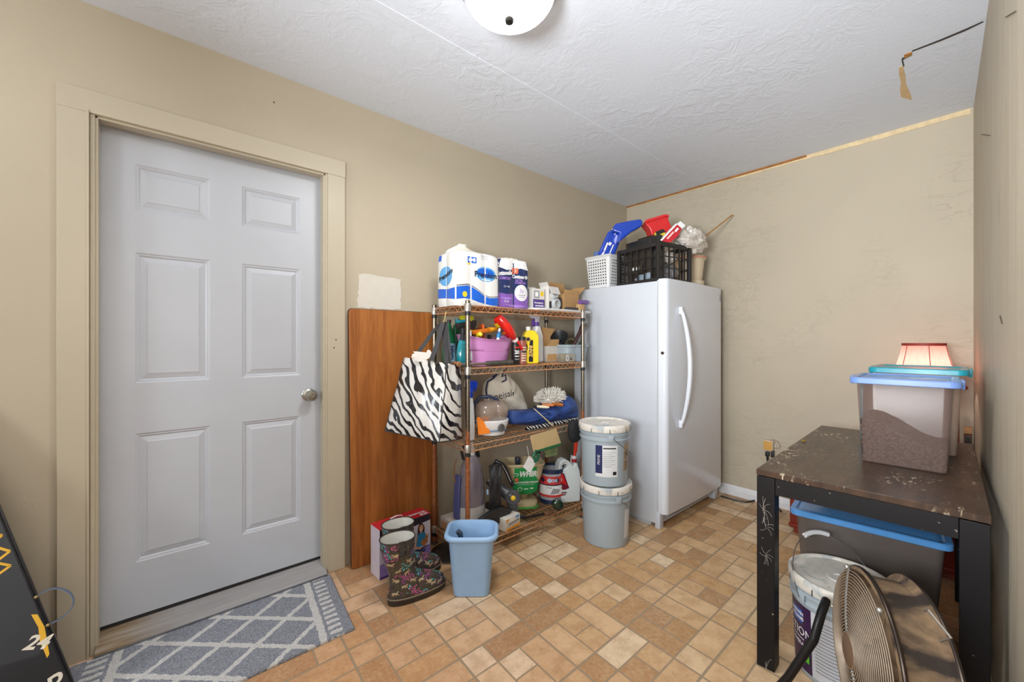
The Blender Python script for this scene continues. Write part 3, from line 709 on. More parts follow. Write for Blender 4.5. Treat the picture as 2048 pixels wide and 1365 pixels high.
t = open_box('cardboard_box', 'open brown cardboard box with raised flaps at the right end of the rack top', 'box', (2.215, 1.975, ZL), R(4), .17, .12, .115, M_card, [('B', .10, 80), ('R', .11, 38), ('L', .06, 115), ('F', .03, -80)], .003)
tag(MB().box((0, 0, .009), (.11, .03, .018), bev=.002).build('carton', mat('dark_grey_strip', (62, 60, 58), .6), loc=(2.17, 1.872, ZL)), 'flat dark grey strip lying in front of the open cardboard box', 'strip')
tag(MB().box((0, 0, .022), (.055, .035, .044), bev=.002).build('wood_block', mat('pale_wood_block', (190, 152, 104), .7), loc=(2.262, 1.870, ZL)), 'small pale wood block under the purple tube on the white tray', 'block')
tag(MB().cyl((-.045, 0, 0), (.045, 0, 0), .0165, n=18).build('tube', mat('purple_foil_tube', (112, 78, 146), .35), loc=(2.30, 1.872, ZL + .062), rot=(0, R(-3), R(4))), 'purple tube lying on top of the pale wood block', 'tube')
tag(MB().lathe([(.018, 0), (.019, .03), (.012, .044)], 14).build('cap', mat('brick_red_cap', (158, 60, 36), .5), loc=(2.322, 1.90, ZL)), 'brick-red cap beside the pale wood block', 'cap')

# ------------------------------------------------------------------ second shelf
Z2 = SH[2] + .0015
def bottle(name, label, cat, loc, prof, m, rz=0, sx=1, sy=1, n=28, rot=None):
    t = thing(name, label, cat, loc, rz, rot=rot); MB().lathe(prof, n, sx=sx, sy=sy).build('bottle', m, t); return t
# green flat bottle
t = bottle('shampoo_bottle', 'green flat bottle with pale blue label at the left end of the second shelf', 'bottle', (1.283, 2.045, Z2), [(.035, 0), (.042, .01), (.046, .08), (.040, .15), (.026, .20), (.014, .235), (.010, .25)], mat('green_bottle_plastic', (18, 108, 66), .3), sy=.6)
f = lambda x, y: (Vector((x, -.6 * (.046 ** 2 - min(abs(x), .045) ** 2) ** .5 - .0015, y)), Vector((0, -1, 0)))
decals('label', [(poly_mb(rect(-.03, .02, .03, .13), f), 0), (text_mb('GAIN', .034, lambda x, y: f(-y * .8, x + .075), .0012, bold=.002), 1)], t, [mat('pale_aqua_label', (140, 190, 204), .4), M_navy])
m = MB(); m.cyl((0, 0, .248), (0, 0, .268), .011); m.build('cap', M_blkp, t)
t = bottle('shampoo_bottle', 'second green bottle, tall, directly right of the labelled one', 'bottle', (1.355, 2.07, Z2), [(.030, 0), (.034, .01), (.034, .20), (.026, .235), (.012, .25)], mat('dark_green_bottle_plastic', (14, 96, 62), .3), sy=.7)
MB().lathe([(.012, .25), (.014, .252), (.014, .275), (.012, .277)], 16).build('cap', mat('teal_cap', (20, 120, 140), .35), t)
# teal trigger bottle
t = bottle('spray_bottle', 'clear and teal teardrop spray bottle with black trigger and teal cap', 'bottle', (1.285, 1.905, Z2), [(.026, 0), (.034, .01), (.041, .04), (.040, .08), (.030, .13), (.017, .165), (.014, .18)], mat('teal_liquid_plastic', (24, 136, 150), .15, var=.3, nscale=14, coat=.5), sy=.75)
MB().lathe([(.0315, .122), (.0185, .163), (.0155, .182), (.0150, .186)], 24, sy=.76).build('neck_shell', mat('smoky_black_plastic', (40, 44, 52), .2, coat=.4), t)
m = MB(); m.cyl((0, 0, .18), (0, 0, .215), .016, .020); m.box((-.005, 0, .232), (.075, .03, .032), rot=(0, R(-8), 0), bev=.006); m.box((.034, 0, .198), (.012, .018, .055), rot=(0, R(-24), 0), bev=.003); h = m.build('trigger_head', M_blkp, t)
MB().box((-.008, 0, .254), (.066, .031, .016), rot=(0, R(-8), 0), bev=.006).build('cap', mat('teal_cap', (20, 120, 140), .35), h)
f = lambda x, y: (Vector((x, -.75 * (.0415 ** 2 - min(abs(x), .04) ** 2) ** .5 - .002, y)), Vector((0, -1, 0)))
decals('label', [(poly_mb([(.008, .018), (.03, .02), (.034, .07), (.022, .12), (.008, .10), (.002, .06)], f), 0), (poly_mb([(.015, .05), (.028, .08), (.020, .09)], f, .001), 1)], t, [M_wink, M_pur])
# lilac bottle behind the front post, yellow-green sprayer behind it
t = bottle('cleaner_bottle', 'lilac-labelled black bottle with yellow collar behind the left front post', 'bottle', (1.352, 1.93, Z2), [(.030, 0), (.033, .008), (.033, .15), (.020, .18), (.014, .19)], mat('black_bottle_plastic', (34, 32, 40), .3), sy=.8)
MB().lathe([(.0335, .06), (.0335, .145)], 24, sy=.81, cap0=False, cap1=False).build('label', mat('lilac_label', (196, 158, 206), .4), t)
MB().lathe([(.016, .183), (.018, .186), (.018, .205), (.015, .207)], 20).build('collar', mat('yellow_collar', (218, 190, 50), .4), t)
m = MB(); m.box((.0, 0, .232), (.062, .028, .045), rot=(0, R(28), 0), bev=.005); m.box((.028, 0, .250), (.022, .022, .028), bev=.004); m.build('trigger_head', M_blkp, t)
t = bottle('spray_bottle', 'yellow-green spray bottle standing behind the lilac-labelled bottle', 'bottle', (1.43, 2.08, Z2), [(.034, 0), (.038, .01), (.038, .18), (.02, .22), (.014, .23)], mat('yellow_green_plastic', (196, 196, 40), .35, alpha=.9))
m = MB(); m.cyl((0, 0, .23), (0, 0, .25), .016); m.box((0, 0, .275), (.085, .045, .05), bev=.006); m.build('trigger_head', mat('lime_trigger_plastic', (198, 196, 36), .4), t)

# oval purple basin and what it holds
M_basin = mat('pearly_pink_purple_plastic', (204, 138, 196), .28, var=.10, nscale=5, coat=.3)
t = thing('basin', 'oval pearly pink-purple plastic basin of tools on the second shelf', 'basin', (1.475, 1.945, Z2))
m = MB(); rings = []; N = 56
def bas(r, z, inner=0):
    P = []
    for i in range(N):
        a = 2 * math.pi * i / N; k = z / .150
        hx = .142 + .048 * k - inner; hy = .088 + .030 * k - inner; zz = z + (.030 * math.cos(a) ** 2 * (k ** 3) if z > .05 else 0)
        P.append((hx * math.cos(a), hy * math.sin(a), zz))
    return P
for z in (0, .004, .03, .08, .0805, .084, .0845, .10, .13, .148): rings.append(bas(0, z, .0015 if z in (.0805, .084) else 0))
rings += [bas(0, .150, -.004), bas(0, .1515, -.002), bas(0, .150, .003), bas(0, .1, .004), bas(0, .02, .004)]
m.loft(rings); m.build('tub', M_basin, t, ang=60)
def at(px, py, y): return PY(px, py, y)
def leaning(name, label, cat, base, tip, build):
    """a thing built along +Z from base towards tip"""
    d = Vector(tip) - Vector(base); q = d.to_track_quat('Z', 'Y'); t = thing(name, label, cat, tuple(base)); t.rotation_euler = q.to_euler(); build(t, d.length); return t
zb = Z2 + .012
def f_(t, L):
    m = MB(); m.box((0, 0, L * .5), (.034, .028, L), bev=.010); m.build('body', mat('orange_tool_plastic', (232, 128, 28), .4), t)
    m = MB(); m.cyl((0, 0, L * .98), (0, 0, L * 1.55), .0165, .012); m.build('nozzle', mat('amber_tool_plastic', (246, 176, 48), .4), t)
leaning('caulking_gun', 'orange and amber hand tool lying across the basin rim', 'tool', (1.345, 1.90, 1.262), (1.485, 1.925, 1.280), f_)
def f_(t, L):
    P = [(.0, 0, 0), (.004, 0, L * .5), (-.004, 0, L * .8), (.010, 0, L * .96), (.030, 0, L), (.042, 0, L * .93)]
    MB().tube(P, [.008, .010, .011, .012, .013, .009], 12).build('handle', mat('yellow_tool_plastic', (232, 208, 40), .4), t)
    m = MB(); m.tube([(.018, 0, L * .1), (.034, 0, L * .5), (.03, 0, L * .75)], [.006, .009, .004], 10); m.build('blade_slide', M_blkp, t)
leaning('utility_knife', 'yellow curved-handle knife in the purple basin', 'knife', (1.420, 1.90, zb + .05), (1.372, 1.895, 1.255), f_)
def f_(t, L):
    MB().lathe([(.019, 0), (.020, .01), (.020, L * .62), (.013, L * .74), (.009, L * .8)], 20, sy=.7).build('bottle', M_wp, t)
    m = MB(); m.lathe([(.014, L * .76), (.014, L * .88), (.009, L * .90), (.006, L), (.004, L * 1.02)], 16); m.build('nozzle', mat('blue_glue_cap', (44, 128, 190), .35), t)
    MB().lathe([(.0062, L * .95), (.0075, L * .96), (.0075, L * 1.06), (.004, L * 1.08)], 14).build('tip_cap', M_wp, t)
leaning('glue_bottle', 'white glue bottle with blue nozzle in the purple basin', 'bottle', (1.50, 1.89, zb + .02), (1.525, 1.875, 1.278), f_)
def f_(t, L): MB().box((0, 0, L / 2), (.034, .012, L), bev=.003).build('wallet', M_blkp, t)
leaning('sheath', 'black flat sheath standing between knife and glue bottle', 'sheath', (1.462, 1.90, zb + .03), (1.470, 1.90, 1.252), f_)
leaning('file', 'black file handle leaning left in the purple basin', 'file', (1.43, 1.93, zb + .03), (1.392, 1.93, 1.245), lambda t, L: MB().lathe([(.006, 0), (.010, L * .5), (.013, L * .8), (.009, L)], 12).build('handle', mat('black_rubber_grip', (36, 34, 38), .5), t))
leaning('paint_stick', 'white stick standing at the left end of the purple basin', 'stick', (1.335, 1.90, zb + .02), (1.325, 1.895, 1.272), lambda t, L: MB().box((0, 0, L / 2), (.020, .006, L), bev=.001).build('blade', mat('white_grey_stick', (206, 212, 214), .5), t))
leaning('brush', 'brown-black brush lying at the back of the purple basin', 'brush', (1.36, 1.99, 1.262), (1.50, 1.98, 1.286), lambda t, L: (MB().box((0, 0, L / 2), (.05, .03, L), bev=.006).build('head', mat('dark_red_brown_bristle', (88, 40, 30), .8, var=.3, nscale=80, bump=.4), t)))
leaning('paint_scraper', 'orange scraper standing behind the caulking gun', 'scraper', (1.48, 1.97, zb + .05), (1.465, 1.975, 1.316), lambda t, L: MB().box((0, 0, L / 2), (.075, .014, L), bev=.004).build('handle', mat('burnt_orange_plastic', (214, 92, 30), .45), t))
# red squeeze bottle lying nose-down over the right end of the basin
B0 = Vector((1.518, 1.89, 1.358)); B1 = Vector((1.685, 1.845, 1.160)); d = B1 - B0
t = thing('weed_killer_bottle', 'red squeeze bottle lying nose-down across the right end of the purple basin', 'bottle', tuple(B0)); t.rotation_euler = d.to_track_quat('Z', 'Y').to_euler()
m = MB(); prof = [(.028, 0), (.044, .006), (.055, .03), (.060, .07), (.056, .115), (.042, .150), (.024, .172), (.017, .176)]
m.lathe(prof, 32, sy=.6); m.build('bottle', mat('glossy_red_plastic', (214, 34, 26), .22, coat=.4), t)
MB().lathe([(.016, .174), (.020, .178), (.020, .190), (.017, .194)], 24).build('collar', mat('white_seal_ring', (226, 206, 200), .4), t)
MB().lathe([(.0165, .192), (.0165, .205), (.013, .225), (.009, .255), (.004, .262)], 20).build('nozzle', mat('glossy_red_plastic', (214, 34, 26), .22, coat=.4), t)
def rb(x, y):
    r = .0455 * .6; xx = max(-.044, min(.044, x)); return None
inv = t.rotation_euler.to_matrix().inverted(); vd = (inv @ (Vector((0, 0, 1.215)) - B0)).normalized(); axv = 1 if vd.y > 0 else -1
f = lambda x, y: (Vector((x, axv * .6 * (.0605 ** 2 - min(abs(x), .045) ** 2) ** .5 + axv * .0012, y)), Vector((0, axv, 0)))
decals('label', [(poly_mb(rect(-.030, .022, .030, .052), f), 0), (poly_mb(rect(-.032, .052, .032, .088), f), 1), (poly_mb(rect(-.032, .088, .032, .105), f), 2), (poly_mb(ell(0, .072, .014, .012), f, .0008), 3), (poly_mb(rect(-.028, .058, .028, .062), f, .0008), 2)], t, [M_yel, mat('brown_print', (92, 62, 48), .5), M_org, M_gry])
# hammer lying along the front edge
t = thing('hammer', 'hammer with rusty head and worn grip lying along the second shelf front', 'hammer', (1.195, 1.838, Z2 + .016))
m = MB(); m.cyl((0, 0, 0), (.20, 0, 0), .0085, .0085, 12); m.build('shaft', mat('brushed_hammer_steel', (190, 182, 176), .3, 1), t)
MB().lathe([(.008, 0), (.0125, .006), (.015, .06), (.0135, .12), (.016, .18), (.017, .20), (.012, .206)], 16, M=Matrix.Translation((.195, 0, 0)) @ Matrix.Rotation(R(90), 4, 'Y')).build('grip', mat('worn_olive_grip', (70, 68, 60), .7, var=.4, nscale=50, bump=.4), t)
M_rs = mat('rusty_hammer_head', (158, 112, 84), .5, .4, var=.25, nscale=40)
m = MB(); m.lathe([(.001, 0), (.013, .001), (.016, .004), (.016, .016), (.011, .022), (.011, .032), (.014, .036), (.014, .062), (.010, .068)], 18, M=Matrix.Translation((-.0, -.036, .004)) @ Matrix.Rotation(R(-90), 4, 'X'))
m.tube([(0, .028, .004), (0, .05, .002), (0, .070, -.008)], [.012, .009, .004], 10, flat=.6); m.build('head', M_rs, t)
# cans, jug and trigger bottle
def spraycan(label, loc, col1, items, h=.145, r=.0245, capc=M_blkp):
    t = thing('spray_can', label, 'can', loc)
    MB().lathe([(r * .92, 0), (r, .003), (r, h * .84), (r * .8, h * .88)], 24).build('can', col1, t)
    MB().lathe([(r * .86, h * .865), (r * .86, h * .985), (r * .8, h)], 24).build('cap', capc, t)
    f = cyl_fn(lambda z: r + .0004, R(-90), 0)
    decals('label', [(mb(f), i) for mb, i in items], t, [M_wink, M_red, M_ink, M_gry, mat('cream_print', (226, 204, 178), .5)]); return t
spraycan('black spray can with white and red lettering behind the hammer grip', (1.640, 1.862, Z2), mat('black_can_paint', (36, 32, 34), .35), [(lambda f: text_mb('205', .030, lambda x, y: f(x, y + .075), .001, bold=.001), 0), (lambda f: poly_mb(rect(-.02, .10, .02, .108), f), 1), (lambda f: poly_mb(rect(-.02, .048, .02, .054), f), 0), (lambda f: poly_mb(rect(-.02, .03, .018, .036), f), 3)])
spraycan('red and cream lettered spray can left of the yellow jug', (1.700, 1.868, Z2), mat('dusty_red_can_paint', (150, 84, 70), .4), [(lambda f, z=z: poly_mb(rect(-.022, z, .022, z + .007), f), 4) for z in (.02, .035, .05, .065, .085, .10)] + [(lambda f: text_mb('MAX', .022, lambda x, y: f(x, y + .076), .001, bold=.001), 2)], h=.17, r=.027)
M_jug = mat('yellow_jug_plastic', (240, 208, 40), .3, var=.03, nscale=10, coat=.3)
t = thing('cleaner_jug', 'yellow plastic cleaner jug with moulded side handle on the second shelf', 'jug', (1.782, 1.882, Z2), R(-26))
m = MB(); out_ = [(-.050, 0), (.045, 0), (.050, .01), (.050, .165), (.044, .185), (.026, .205), (.006, .212), (-.020, .212), (-.032, .204), (-.045, .180), (-.052, .150), (-.052, .118), (-.046, .110), (-.034, .118), (-.026, .122), (-.022, .100), (-.026, .085), (-.040, .075), (-.05, .06)]
m.prism(out_, -.030, .030); m.build('jug', M_jug, t, bev=.008, ang=50)
MB().lathe([(.014, .208), (.0155, .210), (.0155, .232), (.013, .235)], 20, c=(-.012, 0, 0)).build('cap', M_wp, t)
f = plane_fn((0, -.0305, 0), (1, 0, 0), (0, 0, 1))
decals('label', [(poly_mb([(-.018, .012), (.010, .012), (.010, .15), (-.010, .15), (-.018, .09)], f), 0), (text_mb('ZANI', .030, lambda x, y: f(-y - .004, x + .080), .001, bold=.002), 1), (poly_mb(ell(-.022, .155, .017, .015), f, .0006), 1), (poly_mb(ell(-.022, .155, .012, .010), f, .0012), 0)], t, [M_ink, mat('tan_print', (206, 168, 96), .5)])
t = thing('spray_bottle', 'white trigger spray bottle with purple collar behind the yellow jug', 'bottle', (1.918, 1.965, Z2), R(8))
m = MB(); m.prism([(-.045, 0), (.048, 0), (.052, .01), (.050, .14), (.046, .16), (.050, .175), (.030, .215), (.016, .245), (-.016, .245), (-.030, .215), (-.045, .18)], -.024, .024); m.build('bottle', M_wp, t, bev=.008, ang=50)
MB().lathe([(.0185, .245), (.0195, .248), (.0195, .268), (.018, .27)], 20).build('collar', mat('purple_collar', (96, 60, 150), .4), t)
m = MB(); m.prism([(-.014, .27), (.014, .27), (.020, .295), (.030, .318), (.012, .328), (-.05, .322), (-.062, .312), (-.050, .298), (-.02, .292)], -.012, .012); h = m.build('trigger_head', mat('pale_lilac_plastic', (206, 204, 220), .4), t, bev=.003)
m = MB(); m.prism([(-.020, .292), (-.032, .290), (-.046, .262), (-.040, .240), (-.032, .252), (-.024, .276)], -.008, .008); m.build('trigger', mat('purple_collar', (96, 60, 150), .4), h, bev=.002)
# cardboard, white carton, funnel, metal box
t = thing('cardboard_box', 'bent brown cardboard sleeve standing in a white carton on the second shelf', 'box', (2.055, 1.975, Z2 + .004), R(-4))
m = MB(); m.prism([(-.055, .10), (.01, .10), (.01, .17), (.058, .225), (-.075, .235), (-.065, .16)], .0, .004); m.prism([(-.055, .10), (.060, .10), (.062, .152), (-.012, .150)], -.034, -.030); m.prism([(.056, .10), (.060, .10), (.062, .15), (.058, .15)], -.034, .004)
m.box((-.0, -.015, .052), (.09, .028, .10)); m.build('sleeve', M_card, t)
t = tag(MB().rrect([(.045, .032, .0, .002), (.074, .046, .108, .002), (.072, .044, .108, .002), (.044, .030, .003, .002)], cap0=True).build('carton', mat('white_carton_card', (208, 204, 198), .6), loc=(2.055, 1.985, Z2 + 0), rot=(0, 0, R(-4))), 'white tapered carton holding the bent cardboard sleeve', 'box')
t = thing('tin_box', 'small tarnished metal tin in front of the white carton', 'tin', (2.085, 1.845, Z2), R(-3))
MB().box((0, 0, .029), (.115, .05, .058), bev=.004).build('tin', mat('tarnished_tin', (176, 168, 150), .4, .6, var=.12, nscale=30), t)
f = plane_fn((0, -.0256, .029), (1, 0, 0), (0, 0, 1)); decals('label', [(poly_mb(rect(-.028, -.018, -.004, .018), f), 0), (poly_mb(rect(-.023, -.013, -.009, .013), f, .0008), 1), (poly_mb(rect(.004, -.016, .045, .014), f), 1), (poly_mb([(.01, -.012), (.03, -.012), (.018, .004)], f, .0008), 2)], t, [M_wink, mat('silver_print', (160, 158, 150), .4, .5), M_ink])
t = thing('funnel', 'black plastic funnel leaning in the clear bin', 'funnel', (2.235, 2.02, 1.135)); t.rotation_euler = Euler((R(20), R(-40), 0))
MB().lathe([(.008, 0), (.010, .05), (.016, .065), (.066, .150), (.068, .153), (.066, .156), (.060, .150), (.012, .068), (.006, .05), (.004, 0)], 32, cap0=False, cap1=False).build('cone', mat('scuffed_black_plastic', (40, 42, 44), .4, var=.3), t, ang=50)
# clear bin with its own contents
M_cbin = mat('cloudy_grey_clear_plastic', (186, 200, 208), .2, var=.05, alpha=.62, spec=.7)
t = thing('storage_bin', 'cloudy clear plastic bin with hand grip hole at the right end of the second shelf', 'bin', (2.21, 1.925, Z2))
def shell(prof, t_, rad=.03, seg=4):
    ins = [(a - t_, b - t_, z, max(.002, r - t_)) for a, b, z, r in prof]; ins[0] = (ins[0][0], ins[0][1], ins[0][2] + t_, ins[0][3])
    return prof + ins[::-1]
m = MB(); m.rrect(shell([(.098, .072, 0, .02), (.112, .082, .10, .02), (.117, .087, .102, .022), (.120, .090, .118, .022)], .0025)); m.build('tub', M_cbin, t, ang=50)
f = lambda x, y: (Vector((x, -.0735 - .1 * y, y)), Vector((0, -1, 0))); MB()
decals('grip_hole', [(poly_mb(rect(.03, .072, .062, .09), f, .0012), 0)], t, [mat('dark_green_inside', (24, 92, 70), .5)])
leaning('hammer', 'hammer standing head-down in the clear bin with black and red grip', 'hammer', (2.20, 1.93, Z2 + .03), (2.335, 1.90, 1.335), lambda t, L: (MB().lathe([(.008, 0), (.010, L * .4), (.014, L * .45), (.013, L * .75), (.018, L * .9), (.020, L * .97), (.016, L)], 18).build('handle', mat('black_red_grip', (62, 28, 28), .5, var=.4, nscale=30), t), MB().lathe([(.020, 0), (.0205, .014), (.015, .018)], 18, M=Matrix.Translation((0, 0, L * .975))).build('end_cap', mat('dusty_brown_end', (112, 92, 78), .7), t), MB().cyl((-.05, 0, .0), (.05, 0, .0), .012).build('head', M_rs, t)))
t = tag(MB().tube([(.055 * math.cos(R(a)), 0, .055 * math.sin(R(a))) for a in range(0, 181, 12)], .005, 10).build('wire_hoop', mat('olive_cable', (132, 124, 98), .5), loc=(2.27, 1.965, Z2 + .105)), 'olive wire hoop arching above the clear bin', 'hoop')
t = tag(MB().ball((0, 0, 0), .030, 1.6, 1, .6).build('garden_glove', mat('green_black_rag', (40, 84, 52), .8, var=.5, nscale=40, bump=.5), loc=(2.205, 1.93, Z2 + .105)), 'green and black crumpled glove on top of the clear bin contents', 'glove')
t = tag(MB().tube([(0, 0, 0), (.03, 0, .012), (.055, 0, .035)], [.006, .008, .006], 10).build('pruner_handle', mat('dark_green_grip', (32, 62, 58), .5), loc=(2.29, 1.925, Z2 + .105)), 'dark green tool handle poking from the right edge of the clear bin', 'tool')
# ------------------------------------------------------------------ soft things: an outline blown up, and prints projected onto any mesh
from mathutils.bvhtree import BVHTree
def pillow(outline, th, nr=7, wob=.0, seed=0, flat=.5, k2=None):
    """closed outline (x, z) swollen along Y; wob adds folds"""
    cx = sum(p[0] for p in outline) / len(outline); cz = sum(p[1] for p in outline) / len(outline); m = MB(); rings = []
    ss = [math.sin(math.pi / 2 * k / nr) for k in range(1, nr + 1)]
    seq = [(s_, -1) for s_ in ss] + [(s_, 1) for s_ in ss[::-1][1:]]
    def dsp(x, z, sg): return wob * noise.noise(Vector((x * 14 + seed, z * 14, sg * 3.1)))+ wob * .6 * noise.noise(Vector((x * 34, z * 22 + seed, sg)))
    for s_, sg in seq:
        P = []
        for (x, z) in outline:
            xx = cx + (x - cx) * s_; zz = cz + (z - cz) * s_; y = sg * th * (1 - s_ ** 2.6) ** flat
            P.append((xx, y + dsp(xx, zz, sg) * (1 - s_ ** 4), zz))
        rings.append(P)
    m.loft(rings); return m
def smooth_outline(pts, n=6):
    """closed Catmull-Rom through the points"""
    P = [Vector((a, b, 0)) for a, b in pts]; out = []; N = len(P)
    for i in range(N):
        p0, p1, p2, p3 = P[i - 1], P[i], P[(i + 1) % N], P[(i + 2) % N]
        for k in range(n):
            t_ = k / n; q = .5 * ((2 * p1) + (p2 - p0) * t_ + (2 * p0 - 5 * p1 + 4 * p2 - p3) * t_ ** 2 + (3 * p1 - 3 * p2 + p3 - p0) * t_ ** 3); out.append((q.x, q.y))
    return out
def cast(mb, d=(0, 1, 0), back=2.0, ax=(1, 0, 0), ay=(0, 0, 1), o=(0, 0, 0)):
    """fn(x, y) that finds the surface of mb when looked at along d"""
    tree = BVHTree.FromPolygons([Vector(v) for v in mb.v], mb.f); d = Vector(d).normalized(); ax = Vector(ax).normalized(); ay = Vector(ay).normalized(); o = Vector(o)
    def f(x, y):
        p = o + ax * x + ay * y; h = tree.ray_cast(p - d * back, d)
        if h[0] is None: h = tree.find_nearest(p); return h[0], -d
        return h[0], -d
    return f
# ------------------------------------------------------------------ zebra bag
s = NT('zebra_print_film'); v = s.coord((1, 1, 1))
tcz = s.n('ShaderNodeTexCoord'); sz = s.n('ShaderNodeSeparateXYZ'); s.l(tcz.outputs['Object'], sz.inputs[0])
hz = s.math('SUBTRACT', s.math('MULTIPLY', sz.outputs[0], 1.15), s.math('MULTIPLY', sz.outputs[1], .86))     # distance round the bag
# stripes fall to the right, steeper near the top
ph = s.math('ADD', s.math('MULTIPLY', hz, 30.0), s.math('MULTIPLY', sz.outputs[2], 42.0)); ph = s.math('SUBTRACT', ph, s.math('MULTIPLY', s.math('MULTIPLY', sz.outputs[2], sz.outputs[2]), 34.0))
cmb = s.n('ShaderNodeCombineXYZ'); s.l(s.math('MULTIPLY', s.math('SUBTRACT', hz, sz.outputs[2]), 5.0), cmb.inputs[0]); s.l(s.math('MULTIPLY', s.math('ADD', hz, sz.outputs[2]), 9.0), cmb.inputs[1])
ph = s.math('ADD', ph, s.math('MULTIPLY', s.noise(cmb.outputs[0], 1.3, 1.5, .4), 4.6))
wv = s.math('SINE', s.math('MULTIPLY', ph, 6.2832 * .52)); wv = s.math('ADD', wv, s.math('MULTIPLY', s.math('SUBTRACT', s.noise(cmb.outputs[0], 2.8, 1), .5), 1.5))
st = s.ramp(s.math('ADD', s.math('MULTIPLY', wv, .5), .5), [(.38, (0, 0, 0)), (.41, (1, 1, 1))])
s.col(s.mix(st, lin((24, 22, 26)), lin((206, 203, 198)))); s.b.inputs['Roughness'].default_value = .25; s.b.inputs['Coat Weight'].default_value = .4
s.bump(s.noise(v, 22, 4, .6), .25, .006); M_zeb = s.m
BO = Vector((1.05, 1.85, .70)); t = thing('tote_bag', 'zebra-striped tote bag hanging on the left end of the wire rack', 'bag', tuple(BO))
A, B, Cc = PY(770, 862, 2.02), PY(878, 885, 1.72), PY(924, 878, 1.80); D = A + (Cc - B)
A2, B2, C2 = PY(809, 715, 2.02), PY(895, 727, 1.76), PY(921, 735, 1.83); D2 = A2 + (C2 - B2) * 1.0
m = MB(); rings = []
def face_pts(P, k, bulge, fold):
    out = []
    for e in range(4):
        p, q = P[e], P[(e + 1) % 4]; dd = (q - p); nn = Vector((dd.y, -dd.x, 0)).normalized()
        N = 14 if e % 2 == 0 else 8
        for i in range(N):
            u = i / N; b = bulge * math.sin(math.pi * u) + fold * (noise.noise(Vector((u * 5 + e * 7, k * 4, 1))))
            out.append(tuple(p + dd * u - nn * b - BO))
    return out
for k in range(15):
    q = k / 14; P = [A.lerp(A2, q), B.lerp(B2, q), Cc.lerp(C2, q), D.lerp(D2, q)]
    rings.append(face_pts(P, q, -.028 * math.sin(math.pi * min(1, q * 1.05)) ** .7, .010 * (.3 + q)))
m.loft(rings, True, False); b = m.build('shell', M_zeb, t, ang=60); b.modifiers.new('s', 'SOLIDIFY').thickness = -.0015
M_strap = mat('black_woven_strap', (42, 40, 42), .6, bump=.2, bscale=200)
for idx in (0, 14, 22, 36):
    MB().tube([r_[idx] for r_ in rings], .0028, 8).build('piping', M_strap, t)
MB().tube([rings[0][i] for i in range(14 + 8)], .0028, 8).build('piping', M_strap, t)
def strap(pts, name='handle', w_=.012): 
    P = [Vector(p) - BO for p in pts]; MB().strip(P, Vector((.55, -.5, 0)).normalized() * w_, .0012).build(name, M_strap, t)
Hk = PY(884, 652, 1.86)
strap([PY(830, 714, 1.95), PY(848, 690, 1.93), PY(866, 664, 1.90), Hk + Vector((-.01, 0, .01)), Hk + Vector((.012, 0, .012)), PY(890, 690, 1.86), PY(893, 728, 1.79)])
strap([PY(862, 722, 1.83), PY(872, 695, 1.84), PY(880, 668, 1.85), Hk + Vector((.0, -.01, .018)), Hk + Vector((.02, 0, .02)), PY(897, 690, 1.85), PY(899, 732, 1.80)])
MB().tube([Hk - BO + Vector((0, 0, .012)), PY(889, 640, 1.87) - BO, PY(891, 628, 1.87) - BO, PY(893, 622, 1.88) - BO], .002, 6).build('hook', mat('brass_hook', (150, 132, 80), .4, .8), t)
pts = ragged(-.05, -.02, .05, .02, .012, 5); Q = PY(845, 712, 1.90) - BO
MB().prism(pts, -.002, .002, M=Matrix.Translation(Q) @ Matrix.Rotation(R(-30), 4, 'Z')).build('torn_lining', mat('torn_white_lining', (214, 208, 200), .8), t)

# ------------------------------------------------------------------ third shelf
Z3 = SH[1] + .0015
t = thing('spray_bottle', 'slim white spray bottle with royal blue trigger on the third shelf', 'bottle', (1.322, 1.893, Z3))
MB().lathe([(.028, 0), (.031, .006), (.031, .10), (.026, .19), (.019, .235), (.017, .24)], 24, sy=.8).build('bottle', mat('frosted_white_plastic', (216, 220, 224), .35, var=.03), t)
M_roy = mat('royal_blue_plastic', (22, 62, 190), .35)
m = MB(); m.lathe([(.017, .238), (.019, .240), (.021, .275), (.014, .285)], 20); m.prism([(-.02, .27), (.012, .27), (.030, .290), (.046, .296), (.050, .318), (.036, .332), (-.012, .332), (-.028, .318)], -.012, .012); h = m.build('trigger_head', M_roy, t, bev=.003)
MB().tube([(.02, 0, .285), (.036, -.002, .272), (.044, -.002, .288), (.040, 0, .31)], .0045, 8).build('trigger', M_roy, h)
m = MB(); m.prism([(-.034, .300), (-.012, .300), (-.008, .336), (-.026, .338)], -.013, .013); m.build('nozzle', M_wp, h, bev=.002)
t = thing('garment_steamer', 'white round steamer with smoky clear domes and navy carrying handle on the third shelf', 'steamer', (1.505, 1.925, Z3), R(-32))
m = MB(); m.lathe([(.070, 0), (.078, .004), (.080, .014), (.074, .018), (.082, .024), (.098, .060), (.103, .088), (.100, .092), (.094, .086), (.070, .082)], 40, sy=.8); m.build('base', M_wp, t)
m = MB(); m.lathe([(.0885, .028), (.0905, .030), (.0905, .036), (.0885, .038)], 40, sy=.8, cap0=False, cap1=False); m.build('trim_ring', mat('blue_grey_ring', (120, 142, 168), .35), t)
M_smk = mat('smoky_clear_plastic', (172, 152, 138), .1, var=.05, alpha=.55, spec=.9, coat=.6)
m = MB(); m.lathe([(.001, -.105), (.045, -.100), (.064, -.075), (.070, -.04), (.070, -.008), (.062, .004), (.070, .016), (.070, .04), (.060, .075), (.04, .092), (.001, .098)], 32, M=Matrix.Translation((.002, 0, .135)) @ Matrix.Rotation(R(24), 4, 'Z') @ Matrix.Rotation(R(90), 4, 'Y')); m.build('water_tank', M_smk, t, ang=60)
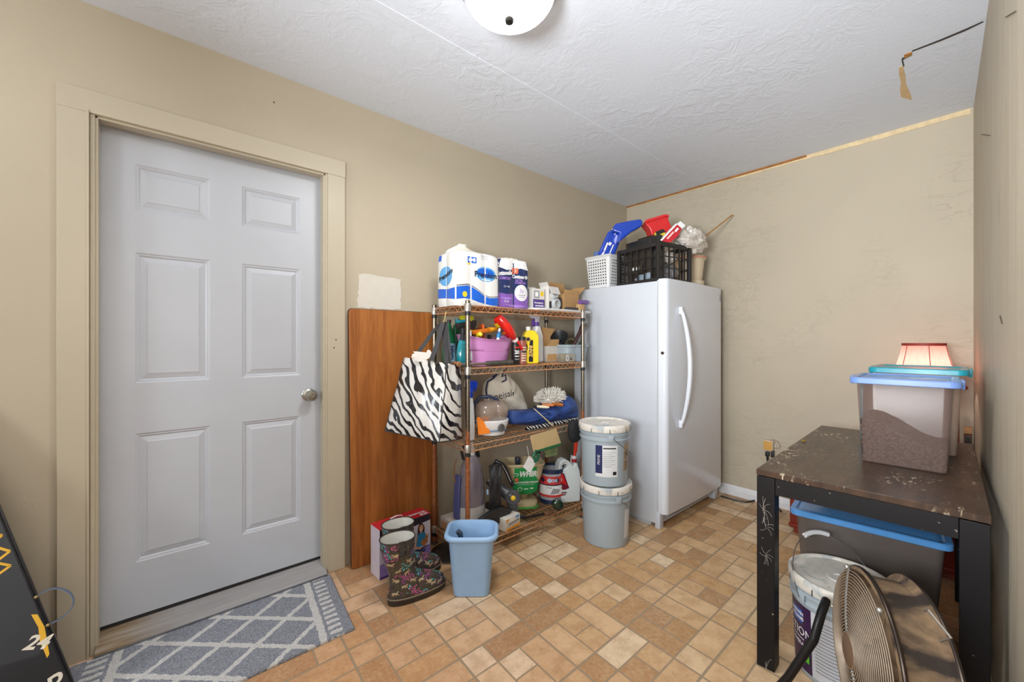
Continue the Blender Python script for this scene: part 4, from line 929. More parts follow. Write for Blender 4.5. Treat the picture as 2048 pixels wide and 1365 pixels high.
M_nvp = mat('navy_plastic', (30, 46, 80), .3, coat=.3)
m = MB(); m.tube([(-.10, -.02, .07), (-.115, -.015, .12), (-.108, -.01, .18), (-.07, 0, .222), (-.01, 0, .226), (.04, 0, .20), (.052, 0, .17)], [.010, .012, .012, .011, .010, .009, .008], 12); m.build('handle', M_nvp, t)
m = MB(); m.lathe([(.001, 0), (.014, 0), (.022, .002), (.024, .008), (.022, .012), (.010, .010), (.001, .010)], 24, M=Matrix.Translation((.045, -.068, .052)) @ Matrix.Rotation(R(32), 4, 'Z') @ Matrix.Rotation(R(90), 4, 'X')); d = m.build('dial', mat('satin_grey_dial', (150, 150, 148), .3, .8), t)
t = thing('tag_card', 'orange square card leaning on the steamer', 'card', (1.405, 1.885, Z3 + .012)); t.rotation_euler = Euler((R(-10), R(10), R(-18)))
m = MB(); m.box((0, 0, .058), (.072, .002, .10), rot=(0, R(-12), 0)); m.build('card', mat('orange_card', (240, 132, 34), .5, var=.03), t)
f = plane_fn((.022, -.0016, .052), (1, 0, 0), (0, 0, 1)); decals('printed_mark', [(poly_mb(rect(-.006, -.006, .006, .006), f), 0)], t, [mat('pale_orange_print', (250, 196, 130), .5)])
# drawstring pouch
M_cot = mat('cream_cotton', (222, 214, 198), .9, var=.05, nscale=9, bump=.5, bscale=300)
t = thing('drawstring_pouch', 'cream cotton drawstring pouch with black lettering on the third shelf', 'pouch', (1.66, 2.055, Z3 + .07))
q = lambda u, v: (PY(u, v, 2.03).x - 1.66, PY(u, v, 2.03).z - (Z3 + .07))
out_ = smooth_outline([q(972, 772), q(983, 758), q(1000, 752), q(1010, 744), q(1020, 750), q(1034, 765), q(1046, 782), q(1053, 800), q(1060, 818), q(1062, 830), q(1040, 832), q(1010, 828), q(985, 818), q(972, 800)], 5)
m = pillow(out_, .045, 8, .020, 3); m.build('cloth', M_cot, t, ang=70)
F = cast(m); T0 = q(1001, 791)
decals('lettering', [(text_mb('oneisall', .062, lambda x, y: F(T0[0] + (x * math.cos(R(7)) - y * math.sin(R(7))), T0[1] + y * math.cos(R(7)) + x * math.sin(R(7))), .0014, cuts=.02), 0)], t, [M_ink])
M_cordn = mat('navy_cord', (26, 36, 78), .7)
MB().tube([(*q(968, 800), 0)][0:0] + [(q(a, b)[0], y, q(a, b)[1]) for a, b, y in ((973, 798, -.03), (970, 780, -.035), (974, 764, -.03), (985, 757, -.03), (994, 750, -.02), (988, 754, -.01))], .005, 8).build('drawstring', M_cordn, t)
MB().tube([(q(a, b)[0], y, q(a, b)[1]) for a, b, y in ((1000, 764, -.045), (1008, 760, -.045), (1009, 750, -.035), (1000, 754, -.04), (1006, 744, -.03), (1013, 738, -.02), (1011, 747, -.03))], .0045, 8).build('drawstring', M_cordn, t)
# blue cloth bag
M_blc = mat('blue_nylon_cloth', (44, 74, 140), .5, var=.12, nscale=6, bump=.15, bscale=120)
t = thing('nylon_bag', 'rumpled dark blue nylon bag lying on the third shelf under the pouch and mop', 'bag', (1.93, 1.935, Z3 + .004))
q = lambda u, v: (PY(u, v, 1.93).x - 1.93, PY(u, v, 1.93).z - (Z3 + .004))
out_ = smooth_outline([q(1016, 826), q(1018, 846), q(1034, 850), q(1080, 851), q(1120, 848), q(1146, 842), q(1154, 826), q(1150, 806), q(1138, 792), q(1120, 790), q(1106, 800), q(1080, 816), q(1050, 822), q(1020, 822)], 6)
out_ = [(a, max(.001, b)) for a, b in out_]
m = pillow(out_, .085, 9, .035, 8); m.build('cloth', M_blc, t, ang=70)
# flat zebra-print umbrella in its sleeve below the bag, black pouch hanging at the right end
s = NT('black_white_stripe_cloth'); w = s.n('ShaderNodeTexWave', wave_type='BANDS', bands_direction='X'); w.inputs['Scale'].default_value = 14; w.inputs['Distortion'].default_value = 9; w.inputs['Detail'].default_value = 3; s.l(s.coord((1, 1, 1), (0, R(35), 0)), w.inputs['Vector'])
s.col(s.mix(s.ramp(w.outputs['Fac'], [(.74, (0, 0, 0)), (.77, (1, 1, 1))]), lin((26, 24, 26)), lin((220, 218, 214)))); s.b.inputs['Roughness'].default_value = .5; M_zs = s.m
t = thing('cloth_roll', 'flat black cloth roll with white zebra stripes along the front edge of the third shelf', 'cloth', (1.93, 1.835, Z3 + .0045))
MB().tube([(-.22, .01, .010), (-.1, 0, .011), (.1, -.002, .012), (.26, .005, .012)], [.010, .013, .013, .010], 14).build('cloth', M_zs, t)
t = tag(pillow(smooth_outline([(-.05, 0), (-.03, .055), (.03, .05), (.05, 0), (.04, -.07), (0, -.095), (-.04, -.07)]), .030, 6, .01).build('hanging_pouch', mat('black_soft_cloth', (24, 24, 28), .8, bump=.3), loc=(2.075, 1.762, Z3 - .020), rot=(0, 0, R(-20))), 'small black pouch hanging over the right front edge of the third shelf', 'pouch')
# white microfibre duster
t = thing('duster', 'white shaggy microfibre duster lying on the blue bag', 'duster', (1.985, 1.90, Z3 + .166))
m = MB(); r = random.Random(5)
for k in range(420):
    a = r.uniform(0, 2 * math.pi); e = r.uniform(-.25, 1); rr_ = math.sqrt(max(0, 1 - e * e))
    c = Vector((.105 * rr_ * math.cos(a), .062 * rr_ * math.sin(a), .052 * e + .006)); c.x += .018 * e; n_ = Vector((c.x * .9, c.y * 1.4, c.z * 1.4 + .02)).normalized()
    tip = c + (n_ + Vector((r.uniform(-.5, .5), r.uniform(-.5, .5), r.uniform(-.5, .2)))).normalized() * r.uniform(.018, .032)
    m.tube([c * .8, c, tip], [.0035, .0038, .002], 5)
m.ball((0, 0, 0), .09, 1, .6, .5, 16, 8)
m.build('strands', mat('white_microfibre', (226, 222, 214), .9, var=.05), t)
m = MB(); m.tube([(-.03, -.055, -.02), (.05, -.062, -.035)], .012, 10); m.build('head_frame', mat('orange_brown_wood', (192, 116, 46), .5), t)
P0, P1 = PY(1068, 818, 1.84), PY(1106, 852, 1.785)
leaning('wooden_stick', 'flat pale wooden paint stick poking out from under the duster', 'stick', P1, P0, lambda t, L: MB().box((0, 0, L / 2), (.022, .005, L), bev=.0015).build('stick', mat('pale_splashed_wood', (214, 192, 156), .7, var=.12, nscale=30), t))
for k, (a, b, c1, l1) in enumerate([(1090, 816, 'cream_ivory_handle', 'cream brush handle under the duster, nearest the wooden stick'), (1100, 812, 'orange_lacquer_handle', 'orange brush handle tip under the right side of the duster')]):
    p = PY(a, b, 1.835); leaning('paint_brush', l1, 'brush', p + Vector((-.03, .06, .005)), p + Vector((.03, -.01, 0)), lambda t, L, c1=c1, k=k: (MB().lathe([(.006, 0), (.010, L * .4), (.009, L * .85), (.005, L)], 14).build('handle', mat(c1, (226, 214, 184) if k == 0 else (204, 116, 60), .4), t), MB().lathe([(.011, -.01), (.011, .012)], 14, sy=.6).build('ferrule', mat('dark_ferrule', (40, 36, 34), .4, .6), t)))

# ------------------------------------------------------------------ bottom shelf
Z1 = SH[0] + .0015
t = thing('carton', 'low white-topped carton at the left end of the bottom shelf under the vacuum', 'box', (1.40, 1.985, Z1))
MB().box((0, 0, .033), (.27, .26, .066), bev=.002).build('carton', mat('dusty_white_carton', (206, 198, 188), .7, var=.08, nscale=14), t)
f = plane_fn((-.1358, 0, .033), (0, -1, 0), (0, 0, 1)); decals('tan_panel', [(poly_mb([(-.12, -.03), (.0, -.03), (.03, -.005), (.0, .012), (-.12, .012)], f), 0)], t, [mat('tan_print_panel', (196, 150, 112), .6)])
ZC = Z1 + .0675
# vacuum cleaner body
t = thing('vacuum_cleaner', 'upright vacuum body with smoky clear canister behind the left front post', 'vacuum cleaner', (1.385, 1.965, ZC))
M_can = mat('smoky_canister_plastic', (128, 120, 132), .12, var=.1, nscale=8, alpha=.72, spec=.9, coat=.6)
MB().lathe([(.082, 0), (.086, .006), (.086, .055), (.083, .085)], 36, sy=.85).build('base_cup', mat('silver_grey_plastic', (166, 162, 158), .3), t)
MB().lathe([(.083, .086), (.083, .12), (.078, .22), (.066, .30), (.048, .345), (.030, .365), (.022, .375)], 36, sy=.85).build('canister', M_can, t)
MB().lathe([(.070, .088), (.068, .20), (.050, .29), (.02, .33)], 28, sy=.8).build('dust_filter', mat('purple_grey_filter', (78, 70, 100), .7, var=.2), t)
m = MB(); m.prism([(-.098, .01), (-.084, .01), (-.078, .22), (-.082, .27), (-.090, .25), (-.098, .12)], -.01, .045); m.build('side_panel', mat('blue_violet_plastic', (72, 78, 122), .35), t, bev=.008)
MB().lathe([(.020, .365), (.022, .38), (.016, .43), (.010, .445)], 20).build('neck', mat('pale_grey_clear_neck', (196, 196, 198), .2, coat=.5), t)
MB().tube([(-.055, 0, .355), (-.068, 0, .40), (-.05, 0, .435), (-.03, 0, .43)], .009, 10).build('handle', M_blkp, t)
MB().tube([(.030, 0, .36), (.045, 0, .385), (.052, 0, .35)], .012, 10).build('latch', M_blkp, t)
f = cyl_fn(lambda z: .0825 * .92, R(-100), 0); 
t2 = thing('leather_strap', 'thin brown leather strap hooked on the vacuum handle at the left of the rack', 'strap', (1.265, 1.935, .50)); MB().tube([(0, 0, .05), (-.015, 0, .02), (-.02, 0, -.04), (-.012, 0, -.08)], .004, 8).build('strap', mat('brown_leather', (120, 78, 46), .6), t2)
# coiled black cable
t = thing('power_cable', 'coiled black power cable standing between vacuum and grey tool', 'cable', (1.512, 1.90, .345), R(-38))
m = MB(); r = random.Random(2)
for k in range(11):
    x = -.032 + .0062 * k; P = [(x + .004 * math.sin(a * .1 + k) + .003 * r.random(), .040 * math.cos(R(a)) * (1 + .05 * r.random()), .128 * math.sin(R(a)) + .004 * r.random()) for a in range(0, 360, 15)]
    m.tube(P, .0042, 7, closed=True)
m.build('coil', mat('black_cable_rubber', (40, 38, 40), .45), t)
m = MB(); m.box((-.045, -.03, -.02), (.012, .006, .03), bev=.002); m.build('cable_tie', mat('light_blue_tie', (140, 172, 200), .5), t)
# grey power tool with yellow button
t = thing('stick_vacuum_tool', 'dark grey hand tool with round end and yellow button leaning right on the bottom shelf', 'tool', (1.640, 1.900, .262)); t.rotation_euler = Euler((0, 0, R(-30)))
M_dg = mat('dark_grey_tool_plastic', (74, 76, 82), .35, coat=.2)
m = MB(); m.tube([(-.135, .06, .085), (-.09, .04, .05), (-.03, .01, .012), (.0, 0, 0)], [.028, .032, .034, .040], 20); m.build('body', M_dg, t)
T = Matrix.Translation((.004, -.034, -.004)) @ Matrix.Rotation(R(-8), 4, 'Z') @ Matrix.Rotation(R(90), 4, 'X')
m = MB(); m.lathe([(.030, -.03), (.044, -.022), (.046, -.002), (.042, .004), (.036, .005), (.034, .0), (.001, 0)], 32, M=T); m.build('end_ring', M_dg, t)
m = MB(); m.lathe([(.0001, .0062), (.010, .006), (.0145, .004), (.015, 0)], 24, M=T, cap0=False); m.build('button', mat('yellow_button', (236, 196, 40), .4), t)
m = MB(); m.prism([(-.030, -.03), (.030, -.03), (.042, -.085), (.02, -.125), (.0, -.135), (-.012, -.10)], -.020, .012); m.build('foot_guard', M_dg, t, bev=.006)
m = MB(); m.tube([(-.10, .06, .09), (-.11, .06, .16), (-.085, .055, .20), (-.045, .05, .175), (-.02, .045, .13), (.005, .04, .07), (.02, .035, .045)], [.012, .013, .014, .014, .014, .013, .012], 14); h = m.build('handle', mat('black_glossy_grip', (28, 30, 40), .3, coat=.4), t)
m = MB(); m.tube([(-.050, .034, .176), (-.024, .029, .13), (.0, .024, .075)], .004, 8, flat=.6); m.build('scale_strip', mat('cream_strip', (214, 206, 196), .5), h)
m = MB(); m.cyl((.03, .035, .075), (.05, .035, .085), .011); m.build('knob', mat('orange_red_knob', (190, 76, 36), .5), t)
# black floor nozzle, orange white carton, rusty tools
t = thing('vacuum_nozzle', 'flat black angular vacuum nozzle leaning over the orange and white carton', 'nozzle', (1.52, 1.86, .178))
O_ = Vector(t.location); pn = lambda pts, y0: [((PY(u, v, y0).x - O_.x), (PY(u, v, y0).z - O_.z)) for u, v in pts]
m = MB(); m.prism(pn([(957, 1040), (962, 1046), (982, 1036), (1000, 1022), (1024, 1018), (1020, 1030), (990, 1056), (976, 1050), (992, 1038), (972, 1048), (978, 1056), (962, 1046)][:2] + [(978, 1042), (990, 1036), (975, 1050), (984, 1056), (1012, 1036), (1024, 1018), (1002, 1014), (980, 1024)], 1.86), -.010, .014); m.build('nozzle', mat('black_matte_plastic', (34, 34, 38), .4), t, bev=.003)
t = thing('carton', 'small white and orange carton at the front edge of the bottom shelf', 'box', (1.575, 1.84, Z1), R(10))
MB().box((0, 0, .035), (.13, .055, .070), bev=.001).build('carton', mat('white_printed_carton', (222, 216, 206), .5), t)
f = plane_fn((0, -.0279, .035), (1, 0, 0), (0, 0, 1)); decals('label', [(poly_mb(rect(-.064, -.034, .064, -.018), f), 0), (text_mb('Golden Big Rolls 1200', .013, lambda x, y: f(x + .004, y + .004), .001, bold=.0003, sx=.85), 1), (poly_mb(rect(-.06, -.008, .05, -.005), f), 2), (poly_mb([(-.064, .01), (-.03, .034), (-.064, .034)], f), 0), (poly_mb(rect(.02, .018, .055, .032), f), 3)], t, [mat('amber_print', (232, 158, 54), .5), M_ink, M_gry, M_bluel])
t = thing('carton', 'flat black and red box lying behind the black nozzle', 'box', (1.585, 2.04, Z1), R(-3)); MB().box((0, 0, .03), (.14, .14, .06), bev=.002).build('carton', mat('black_box_card', (40, 30, 32), .5), t)
f = plane_fn((0, -.0708, .03), (1, 0, 0), (0, 0, 1)); decals('label', [(poly_mb(rect(-.065, .0, .065, .02), f), 0)], t, [mat('dark_red_print', (130, 22, 30), .5)])
t = thing('pipe_wrench', 'rusty wrench lying at the front of the bottom shelf below the green labelled spreader', 'wrench', (1.80, 1.825, Z1 + .012), R(-16))
M_rust = mat('rust_brown_steel', (120, 86, 62), .7, .4, var=.35, nscale=50, bump=.3)
m = MB(); m.box((-.03, 0, 0), (.16, .016, .012), bev=.003); m.build('handle', mat('dark_oily_steel', (52, 46, 44), .5, .6, var=.3), t)
m = MB(); m.box((.065, 0, .002), (.05, .034, .020), bev=.004); m.cyl((.085, 0, .002), (.13, .0, .002), .008, n=10); m.build('jaw', M_rust, t)
t = thing('pliers', 'black-handled pliers lying between wrench and white carton', 'pliers', (1.725, 1.868, Z1 + .012), R(-28))
m = MB(); m.tube([(-.10, -.02, 0), (-.04, -.016, 0), (0, 0, 0)], [.007, .008, .006], 10); m.build('handle', M_blkp, t); m = MB(); m.tube([(-.10, .02, .0), (-.04, .016, .0), (0, 0, 0)], [.007, .008, .006], 10); m.build('handle', M_blkp, t)
m = MB(); m.box((.03, 0, 0), (.07, .022, .012), bev=.004, taper=.8); m.build('jaws', M_rust, t)
t = tag(MB().tube([(-.03, .0, -.005), (.0, 0, .0), (.02, -.01, -.03), (.012, -.012, -.07), (-.01, -.015, -.085), (-.03, -.015, -.08)], .0022, 7).build('wire_hook', M_rust, loc=(1.775, 1.790, Z1 - .002)), 'bent rusty wire hook dangling from the front of the bottom shelf', 'hook')
# hand spreader
t = thing('hand_spreader', 'beige hand spreader hopper with big green label on the bottom shelf', 'spreader', (1.858, 2.03, Z1), R(-32))
M_be = mat('beige_plastic', (196, 180, 144), .4, var=.04)
m = MB(); hop = [(.062, .045, .085), (.085, .062, .12), (.118, .085, .215), (.130, .095, .285), (.136, .101, .288), (.136, .101, .300)]
m.rrect([(a, b, z, .045) for a, b, z in hop] + [(.126, .091, .300, .045), (.110, .078, .215, .04), (.07, .05, .12, .03)], seg=7); m.build('hopper', M_be, t, ang=50)
m = MB(); m.rrect([(.085, .075, .014, .04), (.088, .078, .022, .04), (.088, .078, .040, .04), (.060, .055, .044, .04)], seg=6); m.cyl((0, .02, .04), (0, .02, .09), .03, .04, 20); m.box((-.045, -.02, .065), (.022, .022, .05)); m.build('spinner_housing', M_be, t, ang=50)
MB().rrect([(.092, .080, 0, .04), (.096, .084, .004, .04), (.096, .084, .012, .04), (.088, .078, .014, .04)], seg=6).build('base', mat('grass_green_plastic', (70, 150, 64), .4), t)
def hopf(x, y):
    z = .10 + y
    k = [(.085, .045), (.12, .062), (.215, .085), (.285, .095), (.30, .096)]
    for (a, b), (c, d) in zip(k, k[1:]):
        if z <= c: b2 = b + (d - b) * max(0, (z - a)) / (c - a); break
    else: b2 = .096
    hx = .118; 
    return Vector((x, -b2 - .0015 + .35 * max(0, abs(x) - .06) ** 2 / .03 , z)), Vector((0, -1, 0))
green = [(-.080, .012), (-.04, -.012), (.04, -.012), (.085, .012), (.098, .182), (-.088, .178)]
decals('label', [(poly_mb(green, hopf, .001), 0), (text_mb('WHIRL', .052, lambda x, y: hopf(x + .024, y + .135), .0022, bold=.0022, shear=.25, sx=.85), 1), (poly_mb(ell(-.066, .135, .020, .010), hopf, .002), 1), (poly_mb(ell(-.066, .135, .016, .007), hopf, .003), 0),
    (text_mb('HAND POWERED SPREADER', .016, lambda x, y: hopf(x + .006, y + .078), .002, bold=.0006, sx=.8), 1), (poly_mb(rect(-.055, .062, .06, .064), hopf, .002), 1), (poly_mb(ell(-.035, .030, .015, .015), hopf, .002), 1), (poly_mb(ell(-.035, .030, .011, .011), hopf, .003), 0), (poly_mb(rect(-.008, .028, .022, .034), hopf, .002), 1), (poly_mb(rect(.034, .030, .056, .038), hopf, .002), 1)], t, [mat('bright_green_label', (22, 150, 78), .35), M_wink])
t = thing('flashlight', 'dark grey tube standing in the beige hopper', 'flashlight', (1.835, 2.06, Z1 + .14)); MB().lathe([(.017, 0), (.017, .14), (.020, .145), (.020, .175), (.018, .178)], 20).build('tube', mat('dark_slate_tube', (56, 62, 72), .35), t)
# clear tub with red and blue label
t = thing('pet_food_tub', 'clear round tub with navy rim and red and white label right of the spreader', 'tub', (2.062, 1.962, Z1), R(0))
MB().lathe([(.082, 0), (.086, .004), (.086, .030)], 36, cap1=False).build('base_band', M_nvp, t)
MB().lathe([(.084, .006), (.084, .215), (.080, .218), (.080, .01)], 36, cap0=False, cap1=False).build('tub', mat('clear_plastic_tub', (206, 210, 216), .15, alpha=.5, var=.02, spec=.8), t)
MB().lathe([(.086, .205), (.088, .207), (.088, .232), (.085, .234)], 36, cap0=False, cap1=False).build('rim', M_nvp, t)
f = cyl_fn(lambda z: .0865, R(-128), 0)
decals('label', [(poly_mb(rect(-.12, .05, .12, .19), f, .0005, .02), 0), (poly_mb(rect(-.12, .135, .12, .19), f, .001, .02), 1), (poly_mb(rect(-.12, .128, .12, .136), f, .0012, .02), 2)] + [(poly_mb(ell(-.075 + .05 * k, .163, .017, .015), f, .0016), 2 if k % 2 == 0 else 3) for k in range(4)] + [(text_mb('DOG', .026, lambda x, y: f(x - .002, y + .163), .003, bold=.002), 3), (poly_mb(rect(-.12, .05, .12, .066), f, .0012, .02), 1), (text_mb('chews', .016, lambda x, y: f(x - .03, y + .115), .0012), 2), (poly_mb([(-.02, .07), (.04, .075), (.05, .10), (.0, .112)], f, .0012), 4)],
    t, [M_wink, mat('red_label', (206, 62, 58), .4), mat('dark_navy_print', (36, 36, 76), .4), mat('sky_label', (190, 206, 226), .4), M_gry])
# dark lying bottle, small clear bottle with black cap
t = thing('wine_bottle', 'dark green glass bottle lying with its base to the front under the tub', 'bottle', (1.985, 1.845, Z1 + .036)); t.rotation_euler = Euler((R(90), 0, R(-30)))
MB().lathe([(.001, .008), (.020, .004), (.028, 0), (.034, .004), (.036, .012), (.036, .02), (.035, .045), (.030, .055)][:7] + [(.030, .05), (.012, .055), (.001, .055)], 32).build('glass', mat('dark_green_glass', (14, 44, 30), .08, coat=.8), t)
t = thing('medicine_bottle', 'clear bottle with black cap behind the green labelled spreader', 'bottle', (2.065, 2.10, Z1)); MB().lathe([(.034, 0), (.036, .01), (.036, .24), (.030, .275), (.020, .29), (.018, .30)], 24).build('bottle', mat('brownish_clear_plastic', (170, 158, 146), .15, alpha=.7, coat=.4), t)
MB().lathe([(.021, .298), (.021, .322), (.018, .325)], 20).build('cap', M_blkp, t)
# white jug with red sprayer
t = thing('weed_sprayer_jug', 'white plastic jug with hollow handle and red and white trigger hose on the bottom shelf', 'jug', (2.115, 1.895, Z1), R(-14)); t.location = (2.135, 1.876, Z1)
t.location = (2.152, 1.885, Z1); t.rotation_euler = (0, 0, R(-26)); t.scale = (.92, .92, .98)
M_jw = mat('milky_white_plastic', (214, 222, 222), .35, var=.02, coat=.2)
m = MB(); o_ = [(-.088, 0), (.070, 0), (.078, .008), (.080, .17), (.074, .215), (.062, .245), (.056, .27), (.036, .27), (.028, .245), (.010, .262), (-.015, .290), (-.045, .300), (-.075, .288), (-.092, .255), (-.094, .20), (-.090, .1)]
hole = ell(-.040, .248, .022, .016, 12)
# body with a real hole through the handle: front and back plates around the hole, then the rims
bm = bmesh.new(); vo = [bm.verts.new((x, -.045, z)) for x, z in o_]; vh = [bm.verts.new((x, -.030, z)) for x, z in hole]
eo = [bm.edges.new((vo[i], vo[(i + 1) % len(vo)])) for i in range(len(vo))]; eh = [bm.edges.new((vh[i], vh[(i + 1) % 12])) for i in range(12)]
bmesh.ops.triangle_fill(bm, edges=eo + eh, use_beauty=True)
for f_a in list(bm.faces):
    c = f_a.calc_center_median()
    if ((c.x + .040) / .020) ** 2 + ((c.z - .248) / .014) ** 2 < .8 and len([v for v in f_a.verts if v in vh]) == 3: bm.faces.remove(f_a)
ret = bmesh.ops.extrude_face_region(bm, geom=bm.faces[:]); 
for e in ret['geom']:
    if isinstance(e, bmesh.types.BMVert): e.co.y = -e.co.y
bm.verts.index_update(); m.add([v.co for v in bm.verts], [[v.index for v in f_.verts] for f_ in bm.faces]); bm.free()
m.build('jug', M_jw, t, bev=.006, ang=50)
m = MB(); m.lathe([(.020, .268), (.022, .270), (.022, .290), (.019, .292)], 20, c=(.046, 0, 0)); m.build('collar', mat('dark_red_ring', (164, 40, 44), .4), t)
m = MB(); m.lathe([(.018, .290), (.019, .30), (.012, .312)], 20, c=(.046, 0, 0)); m.build('cap', M_wp, t)
m = MB(); m.tube([(.040, 0, .305), (.020, -.01, .32), (.012, -.02, .28), (.018, -.02, .24)], .003, 8); m.build('hose', M_wp, t)
m = MB(); m.box((.060, 0, .375), (.026, .02, .085), rot=(0, R(6), 0), bev=.006); m.tube([(.058, 0, .41), (.063, 0, .455)], .004, 8); m.cyl((.05, 0, .31), (.055, 0, .345), .010, n=12); m.build('trigger_gun', mat('orange_red_plastic', (224, 62, 34), .4), t)
f = plane_fn((0, -.0456, 0), (1, 0, 0), (0, 0, 1)); decals('label', [(poly_mb([(-.086, .215), (-.055, .205), (-.012, .10), (-.05, .09), (-.086, .1)], f), 0), (poly_mb([(-.084, .205), (-.062, .196), (-.03, .118), (-.084, .15)], f, .0008), 1), (poly_mb([(-.084, .08), (-.03, .075), (-.04, .055), (-.084, .05)], f), 0), (text_mb('ortho', .02, lambda x, y: f(x - .058, y + .066), .001), 2)], t, [mat('maroon_label', (110, 26, 48), .4), M_red, M_wink])
# things hanging under the third shelf
t = thing('seed_packets', 'kraft paper seed packets with green edges clipped under the third shelf front', 'packets', (1.800, 1.775, SH[1] - .045), R(4))
m = MB(); P = [PY(1040, 864, 1.79), PY(1098, 860, 1.79), PY(1113, 884, 1.765), PY(1049, 887, 1.765)]; o_ = Vector(t.location)
m.prism([(-.13, .038), (.115, .045), (.165, -.060), (-.10, -.062)], -.004, .0); m.build('packet', mat('kraft_paper', (206, 178, 130), .8, var=.05), t)
m = MB(); m.prism([(-.10, -.058), (.165, -.056), (.160, -.070), (.06, -.074), (-.07, -.068)], -.006, .004); m.build('green_edge', mat('forest_green_edge', (42, 108, 66), .5), t)
m = MB(); m.prism([(.005, -.072), (.145, -.085), (.13, -.118), (.03, -.108)], .008, .012); m.prism([(.02, -.108), (.14, -.116), (.135, -.13), (.03, -.125)], .006, .014); m.build('packet', mat('kraft_green_paper', (120, 134, 90), .8, var=.3, nscale=12), t)
m = MB(); m.tube([(-.08, 0, -.055), (-.095, 0, -.09), (-.085, 0, -.125), (-.06, 0, -.12), (-.055, 0, -.08)], .010, 10); m.build('clip', mat('dark_green_clip', (28, 92, 66), .4), t)
t = thing('price_tag', 'small white diamond-turned tag hanging above the green labelled spreader', 'tag', (1.672, 1.770, .475)); m = MB(); m.box((0, 0, 0), (.075, .0015, .075), rot=(0, R(40), 0)); m.build('tag', M_wink, t); MB().tube([(-.006, 0, .05), (-.012, 0, .08), (-.022, 0, .115)], .0012, 5).build('string', M_wp, t)
t = tag(MB().cyl((0, 0, -.22), (0, 0, 0), .0035, n=8).build('white_rod', M_wp, loc=(2.045, 1.99, Z3 - .004)), 'thin white rod hanging down from the third shelf near its right rear', 'rod')
# ------------------------------------------------------------------ rug, boots, box, wastebasket, buckets, leaning board
s = NT('grey_shag_rug'); tc = s.n('ShaderNodeTexCoord'); sx_ = s.n('ShaderNodeSeparateXYZ'); v0 = s.coord()
nz = s.n('ShaderNodeTexNoise'); nz.inputs['Scale'].default_value = 60; s.l(v0, nz.inputs['Vector'])
mxv = s.n('ShaderNodeVectorMath', operation='MULTIPLY_ADD'); s.l(nz.outputs['Color'], mxv.inputs[0]); mxv.inputs[1].default_value = (.014, .014, 0)
s.l(tc.outputs['Object'], mxv.inputs[2]); s.l(mxv.outputs[0], sx_.inputs[0]); X_, Y_ = sx_.outputs[0], sx_.outputs[1]
M = s.math
def line(e, w): # distance of the fractional part from 0
    return M('LESS_THAN', M('ABSOLUTE', M('SUBTRACT', M('FRACT', M('ADD', e, .5)), .5)), w)
f1 = M('DIVIDE', M('ADD', M('ADD', X_, M('DIVIDE', M('SUBTRACT', Y_, 2.257), .92)), .113), .232)
f2 = M('DIVIDE', M('SUBTRACT', M('SUBTRACT', X_, M('DIVIDE', M('SUBTRACT', Y_, 1.9), .76)), .083), .232)
lat = M('MAXIMUM', line(f1, .072), line(f2, .072))
xr = M('SUBTRACT', X_, M('MULTIPLY', M('SUBTRACT', Y_, 1.73), .11))       # distance along the slightly skewed right end
inside = M('MULTIPLY', M('LESS_THAN', xr, .505), M('GREATER_THAN', xr, -.165)); lat = M('MULTIPLY', lat, inside)
bar = M('MAXIMUM', M('LESS_THAN', M('ABSOLUTE', M('SUBTRACT', xr, .505)), .014), M('LESS_THAN', M('ABSOLUTE', M('ADD', xr, .165)), .014))
ft = M('FRACT', M('MULTIPLY', Y_, 27)); tas = M('LESS_THAN', M('ABSOLUTE', M('SUBTRACT', ft, .5)), .27)
zone = M('MAXIMUM', M('MULTIPLY', M('GREATER_THAN', xr, .532), M('LESS_THAN', xr, .583)), M('MULTIPLY', M('LESS_THAN', xr, -.19), M('GREATER_THAN', xr, -.25)))
wht = M('MINIMUM', M('ADD', M('ADD', lat, bar), M('MULTIPLY', tas, zone)), 1.0)
fine = s.noise(s.coord(), 240, 2); c1 = s.ramp(fine, [(.3, lin((104, 107, 116))), (.7, lin((168, 172, 182)))]); c2 = s.ramp(fine, [(.3, lin((186, 184, 182))), (.7, lin((224, 222, 220)))])
s.col(s.mix(wht, c1, c2)); s.b.inputs['Roughness'].default_value = .95; s.bump(fine, .9, .006); M_rug = s.m
m = MB(); P = [(.668, 2.207), (.621, 1.722), (-.300, 1.722), (-.285, 2.207)]
def rg(u, v):
    a = Vector(P[3]).lerp(Vector(P[0]), u); b = Vector(P[2]).lerp(Vector(P[1]), u); p = a.lerp(b, v); ed = min(u, 1 - u) * .92; ev = min(v, 1 - v) * .48; e = min(1, min(ed, ev) / .006)
    return (p.x, p.y, .010 * e + .0015 * noise.noise(Vector((p.x * 40, p.y * 40, 0))) * e + .001)
m.grid(rg, 150, 80); r_ = tag(m.build('rug', M_rug), 'grey runner rug with white diamond lattice and fringe bars in front of the door', 'rug'); q = r_.modifiers.new('s', 'SOLIDIFY'); q.thickness = .004; q.offset = -1

